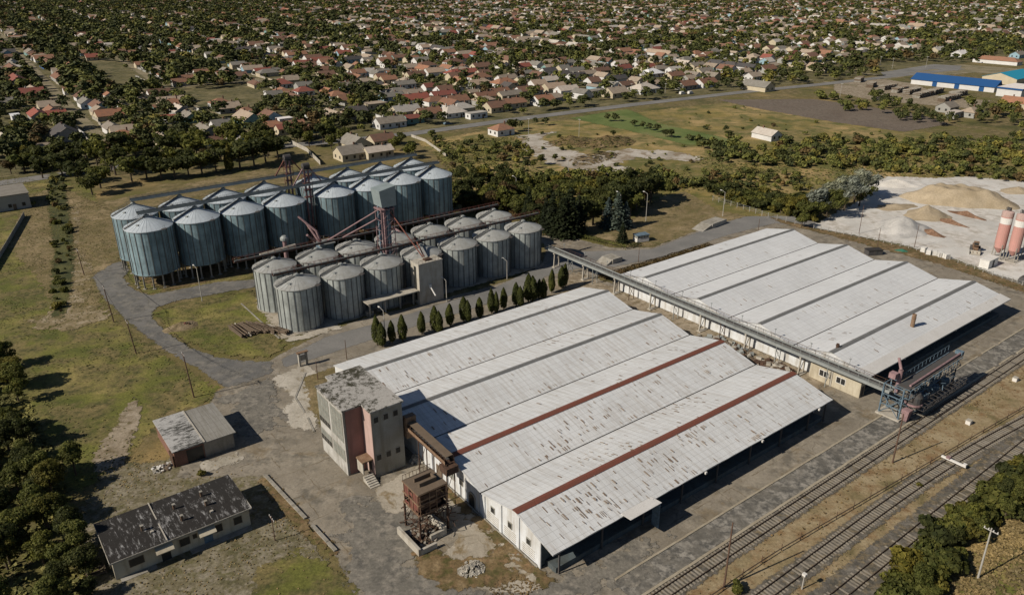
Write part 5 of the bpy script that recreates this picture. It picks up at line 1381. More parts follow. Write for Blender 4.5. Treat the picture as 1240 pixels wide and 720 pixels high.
# ================================================================== vegetation
def leaf_mat(name, c, c2, tr=.0):
    c2 = tuple(.85 * a for a in c2)
    t = NT(name)
    co = t.coord('Object')
    col = t.mix(t.island(), c, c2)
    big = t.noise(co, .45, 3, .6)
    col = t.mix(1.0, col, t.ramp(big, [(.35, .55), (.65, 1.25)]), 'MULTIPLY')
    rn = t.rnd()
    col = t.mix(1.0, col, t.ramp(rn, [(0, (.78, .82, .8)), (.5, (1.0, 1.0, 1.0)), (1, (1.12, 1.08, .88))]), 'MULTIPLY')
    m_ = t.base(col, .75)
    tl = t.n('ShaderNodeBsdfTranslucent'); t.l(col, tl.inputs[0]); mx = t.n('ShaderNodeMixShader'); mx.inputs[0].default_value = .4
    t.l(t.b.outputs[0], mx.inputs[1]); t.l(tl.outputs[0], mx.inputs[2]); t.l(mx.outputs[0], t.out.inputs[0])
    return m_
LM = {
    'dark': leaf_mat('dark_foliage', (.038, .050, .015), (.105, .112, .032)),
    'mid': leaf_mat('green_foliage', (.075, .092, .022), (.20, .20, .05)),
    'yellow': leaf_mat('yellowing_foliage', (.10, .10, .022), (.24, .21, .045)),
    'brown': leaf_mat('browning_foliage', (.07, .05, .02), (.16, .11, .045)),
    'silver': leaf_mat('silver_foliage', (.16, .18, .14), (.44, .47, .40)),
    'blue': leaf_mat('blue_spruce_foliage', (.05, .075, .07), (.14, .18, .17)),
    'spruce': leaf_mat('spruce_foliage', (.014, .022, .010), (.038, .05, .02)),
    'cypress': leaf_mat('cypress_foliage', (.055, .07, .018), (.14, .155, .04)),
}
M['bark'] = weathered('brown_bark', (.11, .085, .06), (.06, .05, .035), 1.5, .6)
def quad_leaves(P, Nn, size, rg, asp=1.0, upb=None):
    n = len(P)
    a = rg.normal(size=(n, 3)); t1 = np.cross(Nn, a); t1 /= np.linalg.norm(t1, axis=1)[:, None] + 1e-9
    if upb is not None: t1 = upb
    t2 = np.cross(Nn, t1); t2 /= np.linalg.norm(t2, axis=1)[:, None] + 1e-9
    s = size * rg.uniform(.6, 1.35, (n, 1))
    V = np.stack([P - t1 * s * asp, P + t2 * s * .7, P + t1 * s * asp, P - t2 * s * .7], 1).reshape(-1, 3)
    F = np.arange(4 * n).reshape(n, 4)
    return V, F
def crown_pts(rg, n, R, z0, z1, lobes=15, spread=.74, lr=(.20, .46), flat=1.0):
    zc = (z0 + z1) / 2; zr = (z1 - z0) / 2
    L = []
    for i in range(lobes):
        d = rg.normal(size=3); d /= np.linalg.norm(d)
        q = rg.uniform(.55, 1.0) * spread
        L.append((d[0] * R * q, d[1] * R * q, zc + d[2] * zr * q, rg.uniform(*lr)))
    L.append((rg.normal() * R * .1, rg.normal() * R * .1, zc + zr * .05, .55))
    w = np.array([l[3] ** 2 for l in L]); w /= w.sum()
    k = rg.choice(len(L), n, p=w); L = np.array(L)[k]
    d = rg.normal(size=(n, 3)); d /= np.linalg.norm(d, axis=1)[:, None]
    d[:, 2] = np.where(d[:, 2] < -.3, d[:, 2] * -.6, d[:, 2])
    rr = L[:, 3:4] * (1 - .35 * rg.random((n, 1)) ** 2)
    P = L[:, :3] + d * rr * np.array([R, R, zr])
    Nn = d + rg.normal(size=(n, 3)) * .45
    Nn /= np.linalg.norm(Nn, axis=1)[:, None]
    return P, Nn
def broad(seed, n, leaf, R=3.3, z0=1.8, z1=8.0, **k):
    rg = np.random.default_rng(seed); P, N_ = crown_pts(rg, n, R, z0, z1, **k)
    P[:, 2] = np.maximum(P[:, 2], .15)
    return quad_leaves(P, N_, leaf, rg)
def conifer(seed, n, leaf, R=2.6, h=10.0, z0=.8):
    rg = np.random.default_rng(seed)
    layers = 15
    lay = rg.integers(0, layers, n) / layers; lay = np.clip(1 - np.sqrt(rg.random(n)), 0, 1)
    q = np.floor(lay * layers) / layers
    t = rg.uniform(0, 2 * np.pi, n)
    br = .78 + .22 * np.sin(t * 7 + q * 40)
    r = R * (1 - q) ** .9 * br * rg.uniform(.25, 1, n) ** .6 + .05
    z = z0 + (h - z0) * (q + .05 * rg.random(n)) - r * .22
    P = np.stack([r * np.cos(t), r * np.sin(t), np.maximum(z, .2)], 1)
    Nn = np.stack([np.cos(t) * .45, np.sin(t) * .45, np.ones(n)], 1) + rg.normal(size=(n, 3)) * .35
    Nn /= np.linalg.norm(Nn, axis=1)[:, None]
    return quad_leaves(P, Nn, leaf, rg)
def column(seed, n, leaf, R=1.0, h=5.6, z0=.7):
    rg = np.random.default_rng(seed)
    q = rg.random(n) ** .85; t = rg.uniform(0, 2 * np.pi, n)
    prof = np.sin(np.clip(q * .93 + .09, 0, 1) * np.pi) ** .55 * (1 - .35 * q)
    r = R * prof * (1 - .3 * rg.random(n) ** 2) * (1 + .12 * np.sin(3 * t + 9 * q))
    P = np.stack([r * np.cos(t), r * np.sin(t), z0 + (h - z0) * q], 1)
    Nn = np.stack([np.cos(t), np.sin(t), .25 * np.ones(n)], 1) + rg.normal(size=(n, 3)) * .4
    Nn /= np.linalg.norm(Nn, axis=1)[:, None]
    up = np.tile([0, 0, 1.], (n, 1)) + rg.normal(size=(n, 3)) * .2
    up -= Nn * (up * Nn).sum(1)[:, None]; up /= np.linalg.norm(up, axis=1)[:, None]
    return quad_leaves(P, Nn, leaf, rg, 1.5, up)
def willow(seed, n, leaf, R=3.4, h=8.5):
    rg = np.random.default_rng(seed); P, Nn = crown_pts(rg, n, R, .8, h, lobes=14)
    P[:, 0] += (P[:, 2] / h) ** 2 * 2.2
    up = np.tile([.8, .25, .75], (n, 1)) + rg.normal(size=(n, 3)) * .3
    up -= Nn * (up * Nn).sum(1)[:, None]; up /= np.linalg.norm(up, axis=1)[:, None]
    return quad_leaves(P, Nn, leaf, rg, 2.2, up)
def bush(seed, n, leaf, R=1.6, h=2.2):
    return broad(seed, n, leaf, R, -.3, h, lobes=8, spread=.62)
def mesh_of(name, VF, mats):
    V, F = VF
    me = bpy.data.meshes.new(name); n = len(F)
    me.vertices.add(len(V)); me.vertices.foreach_set('co', V.astype(np.float32).ravel())
    me.loops.add(n * 4); me.loops.foreach_set('vertex_index', F.astype(np.int32).ravel())
    me.polygons.add(n); me.polygons.foreach_set('loop_start', np.arange(0, n * 4, 4, dtype=np.int32)); me.polygons.foreach_set('loop_total', np.full(n, 4, dtype=np.int32))
    me.materials.append(mats); me.update(calc_edges=True)
    return me
def trunk_mesh(kind, h, seed):
    rg = random.Random(seed); m = MB(1)
    if kind in ('conifer', 'column'):
        m.tube((0, 0, 0), (0, 0, h * .95), h * .017 if kind == 'conifer' else .12, 7, 0, .03)
    elif kind == 'bush':
        for i in range(5):
            t = rg.uniform(0, 6.28); m.tube((0, 0, 0), (math.cos(t) * .7, math.sin(t) * .7, 1.3), .05, 5, 0, .02)
    else:
        m.tube((0, 0, 0), (.1, .05, h * .45), .22, 8, 0, .14); m.tube((.1, .05, h * .45), (0, .1, h * .8), .14, 7, 0, .04)
        for i in range(6):
            t = i * 1.05 + rg.uniform(-.3, .3); z = h * rg.uniform(.22, .5)
            m.tube((.05, .03, z), (math.cos(t) * h * .25, math.sin(t) * h * .25, z + h * .25), .08, 6, 0, .025)
    me = bpy.data.meshes.new('trunk'); me.from_pydata(m.v, [], m.f); me.materials.append(M['bark']); me.update()
    return me
# shapes: (build fn, base height, trunk kind)
LEAFN = {0: 3400, 1: 1500, 2: 620, 3: 260}
LEAFS = {0: .20, 1: .30, 2: .46, 3: .72}
SH = {'broad': (lambda s, l: broad(s, LEAFN[l], LEAFS[l]), 8.0, 'broad'),
      'conifer': (lambda s, l: conifer(s, LEAFN[l], LEAFS[l] * .95), 10.0, 'conifer'),
      'column': (lambda s, l: column(s, LEAFN[l], LEAFS[l] * .5), 5.6, 'column'),
      'poplar': (lambda s, l: column(s, LEAFN[l], LEAFS[l] * 1.0, 1.6, 12, 1.0), 12.0, 'broad'),
      'willow': (lambda s, l: willow(s, LEAFN[l], LEAFS[l] * .6), 8.5, 'broad'),
      'bush': (lambda s, l: bush(s, LEAFN[l] // 2, LEAFS[l] * .65), 2.2, 'bush')}
_pc = {}
def proto(shape, colr, lod, var):
    k = (shape, colr, lod, var)
    if k not in _pc:
        fn, h, tk = SH[shape]
        me = mesh_of('crown', fn(1000 + var * 17 + lod + hash(shape) % 1 , lod), LM[colr])
        tm = trunk_mesh(tk, h, var)
        _pc[k] = (me, tm, h)
    return _pc[k]
LOOK = {('broad', 'dark'): 'dark leafy tree', ('broad', 'mid'): 'mid green leafy tree', ('broad', 'yellow'): 'yellowing leafy tree', ('broad', 'brown'): 'browning leafy tree', ('broad', 'silver'): 'silvery leafy tree',
        ('conifer', 'spruce'): 'dark pointed spruce', ('conifer', 'blue'): 'blue-grey spruce tree', ('column', 'cypress'): 'clipped columnar cypress', ('poplar', 'mid'): 'tall narrow green poplar', ('poplar', 'yellow'): 'tall narrow yellow poplar',
        ('willow', 'silver'): 'wind-bent silver willow', ('willow', 'mid'): 'wind-bent green willow',
        ('bush', 'dark'): 'dark green bush', ('bush', 'mid'): 'mid green bush', ('bush', 'yellow'): 'yellow-green bush', ('bush', 'brown'): 'brownish bush', ('bush', 'silver'): 'silvery bush'}
specs = []      # (x, y, h, r-scale, shape, colour, zone, near-flag)
def plant(x, y, h, shape='broad', col='mid', zone='', wide=1.0): specs.append((x, y, h, wide, shape, col, zone))
RG = random.Random(77)
def pick(w):
    t = RG.random() * sum(w.values())
    for k, v in w.items():
        t -= v
        if t <= 0: return k
    return k
def scatter(poly_px, n, hr, zone, kinds, mind=2.0, tries=40):
    P = gp(poly_px); xs = [p[0] for p in P]; ys = [p[1] for p in P]
    got = []
    for _ in range(n * tries):
        if len(got) >= n: break
        x, y = RG.uniform(min(xs), max(xs)), RG.uniform(min(ys), max(ys))
        if not bool(inpoly(np.array([x]), np.array([y]), P)[0]): continue
        if any((x - a) ** 2 + (y - b) ** 2 < mind ** 2 for a, b in got): continue
        got.append((x, y))
        sh, co = pick(kinds)
        h = RG.uniform(*hr)
        plant(x, y, h, sh, co, zone, RG.uniform(.85, 1.25))
    return got
BK = {('broad', 'dark'): 5, ('broad', 'mid'): 4, ('broad', 'yellow'): .8, ('broad', 'brown'): .7}
BU = {('bush', 'dark'): 2.4, ('bush', 'mid'): 6, ('bush', 'yellow'): 1.6, ('bush', 'brown'): .8}
# cypress row
cy = [(457, 418), (463, 420), (475, 416), (488, 414), (511, 405), (527, 402), (532, 403), (545, 395), (562, 390), (567, 391), (581, 386), (595, 380), (601, 380), (610, 375), (625, 371), (630, 372), (640, 366), (645, 366), (653, 363), (658, 362), (668, 355), (680, 350), (684, 348)]
for i, (px, py) in enumerate(cy):
    plant(*G(px, py), RG.uniform(5.2, 7.4), 'column', 'cypress', 'in the row along the white roof', RG.uniform(.8, 1.2))
# belt left of and behind the tall silos
Z = 'in the belt behind the tall silos'
for px, py, h, c in ((30, 210, 7, 'dark'), (52, 216, 8, 'dark'), (76, 214, 8, 'dark'), (96, 222, 8, 'dark'), (112, 236, 7, 'dark'), (122, 228, 8, 'mid'), (140, 212, 10, 'dark'), (160, 220, 9, 'mid'), (178, 216, 8, 'dark'), (196, 218, 8, 'dark'), (212, 216, 7.5, 'dark'), (229, 214, 8, 'dark'), (245, 211, 8, 'mid'), (262, 208, 9, 'dark'), (291, 205, 10, 'dark'), (308, 201, 10, 'dark'), (322, 197, 10, 'dark'), (337, 192, 9, 'dark'), (268, 196, 9, 'mid'), (236, 190, 9, 'mid'), (200, 192, 9, 'dark'), (150, 192, 10, 'dark'), (118, 200, 9, 'mid'), (70, 196, 8, 'dark'), (20, 196, 8, 'dark')):
    plant(*G(px, py), h * 1.2, 'broad', c, Z, RG.uniform(1.15, 1.4))
plant(*G(280, 207), 11, 'poplar', 'yellow', Z)
plant(*G(275, 206), 7, 'poplar', 'yellow', Z)
scatter([(0, 168), (60, 175), (120, 178), (250, 165), (335, 165), (340, 195), (230, 205), (120, 212), (0, 206)], 70, (6.5, 10.5), Z, BK, 3.6)
scatter([(345, 160), (430, 160), (410, 185), (350, 175)], 14, (6, 10), 'around the pale barns behind the tall silos', {('broad', 'dark'): 3, ('broad', 'mid'): 3, ('broad', 'brown'): 2}, 4)
scatter([(488, 165), (505, 180), (500, 196), (470, 178)], 6, (4, 7), 'around the pale barns behind the tall silos', BK, 4)
# belt right of the silos
Z = 'in the belt behind the squat silos'
for px, py, h, sh, c in ((640, 271, 11, 'conifer', 'spruce'), (650, 276, 8, 'broad', 'dark'), (661, 280, 10, 'conifer', 'spruce'), (669, 284, 12, 'conifer', 'spruce'), (681, 288, 12, 'conifer', 'spruce'), (690, 286, 14, 'conifer', 'spruce'), (700, 281, 11, 'conifer', 'spruce'), (708, 276, 9, 'broad', 'dark'), (718, 272, 9, 'broad', 'mid'), (736, 276, 9, 'conifer', 'blue'), (747, 277, 11, 'conifer', 'blue'), (757, 276, 8, 'conifer', 'blue'), (770, 254, 11, 'broad', 'dark'), (787, 245, 11, 'broad', 'dark'), (752, 262, 10, 'broad', 'dark'), (763, 262, 8, 'broad', 'mid'), (730, 262, 9, 'broad', 'dark'), (775, 240, 7, 'broad', 'mid'), (625, 262, 7, 'broad', 'mid'), (612, 250, 7, 'broad', 'mid'), (598, 240, 6, 'broad', 'mid')):
    plant(*G(px, py), h * 1.12, sh, c, Z, RG.uniform(1.0, 1.25))
plant(*G(753.5, 294), 6.6, 'conifer', 'spruce', 'beside the white kiosk cabin', 1.3)
scatter([(548, 215), (600, 222), (640, 240), (700, 242), (765, 228), (800, 232), (795, 240), (745, 262), (700, 270), (640, 268), (600, 262), (552, 258)], 60, (5, 9.5), Z, BK, 2.8)
scatter([(545, 222), (600, 230), (640, 242), (700, 240), (790, 240), (760, 262), (700, 268), (640, 272), (600, 264), (548, 250)], 60, (2, 4.5), Z, BU, 2.2)
scatter([(548, 258), (600, 262), (640, 270), (640, 262), (552, 235)], 12, (3, 6), Z, BK, 3)
scatter([(640, 215), (800, 210), (845, 225), (800, 232), (700, 240), (640, 235), (600, 215)], 150, (1.6, 4.4), 'in the scrub below the chalk track', BU, 2.5)
scatter([(520, 165), (640, 178), (640, 215), (600, 220), (545, 215), (540, 195)], 70, (1.2, 3.6), 'in the rough grass right of the tall silos', BU, 2.5)
for px, py, h in ((641, 195, 5.5), (655, 200, 5), (646, 204, 4), (672, 196, 4), (602, 182, 4), (582, 172, 4), (612, 178, 3)): plant(*G(px, py), h, 'broad', 'mid', 'in the rough grass right of the tall silos')
for px, py, h in ((621, 160, 7), (630, 157, 5), (649, 151, 4), (660, 152, 5)): plant(*G(px, py), h, 'broad', 'dark', 'near the small orange-roofed house in the field', 1.1)
for px, py, h in ((735, 147, 4.5), (745, 147, 4.5), (767, 153, 4), (778, 156, 4), (786, 158, 4), (795, 160, 4.5), (806, 166, 4), (813, 167, 4.5), (743, 166, 3.5), (836, 170, 3), (846, 172, 3), (853, 157, 2.2), (878, 160, 3.5), (884, 168, 4)): plant(*G(px, py), h, 'broad' if h > 3.4 else 'bush', 'dark', 'along the edge of the green field', 1.3)
scatter([(845, 172), (905, 176), (955, 180), (950, 190), (940, 205), (860, 196)], 40, (2, 5), 'around the grey-roofed farm cottage', BU, 3)
scatter([(940, 175), (1000, 170), (1100, 168), (1240, 168), (1290, 210), (1240, 222), (1150, 214), (1060, 210), (980, 205), (935, 200)], 300, (1.6, 4.6), 'in the green scrub behind the gravel yard', {('broad', 'dark'): 1, ('bush', 'dark'): 3.5, ('bush', 'yellow'): 1.5, ('bush', 'mid'): 6, ('bush', 'brown'): 1}, 2.4)
scatter([(860, 232), (900, 235), (960, 245), (985, 240), (985, 268), (935, 258), (880, 246)], 60, (2.5, 5.5), 'in the thicket above the grey-ridged roofs', {('bush', 'dark'): 5, ('bush', 'mid'): 3, ('bush', 'yellow'): 1.5, ('broad', 'dark'): 1}, 2.2)
scatter([(845, 208), (960, 212), (985, 232), (900, 232), (840, 226)], 60, (1, 3.0), 'in the meadow above the grey-ridged roofs', BU, 3)
Z = 'at the left edge of the gravel yard'
for px, py, h, sh, c in ((985, 262, 9, 'willow', 'silver'), (1000, 264, 8, 'willow', 'mid'), (1008, 254, 9, 'willow', 'silver'), (1022, 255, 9, 'willow', 'silver'), (1034, 245, 9, 'willow', 'silver'), (1045, 238, 8, 'willow', 'silver'), (1040, 250, 7, 'willow', 'mid'), (975, 268, 6, 'broad', 'mid'), (962, 262, 6, 'broad', 'yellow'), (950, 258, 5, 'broad', 'yellow'), (970, 276, 4, 'broad', 'mid')):
    plant(*G(px, py), h * 1.3, sh, c, Z, 1.15)
scatter([(1055, 112), (1075, 125), (1120, 140), (1160, 148), (1150, 156), (1090, 148), (1050, 130)], 34, (4, 7), 'in the dark grove beyond the ploughed field', {('broad', 'dark'): 5, ('broad', 'mid'): 1}, 4)
scatter([(1165, 130), (1230, 135), (1240, 160), (1180, 150)], 24, (4, 8), 'below the white and blue halls', BK, 4)
scatter([(985, 112), (1010, 118), (1060, 128), (1030, 138), (990, 122)], 10, (3, 6), 'at the back edge of the ploughed field', BU, 4)
scatter([(640, 160), (700, 158), (760, 166), (860, 178), (900, 200), (840, 212), (760, 212), (660, 200)], 30, (.8, 2.2), 'scattered around the chalk clearing', BU, 3)
scatter([(780, 140), (900, 130), (1000, 150), (1100, 165), (940, 172), (860, 165)], 26, (.8, 2.4), 'scattered over the golden meadow', BU, 5)
# lower left thicket
Z = 'in the thicket at the lower left edge'
scatter([(-60, 430), (8, 440), (28, 500), (45, 545), (85, 620), (108, 690), (112, 740), (-60, 760)], 56, (3.2, 6.5), Z, {('broad', 'dark'): 4, ('broad', 'mid'): 3, ('broad', 'yellow'): .6}, 2.4)
for px, py, h, c in ((92, 575, 6, 'mid'), (60, 640, 6, 'mid'), (10, 690, 6, 'yellow'), (75, 715, 4.5, 'dark'), (15, 520, 5, 'mid'), (42, 625, 6, 'mid'), (15, 470, 4, 'mid')): plant(*G(px, py), h, 'broad', c, Z)
# lower right thicket
Z = 'in the thicket at the lower right corner'
scatter([(1285, 545), (1235, 568), (1190, 602), (1150, 635), (1105, 680), (1075, 730), (1125, 735), (1150, 690), (1200, 640), (1285, 598)], 100, (1.2, 4.4), Z, {('broad', 'mid'): 2, ('broad', 'dark'): 1, ('bush', 'mid'): 5, ('bush', 'dark'): 2, ('bush', 'yellow'): 1}, 1.3)
plant(*G(892, 716), 1.8, 'bush', 'mid', 'by the brown pole at the bottom edge')
plant(*G(1113, 588), .8, 'bush', 'yellow', 'growing on the middle track')
plant(*G(245, 575), 1.2, 'bush', 'yellow', 'by the two-roofed shed')
scatter([(60, 290), (85, 300), (90, 330), (72, 385), (60, 360)], 8, (.6, 1.5), 'in the ditch left of the loop road', BU, 2)
scatter([(60, 212), (76, 214), (84, 262), (88, 310), (84, 350), (74, 384), (66, 384), (64, 330), (66, 290), (58, 250)], 60, (.6, 2.2), 'in the ditch left of the loop road', BU, 1.3)
plant(*G(40, 250), 2.0, 'bush', 'mid', 'beside the grey farm shed')

# ================================================================== town
rnd = random.Random(4242)
def roof_tile(name, c, d):
    t = NT(name); co = t.coord('Object')
    n = t.noise(co, .5, 5, .65); col = t.mix(t.ramp(n, [(.35, 0.0), (.7, .75)]), c, d)
    wv = t.n('ShaderNodeTexWave', wave_type='BANDS', bands_direction='X'); t.l(co, wv.inputs['Vector']); wv.inputs['Scale'].default_value = 1.3
    col = t.mix(1.0, col, t.ramp(wv.outputs[1], [(0, .85), (1, 1.05)]), 'MULTIPLY')
    col = t.mix(1.0, col, t.ramp(t.rnd(), [(0, (.80, .80, .80)), (.5, (1, 1, 1)), (1, (1.12, 1.02, .95))]), 'MULTIPLY')
    return t.base(col, .85)
RM = {'orange': roof_tile('orange_tile_roof', (.31, .16, .10), (.18, .12, .09)), 'brown': roof_tile('brown_tile_roof', (.21, .115, .08), (.12, .09, .07)),
      'red': roof_tile('red_tile_roof', (.27, .085, .065), (.17, .09, .07)), 'grey': roof_tile('grey_tile_roof', (.235, .225, .20), (.15, .14, .12)),
      'beige': roof_tile('beige_tile_roof', (.37, .31, .24), (.25, .20, .16)), 'dark': roof_tile('dark_slate_roof', (.07, .07, .075), (.11, .10, .09)),
      'pale': roof_tile('pale_sheet_roof', (.48, .46, .42), (.35, .32, .28)), 'white': roof_tile('white_sheet_roof', (.70, .72, .74), (.55, .55, .55))}
def wallm(name, c): return weathered(name, c, both(c, .6), .4, .45, fine=.12, bump=0, tint=.12)
WM = {'white': wallm('white_house_wall', (.64, .64, .63)), 'cream': wallm('cream_house_wall', (.52, .46, .34)), 'blue': wallm('light_blue_house_wall', (.28, .42, .50)), 'teal': wallm('teal_house_wall', (.20, .34, .33)), 'royal': wallm('bright_blue_house_wall', (.035, .12, .36)), 'greyw': wallm('grey_house_wall', (.34, .34, .32))}
_hc = {}
def house_parts(kind, L, Wd, H, rise):
    k = (kind, L, Wd, H, rise)
    if k in _hc: return _hc[k]
    w = MB(1); l, d = L / 2, Wd / 2
    if kind == 'hip' or kind == 'flat': w.box(-l, -d, 0, l, d, H)
    else:
        vs = [(-l, -d, 0), (l, -d, 0), (l, d, 0), (-l, d, 0), (-l, -d, H), (l, -d, H), (l, d, H), (-l, d, H), (-l, 0, H + rise), (l, 0, H + rise)]
        w.add(vs, [(0, 1, 5, 4), (2, 3, 7, 6), (0, 4, 8, 7, 3), (1, 2, 6, 9, 5)], 0)
    r = MB(1); o = .4; t = .14; zo = H - o * rise / d
    if kind == 'hip':
        q = min(d, l * .8)
        vs = [(-l - o, -d - o, zo), (l + o, -d - o, zo), (l + o, d + o, zo), (-l - o, d + o, zo), (-l + q, 0, H + rise), (l - q, 0, H + rise)]
        r.add(vs, [(0, 1, 5, 4), (2, 3, 4, 5), (3, 0, 4), (1, 2, 5), (3, 2, 1, 0)])
    elif kind == 'flat': r.box(-l - .25, -d - .25, H + .003, l + .25, d + .25, H + .22)
    else:
        for s in (-1, 1):
            vs = [(-l - .3, s * (d + o), zo), (l + .3, s * (d + o), zo), (l + .3, 0, H + rise), (-l - .3, 0, H + rise)]
            vs += [(a, b, c + t) for a, b, c in vs]
            r.add(vs, [(0, 1, 2, 3), (4, 5, 6, 7), (0, 1, 5, 4), (1, 2, 6, 5), (2, 3, 7, 6), (3, 0, 4, 7)])
    ch = MB(1); ch.box(-.3, -.3, H + rise * .4, .3, .3, H + rise + .9); ch.box(-.38, -.38, H + rise + .903, .38, .38, H + rise + 1.0)
    def me(m, nm):
        x = bpy.data.meshes.new(nm); x.from_pydata(m.v, [], m.f); x.materials.append(None); x.update(); return x
    _hc[k] = (me(w, 'wall'), me(r, 'roof'), me(ch, 'chimney'))
    return _hc[k]
win_me = {}
for nm, (wx_, wz_) in {'s': (1.0, 1.2), 'd': (1.0, 2.0)}.items():
    m = MB(1); m.box(-wx_ / 2, -.05, 0, wx_ / 2, .05, wz_); x = bpy.data.meshes.new('window'); x.from_pydata(m.v, [], m.f); x.materials.append(M['glass'] if nm == 's' else M['wood']); x.update(); win_me[nm] = x
def slot_obj(name, me, mat, parent, loc=(0, 0, 0), rz=0.0):
    o = bpy.data.objects.new(name, me); C.objects.link(o); o.parent = parent; o.location = loc; o.rotation_euler = (0, 0, rz)
    if mat is not None:
        o.material_slots[0].link = 'OBJECT'; o.material_slots[0].material = mat
    return o
houses = []
def add_house(x, y, kind, roof, wall, L, Wd, rot, H=2.9, rise=None, detail=1, label=None, name='house', cat='house'):
    rise = rise if rise else (Wd * .30 if kind == 'gable' else Wd * .26 if kind == 'hip' else .25)
    houses.append(dict(x=x, y=y, kind=kind, roof=roof, wall=wall, L=round(L), W=round(Wd), rot=rot, H=H, rise=round(rise, 1), detail=detail, label=label, name=name, cat=cat))
g, h_, fl = 'gable', 'hip', 'flat'
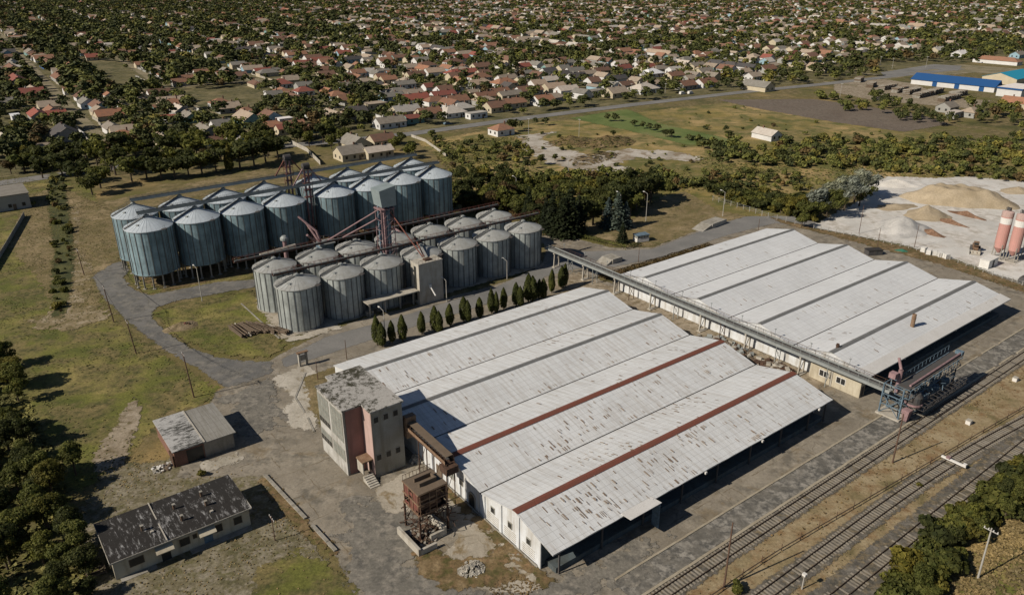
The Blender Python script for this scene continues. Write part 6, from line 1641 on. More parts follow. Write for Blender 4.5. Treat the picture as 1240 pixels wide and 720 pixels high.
HAND = [(433, 93, g, 'orange', 'white', 11, 8, 0), (470, 101, g, 'orange', 'cream', 11, 8, 0), (445, 77, g, 'grey', 'white', 9, 7, 0), (426, 76, g, 'dark', 'blue', 18, 7, 0), (472, 73, g, 'orange', 'greyw', 8, 7, 0), (470, 82, g, 'orange', 'white', 10, 8, 0),
 (516, 83, h_, 'brown', 'white', 15, 10, 0), (549, 79, h_, 'brown', 'white', 15, 10, 0), (551, 93, h_, 'red', 'white', 14, 10, 0), (503, 95, g, 'brown', 'cream', 14, 7, 0), (489, 107, g, 'grey', 'white', 15, 7, 0), (474, 122, g, 'grey', 'blue', 14, 7, 0), (502, 125, g, 'red', 'white', 17, 9, 0),
 (536, 120, g, 'red', 'white', 16, 7, 0), (553, 127, g, 'orange', 'white', 13, 9, 0), (430, 141, g, 'dark', 'white', 12, 8, 0), (454, 131, fl, 'beige', 'cream', 12, 8, 0), (491, 140, g, 'pale', 'cream', 15, 9, 0), (519, 143, g, 'orange', 'cream', 13, 9, 0), (501, 149, g, 'red', 'teal', 10, 5, 0), (546, 141, h_, 'pale', 'white', 13, 12, 0),
 (472, 154, g, 'grey', 'white', 15, 8, 0), (530, 66, g, 'pale', 'cream', 10, 8, 1), (543, 67, g, 'orange', 'white', 12, 8, 0), (514, 61, g, 'beige', 'white', 9, 8, 0), (472, 48, h_, 'orange', 'white', 14, 10, 0), (489, 57, g, 'grey', 'white', 10, 7, 1), (411, 59, g, 'beige', 'white', 11, 8, 0), (424, 108, g, 'grey', 'blue', 13, 6, 0), (403, 144, g, 'beige', 'cream', 14, 6, 1), (497, 86, g, 'beige', 'greyw', 10, 8, 0),
 (606, 70, g, 'beige', 'white', 13, 9, 0), (582, 85, g, 'brown', 'cream', 15, 9, 0), (581, 98, h_, 'orange', 'white', 15, 10, 0), (557, 103, g, 'orange', 'cream', 11, 8, 1), (610, 105, h_, 'orange', 'white', 16, 11, 0), (577, 107, g, 'beige', 'greyw', 11, 9, 0), (633, 85, g, 'red', 'cream', 12, 8, 0), (630, 94, g, 'grey', 'cream', 20, 6, 0), (651, 96, g, 'brown', 'cream', 11, 8, 1), (664, 91, g, 'dark', 'white', 12, 8, 0),
 (680, 95, g, 'dark', 'white', 12, 8, 0), (665, 102, g, 'pale', 'blue', 12, 8, 0), (698, 98, g, 'dark', 'white', 14, 9, 0), (664, 72, g, 'orange', 'cream', 12, 8, 0), (667, 80, g, 'beige', 'cream', 12, 8, 0), (687, 80, g, 'grey', 'white', 11, 7, 0), (704, 82, g, 'grey', 'white', 10, 8, 1), (604, 117, g, 'orange', 'white', 13, 8, 0), (586, 122, g, 'brown', 'cream', 13, 8, 0), (617, 120, g, 'grey', 'cream', 16, 7, 0), (635, 115, g, 'brown', 'white', 12, 8, 0),
 (648, 114, g, 'brown', 'greyw', 8, 7, 0), (621, 130, g, 'orange', 'cream', 14, 8, 0), (657, 127, g, 'orange', 'white', 12, 9, 0), (600, 135, g, 'brown', 'cream', 12, 9, 0), (577, 143, fl, 'pale', 'white', 11, 5, 0), (752, 56, g, 'orange', 'white', 12, 9, 0), (727, 55, g, 'white', 'white', 9, 7, 1), (744, 73, g, 'orange', 'white', 13, 9, 0), (754, 87, g, 'red', 'white', 13, 8, 0), (774, 74, g, 'grey', 'white', 14, 7, 0), (776, 82, g, 'beige', 'white', 13, 7, 0),
 (788, 93, h_, 'white', 'white', 16, 11, 0), (727, 90, g, 'brown', 'cream', 15, 7, 0), (745, 117, g, 'beige', 'cream', 14, 10, 0), (779, 112, h_, 'pale', 'white', 17, 12, 0), (721, 115, fl, 'grey', 'white', 12, 7, 0), (740, 109, g, 'grey', 'white', 10, 8, 1), (757, 108, g, 'brown', 'greyw', 11, 7, 0), (830, 108, g, 'brown', 'greyw', 13, 9, 0), (854, 105, g, 'brown', 'white', 15, 9, 0), (843, 84, g, 'grey', 'cream', 14, 8, 0), (816, 89, g, 'pale', 'white', 12, 7, 0),
 (816, 96, g, 'brown', 'cream', 14, 8, 0), (852, 91, g, 'grey', 'cream', 14, 8, 0), (838, 95, g, 'grey', 'white', 12, 6, 1), (799, 68, g, 'beige', 'white', 28, 8, 1), (912, 97, g, 'beige', 'white', 12, 8, 0), (917, 109, g, 'grey', 'cream', 19, 10, 1), (991, 86, g, 'beige', 'cream', 16, 9, 1), (960, 64, g, 'beige', 'cream', 14, 9, 0), (987, 63, g, 'orange', 'cream', 13, 9, 0), (1020, 62, g, 'beige', 'white', 13, 9, 0), (955, 42, g, 'orange', 'white', 14, 9, 0), (945, 37, g, 'beige', 'white', 14, 9, 0), (990, 40, g, 'orange', 'cream', 13, 9, 0),
 (1065, 35, g, 'pale', 'cream', 24, 10, 1), (1090, 36, g, 'pale', 'cream', 14, 10, 0), (1110, 35, g, 'beige', 'white', 20, 12, 1), (1135, 33, g, 'orange', 'cream', 18, 9, 1), (1135, 65, g, 'pale', 'cream', 16, 10, 0), (1162, 69, g, 'white', 'white', 14, 9, 0), (1207, 77, h_, 'orange', 'white', 34, 10, 1), (1232, 70, g, 'grey', 'blue', 14, 8, 0), (1146, 135, g, 'grey', 'greyw', 10, 8, 0), (1175, 141, h_, 'beige', 'greyw', 11, 8, 0), (1155, 142, fl, 'pale', 'greyw', 10, 5, 0), (1232, 130, g, 'orange', 'cream', 16, 9, 1),
 (341, 106, h_, 'red', 'white', 12, 11, 0), (368, 115, h_, 'red', 'white', 11, 9, 0), (356, 123, g, 'brown', 'cream', 20, 6, 1), (332, 120, g, 'grey', 'white', 10, 7, 0), (267, 130, h_, 'orange', 'white', 11, 9, 0), (277, 136, g, 'beige', 'greyw', 12, 9, 0), (301, 149, g, 'beige', 'teal', 18, 10, 1), (328, 147, g, 'brown', 'blue', 12, 9, 1), (345, 162, g, 'red', 'cream', 8, 6, 0), (345, 150, fl, 'white', 'white', 7, 5, 0), (244, 93, g, 'orange', 'white', 10, 8, 0), (254, 100, g, 'beige', 'white', 10, 8, 0), (272, 95, g, 'orange', 'greyw', 11, 8, 0), (332, 74, g, 'brown', 'white', 12, 8, 0),
 (348, 79, g, 'orange', 'white', 9, 8, 0), (359, 70, g, 'orange', 'white', 18, 8, 0), (294, 64, g, 'dark', 'blue', 16, 8, 0), (332, 63, g, 'grey', 'white', 11, 8, 0), (311, 63, g, 'grey', 'white', 8, 6, 0), (394, 51, h_, 'beige', 'white', 14, 10, 0), (395, 79, g, 'orange', 'white', 12, 9, 0), (372, 88, g, 'brown', 'cream', 12, 8, 0), (395, 95, g, 'brown', 'cream', 12, 8, 0), (280, 57, g, 'beige', 'white', 11, 8, 0), (294, 56, g, 'grey', 'white', 10, 8, 0),
 (16, 89, g, 'brown', 'cream', 24, 12, 1), (22, 104, g, 'red', 'greyw', 26, 14, 1), (60, 82, g, 'brown', 'royal', 22, 11, 1), (38, 67, g, 'grey', 'teal', 20, 9, 1), (40, 118, g, 'red', 'greyw', 13, 10, 0), (75, 98, g, 'brown', 'greyw', 22, 10, 1), (121, 134, g, 'brown', 'blue', 16, 8, 1), (106, 130, g, 'grey', 'white', 13, 8, 1), (47, 145, g, 'red', 'greyw', 16, 8, 1), (70, 145, g, 'red', 'cream', 9, 7, 0), (80, 168, g, 'dark', 'greyw', 17, 11, 1), (20, 146, fl, 'white', 'white', 9, 4, 1), (150, 171, h_, 'orange', 'white', 11, 9, 0), (137, 161, g, 'grey', 'white', 12, 7, 1),
 (114, 73, g, 'red', 'cream', 13, 9, 0), (127, 60, g, 'pale', 'cream', 16, 9, 1), (132, 48, g, 'orange', 'white', 9, 7, 0), (210, 131, h_, 'orange', 'white', 13, 10, 0), (218, 139, g, 'pale', 'greyw', 15, 8, 1), (230, 147, g, 'grey', 'teal', 13, 7, 1), (208, 148, fl, 'red', 'white', 11, 7, 1), (204, 68, g, 'red', 'teal', 12, 8, 0), (225, 101, g, 'orange', 'greyw', 11, 9, 0), (197, 176, g, 'beige', 'cream', 16, 8, 1), (166, 115, g, 'orange', 'cream', 14, 6, 1), (250, 165, g, 'grey', 'greyw', 15, 8, 1), (290, 177, g, 'grey', 'teal', 12, 7, 1),
 (430, 180, g, 'grey', 'cream', 13, 10, 1), (424, 192, g, 'grey', 'cream', 11, 9, 0), (458, 190, g, 'pale', 'cream', 12, 6, 0), (462, 176, g, 'brown', 'cream', 11, 8, 0), (6, 130, g, 'grey', 'cream', 10, 8, 0)]
for (px, py, kd, rf, wl_, L, Wd, ro) in HAND:
    x, y = G(px, py)
    add_house(x, y, kd, rf, wl_, L, Wd, TH + (math.pi / 2 if ro else 0), 3.0)
x, y = G(607, 163); add_house(x, y, 'hip', 'orange', 'white', 10, 8, TH, 3.2, label='small white cottage with orange hipped roof, alone in the rough field by the main road')
x, y = G(928, 168); add_house(x, y, 'gable', 'pale', 'white', 12, 7, TH + 1.45, 2.6, label='white farm cottage with pale roof, alone in the scrub above the gravel yard', detail=2)
x, y = G(2, 250, 0); add_house(x, y, 'flat', 'grey', 'greyw', 16, 15, TH, 5.0, .25, label='flat-roofed grey farm shed cut by the left edge', name='shed', cat='shed', detail=2)
# the halls on the right
x, y = G(1155, 106); hall = thing('blue_roofed_hall', 'very long low white hall with deep blue roof beyond the timber stacks', 'hall', (x, y, 0), math.atan2(493 - 530, 302 - 271))
M['blue_roof'] = weathered('deep_blue_sheet_roof', (.015, .075, .22), (.02, .06, .15), .5, .3, fine=.1, bump=.05)
M['teal_roof'] = weathered('turquoise_sheet_roof', (.02, .26, .40), (.02, .2, .3), .5, .3, fine=.1, bump=.05)
MB(1).box(-26, -5, 0, 26, 5, 3.3).build('wall', WM['white'], hall)
m = MB(1); m.add([(-26.6, -5.6, 3.2), (26.6, -5.6, 3.2), (26.6, 2.5, 6.9), (-26.6, 2.5, 6.9), (26.6, 5.6, 3.4), (-26.6, 5.6, 3.4)], [(0, 1, 2, 3), (3, 2, 4, 5), (1, 4, 2), (0, 3, 5), (0, 5, 4, 1)]); m.build('roof', M['blue_roof'], hall)
for xx in (-12, 2, 17): MB(1).box(xx, -5.1, 0, xx + 3, -5.003, 3.2).build('door', M['blue_roof'], hall)
x, y = G(1228, 116); hall2 = thing('white_hall', 'white hall with blue trim at the right edge, below the turquoise roof', 'hall', (x, y, 0), TH)
MB(1).box(-9, -7, 0, 16, 7, 5.0).build('wall', WM['white'], hall2); MB(1).box(-9.3, -7.3, 5.003, 16.3, 7.3, 5.5).build('roof', RM['white'], hall2)
m = MB(1); m.box(-9.4, -7.45, 4.6, 16.4, -7.31, 5.55); m.box(-9.45, -7.3, 4.6, -9.31, 7.3, 5.55); m.build('trim', M['blue_roof'], hall2)
x, y = G(1222, 99); hall3 = thing('turquoise_roofed_hall', 'cream hall with bright turquoise roof at the right edge', 'hall', (x, y, 0), TH)
w = house_parts('gable', 34, 22, 4, 3.2); slot_obj('wall', w[0], WM['cream'], hall3); slot_obj('roof', w[1], M['teal_roof'], hall3)
# timber stacks in the timber yard
for i, (px, py, L, a) in enumerate(((1075, 108, 16, 0), (1090, 111, 18, .1), (1104, 113, 18, .1), (1118, 117, 20, .05), (1133, 113, 15, .1), (1150, 121, 24, .05), (1040, 99, 10, .3), (1055, 105, 12, .3), (1160, 116, 16, 0))):
    x, y = G(px, py); o = thing('log_stack', 'long stack of pale cut logs in the timber yard, %s from the left' % words[(0, 1, 2, 3, 4, 5, 6, 7, 8)[sorted([1075, 1090, 1104, 1118, 1133, 1150, 1040, 1055, 1160]).index(px)]], 'log stack', (x, y, 0), TH + a, 'log stacks in the timber yard')
    m = MB(1); rg = random.Random(i)
    for k in range(int(L / .55)):
        xx = -L / 2 + k * .55
        for lv in range(6):
            m.tube((xx + rg.uniform(-.1, .1), -2 + rg.uniform(-.4, .3), .3 + lv * .5), (xx, 2 + rg.uniform(-.3, .4), .3 + lv * .5), .27, 6, rg.randrange(2))
    m.build('logs', [M['wood'], M['concrete']], o)
# procedural rest of the town
road_w = up(MAINROAD)
def nearroad(x, y):
    d = 1e9
    for a, b in zip(road_w, road_w[1:]):
        ex, ey = b[0] - a[0], b[1] - a[1]; t = max(0, min(1, ((x - a[0]) * ex + (y - a[1]) * ey) / (ex * ex + ey * ey)))
        d = min(d, math.hypot(x - a[0] - t * ex, y - a[1] - t * ey))
    return d
NOGO = [gp(p) for p in ([(90, 76), (132, 74), (184, 105), (155, 114), (125, 100)], [(214, 113), (300, 103), (334, 122), (262, 137)], [(56, 176), (124, 170), (114, 204), (70, 210)], [(1060, 76), (1165, 76), (1250, 84), (1250, 128), (1180, 134), (1060, 124), (1005, 112), (1008, 98), (1060, 94)])]
def street_off(u, v):
    t = min(1, max(0, (-v - 225) / 1675)); sh = (12 * min(1, max(0, (-v - 225) / 250)) + 12 * min(1, max(0, (-v - 475) / 250)) + 36 * min(1, max(0, (-v - 725) / 750)) + 30 * min(1, max(0, (-v - 1475) / 650)))
    w = (u - 10.7 - sh) / 63.0; k = round(w)
    return (w - k) * 63.0
occ = {}
def occ_add(x, y, r): occ.setdefault((int(x // 20), int(y // 20)), []).append((x, y, r))
def occ_hit(x, y, r):
    i, j = int(x // 20), int(y // 20)
    for a in (i - 1, i, i + 1):
        for b in (j - 1, j, j + 1):
            for (ox, oy, orr) in occ.get((a, b), ()):
                if (ox - x) ** 2 + (oy - y) ** 2 < (r + orr) ** 2: return True
    return False
for hh in houses: occ_add(hh['x'], hh['y'], (hh['L'] + hh['W']) / 4 + .5)
def town_ok(x, y, m=6):
    u, v = UV(x, y)
    vmax = -213 if u < 120 else (-206 if u < 220 else (-196 if u < 330 else (-184 if u < 400 else (-172 if u < 470 else -160))))
    if v > vmax - m + 2: return False
    if nearroad(x, y) < 5 + m: return False
    for p in NOGO:
        if bool(inpoly(np.array([x]), np.array([y]), p)[0]): return False
    px, py = PX(x, y)
    return -70 < px < 1310 and -14 < py < 230
ROOFS = ['orange'] * 7 + ['brown'] * 6 + ['beige'] * 11 + ['grey'] * 6 + ['red'] * 2 + ['pale'] * 2 + ['dark']
for k in range(-12, 46):
    v = -222
    while v > -2150:
        v -= rnd.uniform(14, 18)
        for side, off in ((1, 11.5), (-1, -11.5), (1, 24), (-1, -24)):
            back = abs(off) > 20
            if rnd.random() < (.68 if back else .26) - (.04 if v < -600 else 0): continue
            sh = 0
            u = 10.7 + 63 * k + off + rnd.uniform(-2, 2)
            sh = (12 * min(1, max(0, (-v - 225) / 250)) + 12 * min(1, max(0, (-v - 475) / 250)) + 36 * min(1, max(0, (-v - 725) / 750)) + 30 * min(1, max(0, (-v - 1475) / 650)))
            u += sh
            vv = v + rnd.uniform(-1.5, 1.5)
            x, y, _ = W(u, vv)
            if not town_ok(x, y, 9): continue
            px, py = PX(x, y)
            dens = 1.0
            if px < 300: dens = .75 if py > 40 else .6
            if py < 40 and px < 250: dens = .6
            if rnd.random() > dens: continue
            if any(abs(vv - c) < 9 for c in (-430, -640, -860, -1100, -1400, -1750)): continue
            L = rnd.choice((9, 11, 13, 15)) if not back else rnd.choice((6, 8, 10)); Wd = rnd.choice((7, 8, 9)) if not back else rnd.choice((4, 5, 6))
            if occ_hit(x, y, (L + Wd) / 4 - .5): continue
            occ_add(x, y, (L + Wd) / 4)
            ro = 0 if rnd.random() < .68 else 1
            kd = 'hip' if (rnd.random() < .22 and not back) else 'gable'
            add_house(x, y, kd, rnd.choice(ROOFS), rnd.choice(['white'] * 7 + ['cream'] * 5 + ['greyw'] * 2 + ['blue', 'teal']), L, Wd, TH + (math.pi / 2 if ro else 0) + rnd.uniform(-.06, .06), rnd.choice((2.6, 2.9, 3.1)) if not back else 2.3, None, 0)
def dist(x, y): return math.hypot(x, y)
houses.sort(key=lambda q: (q['detail'] == 0, dist(q['x'], q['y'])))
indiv, far = houses[:298], houses[298:]
WALLW = {'white': 'white', 'cream': 'cream', 'blue': 'blue', 'teal': 'teal', 'royal': 'bright blue', 'greyw': 'grey'}
ROOFW = {'orange': 'orange', 'brown': 'brown', 'red': 'red', 'grey': 'grey', 'beige': 'beige', 'dark': 'dark', 'pale': 'pale', 'white': 'white'}
autos = []
def zone_house(x, y):
    px, py = PX(x, y)
    if px < 130 : return 'left of the football field'
    if px < 235: return 'right of the football field'
    if px < 420: return 'above the tall silos'
    if px < 700: return 'above the main road bend'
    if px < 900: return 'by the main road'
    return 'beyond the ploughed field'
for q in indiv:
    o = thing(q['name'], q['label'], q['cat'], (q['x'], q['y'], 0), q['rot'])
    we_, ro_, ch_ = house_parts(q['kind'], q['L'], q['W'], q['H'], q['rise'])
    slot_obj('wall', we_, WM[q['wall']], o); r_ = slot_obj('roof', ro_, RM[q['roof']], o)
    if q['kind'] != 'flat':
        slot_obj('chimney', ch_, RM['brown'], r_, (q['L'] * .2, 0, 0))
        if q['detail'] and q['L'] > 12: slot_obj('chimney', ch_, M['concrete_pale'], r_, (-q['L'] * .22, 0, 0))
    if q['detail']:
        l, d = q['L'] / 2, q['W'] / 2
        nside = max(2, int(q['L'] / 3.6))
        for i in range(nside):
            xx = -l + (i + .5) * 2 * l / nside
            slot_obj('window', win_me['s'], None, o, (xx, -d - .05, 1.0))
        for yy in ((-d * .45, d * .45) if q['W'] > 6 else (0,)):
            slot_obj('window', win_me['s'], None, o, (-l - .05, yy, 1.0), math.pi / 2)
        slot_obj('door', win_me['d'], None, o, (l * .3 + .9, -d - .06, .02))
    if not q['label']:
        desc = {'gable': 'gabled', 'hip': 'hipped', 'flat': 'flat'}[q['kind']]
        size = 'long ' if q['L'] >= 15 else ('small ' if q['L'] <= 9 else '')
        autos.append((o, '%s%s house with %s %s roof' % (size, WALLW[q['wall']], ROOFW[q['roof']], desc), zone_house(q['x'], q['y']), PX(q['x'], q['y'])[0]))
        o['group'] = 'houses of the town'
# garden walls along the village streets
nw = 0
rw = random.Random(5)
for k in range(-1, 11):
    for v_ in range(-228, -560, -18):
        for side in (-1, 1):
            if rw.random() < .45 or nw >= 170: continue
            vv = v_ + rw.uniform(-3, 3)
            sh = 12 * min(1, max(0, (-vv - 225) / 250)) + 12 * min(1, max(0, (-vv - 475) / 250))
            x, y, _ = W(10.7 + 63 * k + sh + side * 5.6, vv)
            if not town_ok(x, y, 3) or occ_hit(x, y, .5): continue
            px, py = PX(x, y)
            if not (5 < px < 1235 and py > 3): continue
            L_ = rw.uniform(6, 15); mt = rw.choice((WM['white'], WM['cream'], M['concrete_pale'], WM['greyw']))
            o = thing('garden_wall', None, 'wall', (x, y, 0), TH - math.pi / 2 + .03, 'garden walls along the village streets'); nw += 1; o['kind'] = 'thing'
            MB(1).box(-L_ / 2, -.12, 0, L_ / 2, .12, 1.5).build('wall', mt, o)
            m = MB(1); [m.box(-L_ / 2 + i_ * L_ / 3 - .22, -.2, 0, -L_ / 2 + i_ * L_ / 3 + .22, .2, 1.75) for i_ in range(4)]; m.build('piers', mt, o)
            autos.append((o, 'low %s garden wall' % {0: 'white', 1: 'cream', 2: 'pale concrete', 3: 'grey'}[[WM['white'], WM['cream'], M['concrete_pale'], WM['greyw']].index(mt)], ('left of the football field' if px < 130 else 'right of the football field' if px < 240 else 'above the tall silos' if px < 420 else 'above the main road bend' if px < 700 else 'behind the main road'), px))
# far houses: one object
FV = []; FF = []; FM = []; mats_far = [RM[k] for k in RM] + [WM[k] for k in WM]
ridx = {k: i for i, k in enumerate(RM)}; widx = {k: i + len(RM) for i, k in enumerate(WM)}
for q in far:
    for me, mi in ((house_parts(q['kind'], q['L'], q['W'], q['H'], q['rise'])[0], widx[q['wall']]), (house_parts(q['kind'], q['L'], q['W'], q['H'], q['rise'])[1], ridx[q['roof']])):
        c, s = math.cos(q['rot']), math.sin(q['rot']); b = len(FV)
        for v in me.vertices: FV.append((q['x'] + v.co.x * c - v.co.y * s, q['y'] + v.co.x * s + v.co.y * c, v.co.z))
        for p in me.polygons: FF.append(tuple(b + i for i in p.vertices)); FM.append(mi)
if FV:
    me = bpy.data.meshes.new('far_houses'); me.from_pydata(FV, [], FF)
    for mm in mats_far: me.materials.append(mm)
    me.polygons.foreach_set('material_index', FM); me.update()
    o = bpy.data.objects.new('far_houses', me); C.objects.link(o)
    tag(o, 'countless far houses of the town with orange, brown and beige roofs', 'houses', kind='stuff')
print('houses', len(houses))
# town trees
def zone_tree(x, y):
    px, py = PX(x, y)
    if px < 130: return 'in gardens left of the football field'
    if px < 240: return 'in gardens right of the football field'
    if px < 420: return 'in gardens above the tall silos'
    if px < 560: return 'in gardens above the main road bend'
    if px < 720: return 'in gardens behind the small cottage'
    if px < 900: return 'in gardens along the main road'
    return 'beyond the ploughed field'
TK = {('broad', 'dark'): 10, ('broad', 'mid'): 5, ('broad', 'yellow'): .7, ('broad', 'brown'): .6, ('poplar', 'mid'): .15}
RG.seed(99)
cell = 8.3
ntown = 0
for i in range(-260, 260):
    for j in range(25, 290):
        x = i * cell + RG.uniform(-2.8, 2.8); y = j * cell + RG.uniform(-2.8, 2.8)
        if y > 1100 and RG.random() < .25: continue
        px, py = PX(x, y)
        if not (-60 < px < 1300 and -12 < py < 215): continue
        if not town_ok(x, y, 2.5): continue
        u, v = UV(x, y)
        if abs(street_off(u, v)) < (5.5 if u < 90 and v > -760 else 4.6) and RG.random() < .95: continue
        left = px < 300 or (py < 50 and px < 420)
        clump = .5 * math.sin(x * .021 + 1.7 * math.sin(y * .013)) + .5 * math.sin(y * .017 + 2.1 * math.sin(x * .011 + 1))
        if RG.random() > ((.93 if px < 300 else .88) if left else .76) + .22 * clump: continue
        if occ_hit(x, y, 2.0 if left else 2.4): continue
        D_ = dist(x, y)
        if D_ < 600 and occ_hit(x + 8 * x / D_, y + 8 * y / D_, 1.0) and RG.random() < .7: continue
        sh, co = pick(TK)
        plant(x, y, RG.uniform(4.0, 9.8) * (1.08 if left else .93) * (1 + .12 * clump), sh, co, zone_tree(x, y), RG.uniform(1.1, 1.6)); ntown += 1
print('town trees', ntown, 'specs', len(specs))
# individuals: nearest of each kind; the rest one mass
def kindof(s): return {'broad': 'tree', 'willow': 'tree', 'poplar': 'tree', 'conifer': 'spruce', 'column': 'cypress', 'bush': 'bush'}[s[4]]
specs.sort(key=lambda s: dist(s[0], s[1]))
cnt = {}; rest = []; seedc = 0
NAMEW = {'broad': 'leafy_tree', 'willow': 'willow', 'poplar': 'poplar', 'conifer': 'spruce', 'column': 'cypress', 'bush': 'bush'}
TG = {'tree': 'leafy trees around the works and the town', 'spruce': 'spruces beside the works', 'cypress': 'cypress row along the warehouse', 'bush': 'bushes of the rough ground'}
for s in specs:
    x, y, h, wd, shp, co, zn = s
    px, py = PX(x, y)
    if not (-70 < px < 1320 and py < 830): continue
    k = kindof(s)
    inview = -15 < px < 1255 and py - h * 4 < 730
    lim = 285 if k != 'tree' else 300
    if cnt.get(k, 0) >= lim or not inview:
        rest.append(s); continue
    cnt[k] = cnt.get(k, 0) + 1
    D = dist(x, y)
    lod = 0 if D < 190 else (1 if D < 300 else 2)
    if shp == 'column': lod = 1
    if shp == 'bush': lod = 1 if D < 200 else 2
    if shp == 'broad' and h < 5.5 and lod == 0: lod = 1 if D > 150 else 0
    seedc += 1
    cm, tm, bh = proto(shp, co, lod, seedc % 4)
    sc0 = 1; o = thing(NAMEW[shp], None, 'tree' if k != 'bush' else 'bush', (x, y, 0), RG.uniform(0, 6.28) if shp != 'willow' else RG.uniform(-.3, .3), TG[k])
    sc = h / bh; o.scale = (sc * wd, sc * wd, sc)
    a = bpy.data.objects.new('crown', cm); C.objects.link(a); a.parent = o
    b = bpy.data.objects.new('trunk', tm); C.objects.link(b); b.parent = o
    autos.append((o, LOOK[(shp, co)], zn, px))
print('individual plants', cnt, 'rest', len(rest))
# the mass of far trees: one object per foliage tone
byc = {}
for s in rest: byc.setdefault((s[5] if s[5] != 'cypress' else 'mid'), []).append(s)
base_protos = {}
allV = []; allF = []; allM = []; cols = sorted(byc); vo_ = 0
for ci, c in enumerate(cols):
    for si, s in enumerate(byc[c]):
        D = dist(s[0], s[1]); nn, ls = (300, .56) if D < 520 else ((150, .78) if D < 900 else (70, 1.1))
        if s[4] == 'bush': nn = int(nn * .5)
        key = (s[4] if s[4] in ('bush', 'poplar') else 'broad', nn, si % 5)
        if key not in base_protos:
            f_ = {'broad': lambda: broad(50 + si % 5, nn, ls, z0=.6), 'bush': lambda: bush(60 + si % 5, nn, ls * .6), 'poplar': lambda: column(70 + si % 5, nn, ls * .8, 1.6, 12, 1)}[key[0]]
            base_protos[key] = f_()
        V, F = base_protos[key]
        bh = {'broad': 8.0, 'bush': 2.2, 'poplar': 12.0}[key[0]]; sc = s[2] / bh
        a = (si * 2.399) % 6.283; ca, sa = math.cos(a), math.sin(a)
        X = (V[:, 0] * ca - V[:, 1] * sa) * sc * s[3] + s[0]; Y = (V[:, 0] * sa + V[:, 1] * ca) * sc * s[3] + s[1]; Zz = V[:, 2] * sc
        allV.append(np.stack([X, Y, Zz], 1)); allF.append(F + vo_); allM.append(np.full(len(F), ci)); vo_ += len(V)
def leaf_mat_far(name, c, c2):
    t = NT(name); col = t.mix(t.island(), c, c2)
    big = t.noise(t.coord('World'), .11, 3, .6)
    col = t.mix(1.0, col, t.ramp(big, [(.35, (.62, .64, .62)), (.65, (1.25, 1.18, .98))]), 'MULTIPLY')
    return t.base(col, .75)
if allV:
    FC = {'dark': ((.036, .048, .016), (.080, .088, .028)), 'mid': ((.066, .082, .022), (.15, .155, .042)), 'yellow': ((.09, .09, .022), (.20, .18, .045)), 'brown': ((.07, .05, .02), (.15, .105, .045)), 'silver': ((.12, .14, .10), (.3, .33, .27)), 'spruce': ((.014, .022, .01), (.038, .05, .02)), 'blue': ((.05, .075, .07), (.14, .18, .17))}
    o = quads_object('far_trees', np.concatenate(allV), np.concatenate(allF), [leaf_mat_far('far_foliage_' + c, *FC[c]) for c in cols])
    o.data.polygons.foreach_set('material_index', np.concatenate(allM).astype(np.int32))
    tag(o, 'countless dark green garden trees filling the far town between the roofs', 'trees', kind='stuff')
    print('far quads', sum(len(f) for f in allF))
# hedges
def hedge(label, pts, w, h, col, leaf=.16, dens=60):
    rg = np.random.default_rng(len(pts)); P = []; N_ = []
    for a, b in zip(pts, pts[1:]):
        A = np.array([*a, 0]); B = np.array([*b, 0]); L = np.linalg.norm(B - A); d = (B - A) / L; n_ = np.array([-d[1], d[0], 0])
        k = int(L * dens); s = rg.random(k)
        t = rg.uniform(-math.pi * .1, math.pi * 1.1, k)
        cx = np.clip(np.cos(t) * 1.5, -1, 1) * w / 2; cz = np.clip(np.sin(t) * 1.6 + .25, 0.02, 1) * h
        cx *= 1 + .1 * np.sin(s * L * 1.3); cz *= 1 + .08 * np.sin(s * L * .9 + 1)
        P.append(A + (B - A) * s[:, None] + n_ * cx[:, None] + np.array([0, 0, 1.]) * cz[:, None])
        nn = n_ * np.cos(t)[:, None] + np.array([0, 0, 1.]) * np.sin(t)[:, None]; N_.append(nn)
    P = np.concatenate(P); N_ = np.concatenate(N_) + rg.normal(size=(len(P), 3)) * .4; N_ /= np.linalg.norm(N_, axis=1)[:, None]
    V, F = quad_leaves(P, N_, leaf, rg)
    tag(quads_object('hedge', V, F, LM[col]), label, 'hedge')
hedge('clipped green hedge running along the road below the spruces to the kiosk cabin', gp([(694, 286), (715, 291), (738, 297), (760, 302)]), 1.3, 1.2, 'mid')
hedge('short clipped hedge corner behind the white kiosk cabin', gp([(760, 301), (775, 297)]), 1.3, 1.0, 'dark')
hedge('long rough straw-brown hedge along the upper edge of the grey-ridged roofs', [W(u_, -8.6 + .02 * (u_ - 78))[:2] for u_ in (78, 90, 105, 121)], 2.2, .9, 'brown', .2, 90)
hedge('dark straight hedge crossing the green scrub above the thicket', gp([(836, 228), (870, 222), (915, 209)]), 1.6, 1.6, 'dark', .3, 40)

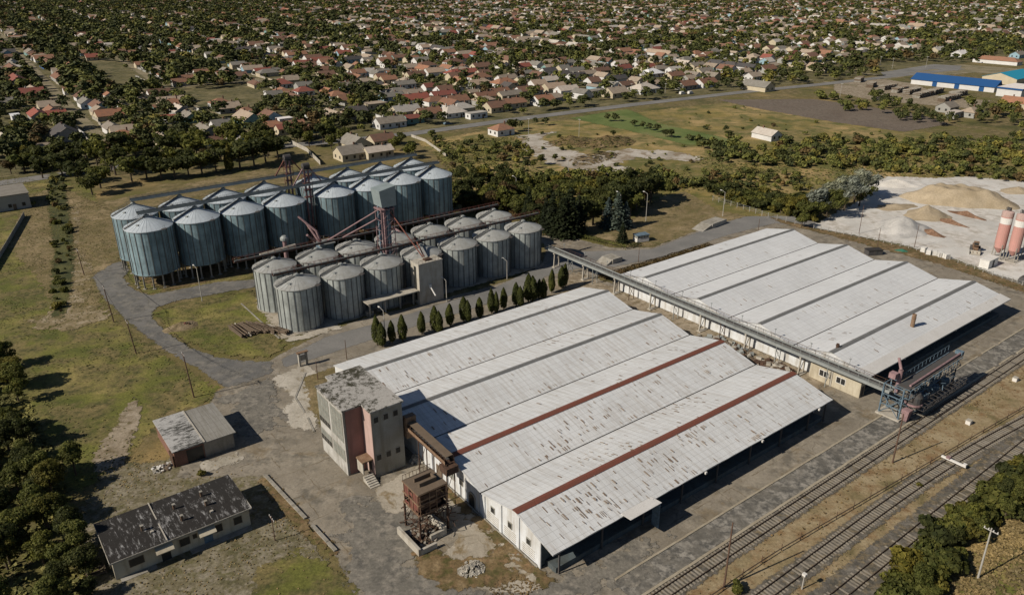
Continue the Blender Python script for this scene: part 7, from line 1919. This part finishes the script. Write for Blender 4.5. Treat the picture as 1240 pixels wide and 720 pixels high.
# ------------------------------------------------------------------ tufts and weeds (ground cover)
def tufts(name, label, polys, n, size, mat, seed, avoid=()):
    rg = np.random.default_rng(seed); PP = []
    areas = []
    for p in polys:
        q = np.array(p); a = .5 * abs(np.dot(q[:, 0], np.roll(q[:, 1], 1)) - np.dot(q[:, 1], np.roll(q[:, 0], 1))); areas.append(a)
    for p, a in zip(polys, areas):
        k = int(n * a / sum(areas)); q = np.array(p)
        X = rg.uniform(q[:, 0].min(), q[:, 0].max(), k * 3); Y = rg.uniform(q[:, 1].min(), q[:, 1].max(), k * 3)
        cl = .5 * np.sin(X * .13 + 2.3 * np.sin(Y * .11)) + .5 * np.sin(Y * .17 + 2.7 * np.sin(X * .07)) + rg.normal(size=len(X)) * .9
        ok = inpoly(X, Y, p) & (cl > .2)
        for av in avoid: ok &= ~inpoly(X, Y, av)
        PP.append(np.stack([X[ok][:k], Y[ok][:k]], 1))
    P = np.concatenate(PP); N0 = len(P)
    P = np.repeat(P, 3, 0); P = np.column_stack([P, np.zeros(len(P))]) + rg.normal(size=(len(P), 3)) * [size * .35, size * .35, 0]
    s = size * rg.uniform(.5, 1.5, len(P)); P[:, 2] = .13 + s * .12
    a = rg.uniform(0, 6.28, len(P)); Nn = np.stack([np.cos(a), np.sin(a), rg.uniform(1.0, 3.5, len(P))], 1); Nn /= np.linalg.norm(Nn, axis=1)[:, None]
    t1 = np.cross(Nn, [0, 0, 1.]); t1 /= np.linalg.norm(t1, axis=1)[:, None]; t2 = np.cross(t1, Nn)
    s = s[:, None]
    V = np.stack([P - t1 * s * .55 - t2 * s * .5, P + t1 * s * .55 - t2 * s * .45, P + t1 * s * .35 + t2 * s * .6, P - t1 * s * .45 + t2 * s * .5], 1).reshape(-1, 3)
    F = np.arange(len(V)).reshape(-1, 4)
    tag(quads_object(name, V, F, mat), label, 'grass', kind='stuff')
GL = {'green': leaf_mat_far('green_tufts', (.09, .095, .03), (.18, .17, .06)), 'dry': leaf_mat_far('straw_tufts', (.15, .115, .05), (.27, .21, .115)), 'rust': leaf_mat_far('rusty_weeds', (.10, .065, .03), (.20, .145, .075))}
lawnP = gp(GREEN_L)
roadP = gp([(152, 316), (128, 321), (112, 336), (124, 358), (158, 392), (200, 424), (240, 446), (275, 470), (330, 452), (330, 438), (290, 437), (262, 433), (228, 420), (200, 402), (184, 385), (186, 374), (215, 364), (262, 356), (310, 347), (312, 338), (262, 342), (210, 352), (180, 358), (160, 350), (148, 336), (156, 328)])
bl1 = up([(-33.5, -3), (-22, -3), (-22, 10), (-33.5, 10)]); bl2 = up([(-47, 20), (-27, 20), (-27, 32), (-47, 32)])
tufts('grass_tufts', 'short green grass and weeds of the lawns left of the yard', [lawnP, gp([(188, 380), (305, 352), (318, 372), (346, 422), (290, 432), (230, 415)])], 16000, .17, GL['green'], 1, (roadP, bl1))
tufts('dry_tufts', 'dry straw-coloured tufts on the rough plots', [gp([(70, 225), (150, 262), (128, 330), (118, 380), (80, 392), (30, 300), (30, 240)]), gp([(130, 560), (290, 520), (360, 640), (440, 760), (120, 790), (90, 640)]), up([(-4, -6.5), (69, -7.5), (70, -.6), (-1, -.2)])], 7000, .13, GL['dry'], 2, (bl1, bl2, roadP))
tufts('railside_tufts', 'dry reddish and straw weeds between the railway tracks', [up([(-5, 77.8), (140, 77.8), (140, 82.3), (-5, 82.3)]), up([(-5, 86), (80, 86), (80, 88), (-5, 88)])], 9000, .12, GL['dry'], 3)
tufts('railside_weeds', 'rusty brown weeds scattered by the tracks and the broken yard edges', [up([(30, 77.8), (140, 77.8), (140, 80), (30, 80)]), up([(-8, 60), (-3, 62), (-2, 66), (-8, 65)]), gp([(930, 262), (1040, 289), (1150, 316), (1240, 349), (1240, 356), (1130, 318), (1000, 284)]), up([(-1.8, 40), (-.4, 40), (-.4, 62), (-1.8, 62)]), gp([(316, 578), (332, 590), (400, 662), (392, 668)])], 4500, .2, GL['rust'], 4)
tufts('meadow_weeds', 'rough weeds and low scrub of the open meadow', [gp([(520, 172), (640, 165), (640, 215), (548, 230)]), gp([(640, 205), (830, 205), (860, 230), (760, 238), (640, 235)]), gp([(840, 190), (1240, 175), (1240, 215), (1060, 214), (990, 262), (860, 240)])], 9000, .5, GL['green'], 5)
tufts('thicket_weeds', 'tall pale weeds of the lower right slope', [gp([(1250, 560), (1130, 640), (1060, 725), (1300, 740), (1300, 560)])], 20000, .3, GL['dry'], 6)
tufts('thicket_weeds', 'rank weeds under the thicket at the lower left', [gp([(-60, 430), (10, 440), (60, 540), (115, 690), (100, 760), (-60, 760)])], 9000, .5, GL['green'], 7)
# ------------------------------------------------------------------ labels that count from the left
groups = {}
for o, d, z, px in autos: groups.setdefault((d, z), []).append((px, o))
for (d, z), L in groups.items():
    L.sort(key=lambda q: q[0])
    z = z if len(d.split()) + len(z.split()) < 12 else z.replace('in the ', 'in ').replace('the tall silos', 'the silos')
    for i, (px, o) in enumerate(L):
        o['label'] = ('%s %s' % (d, z)) if len(L) == 1 else ('%s %s, %s from the left' % (d, z, ordinal(i)))
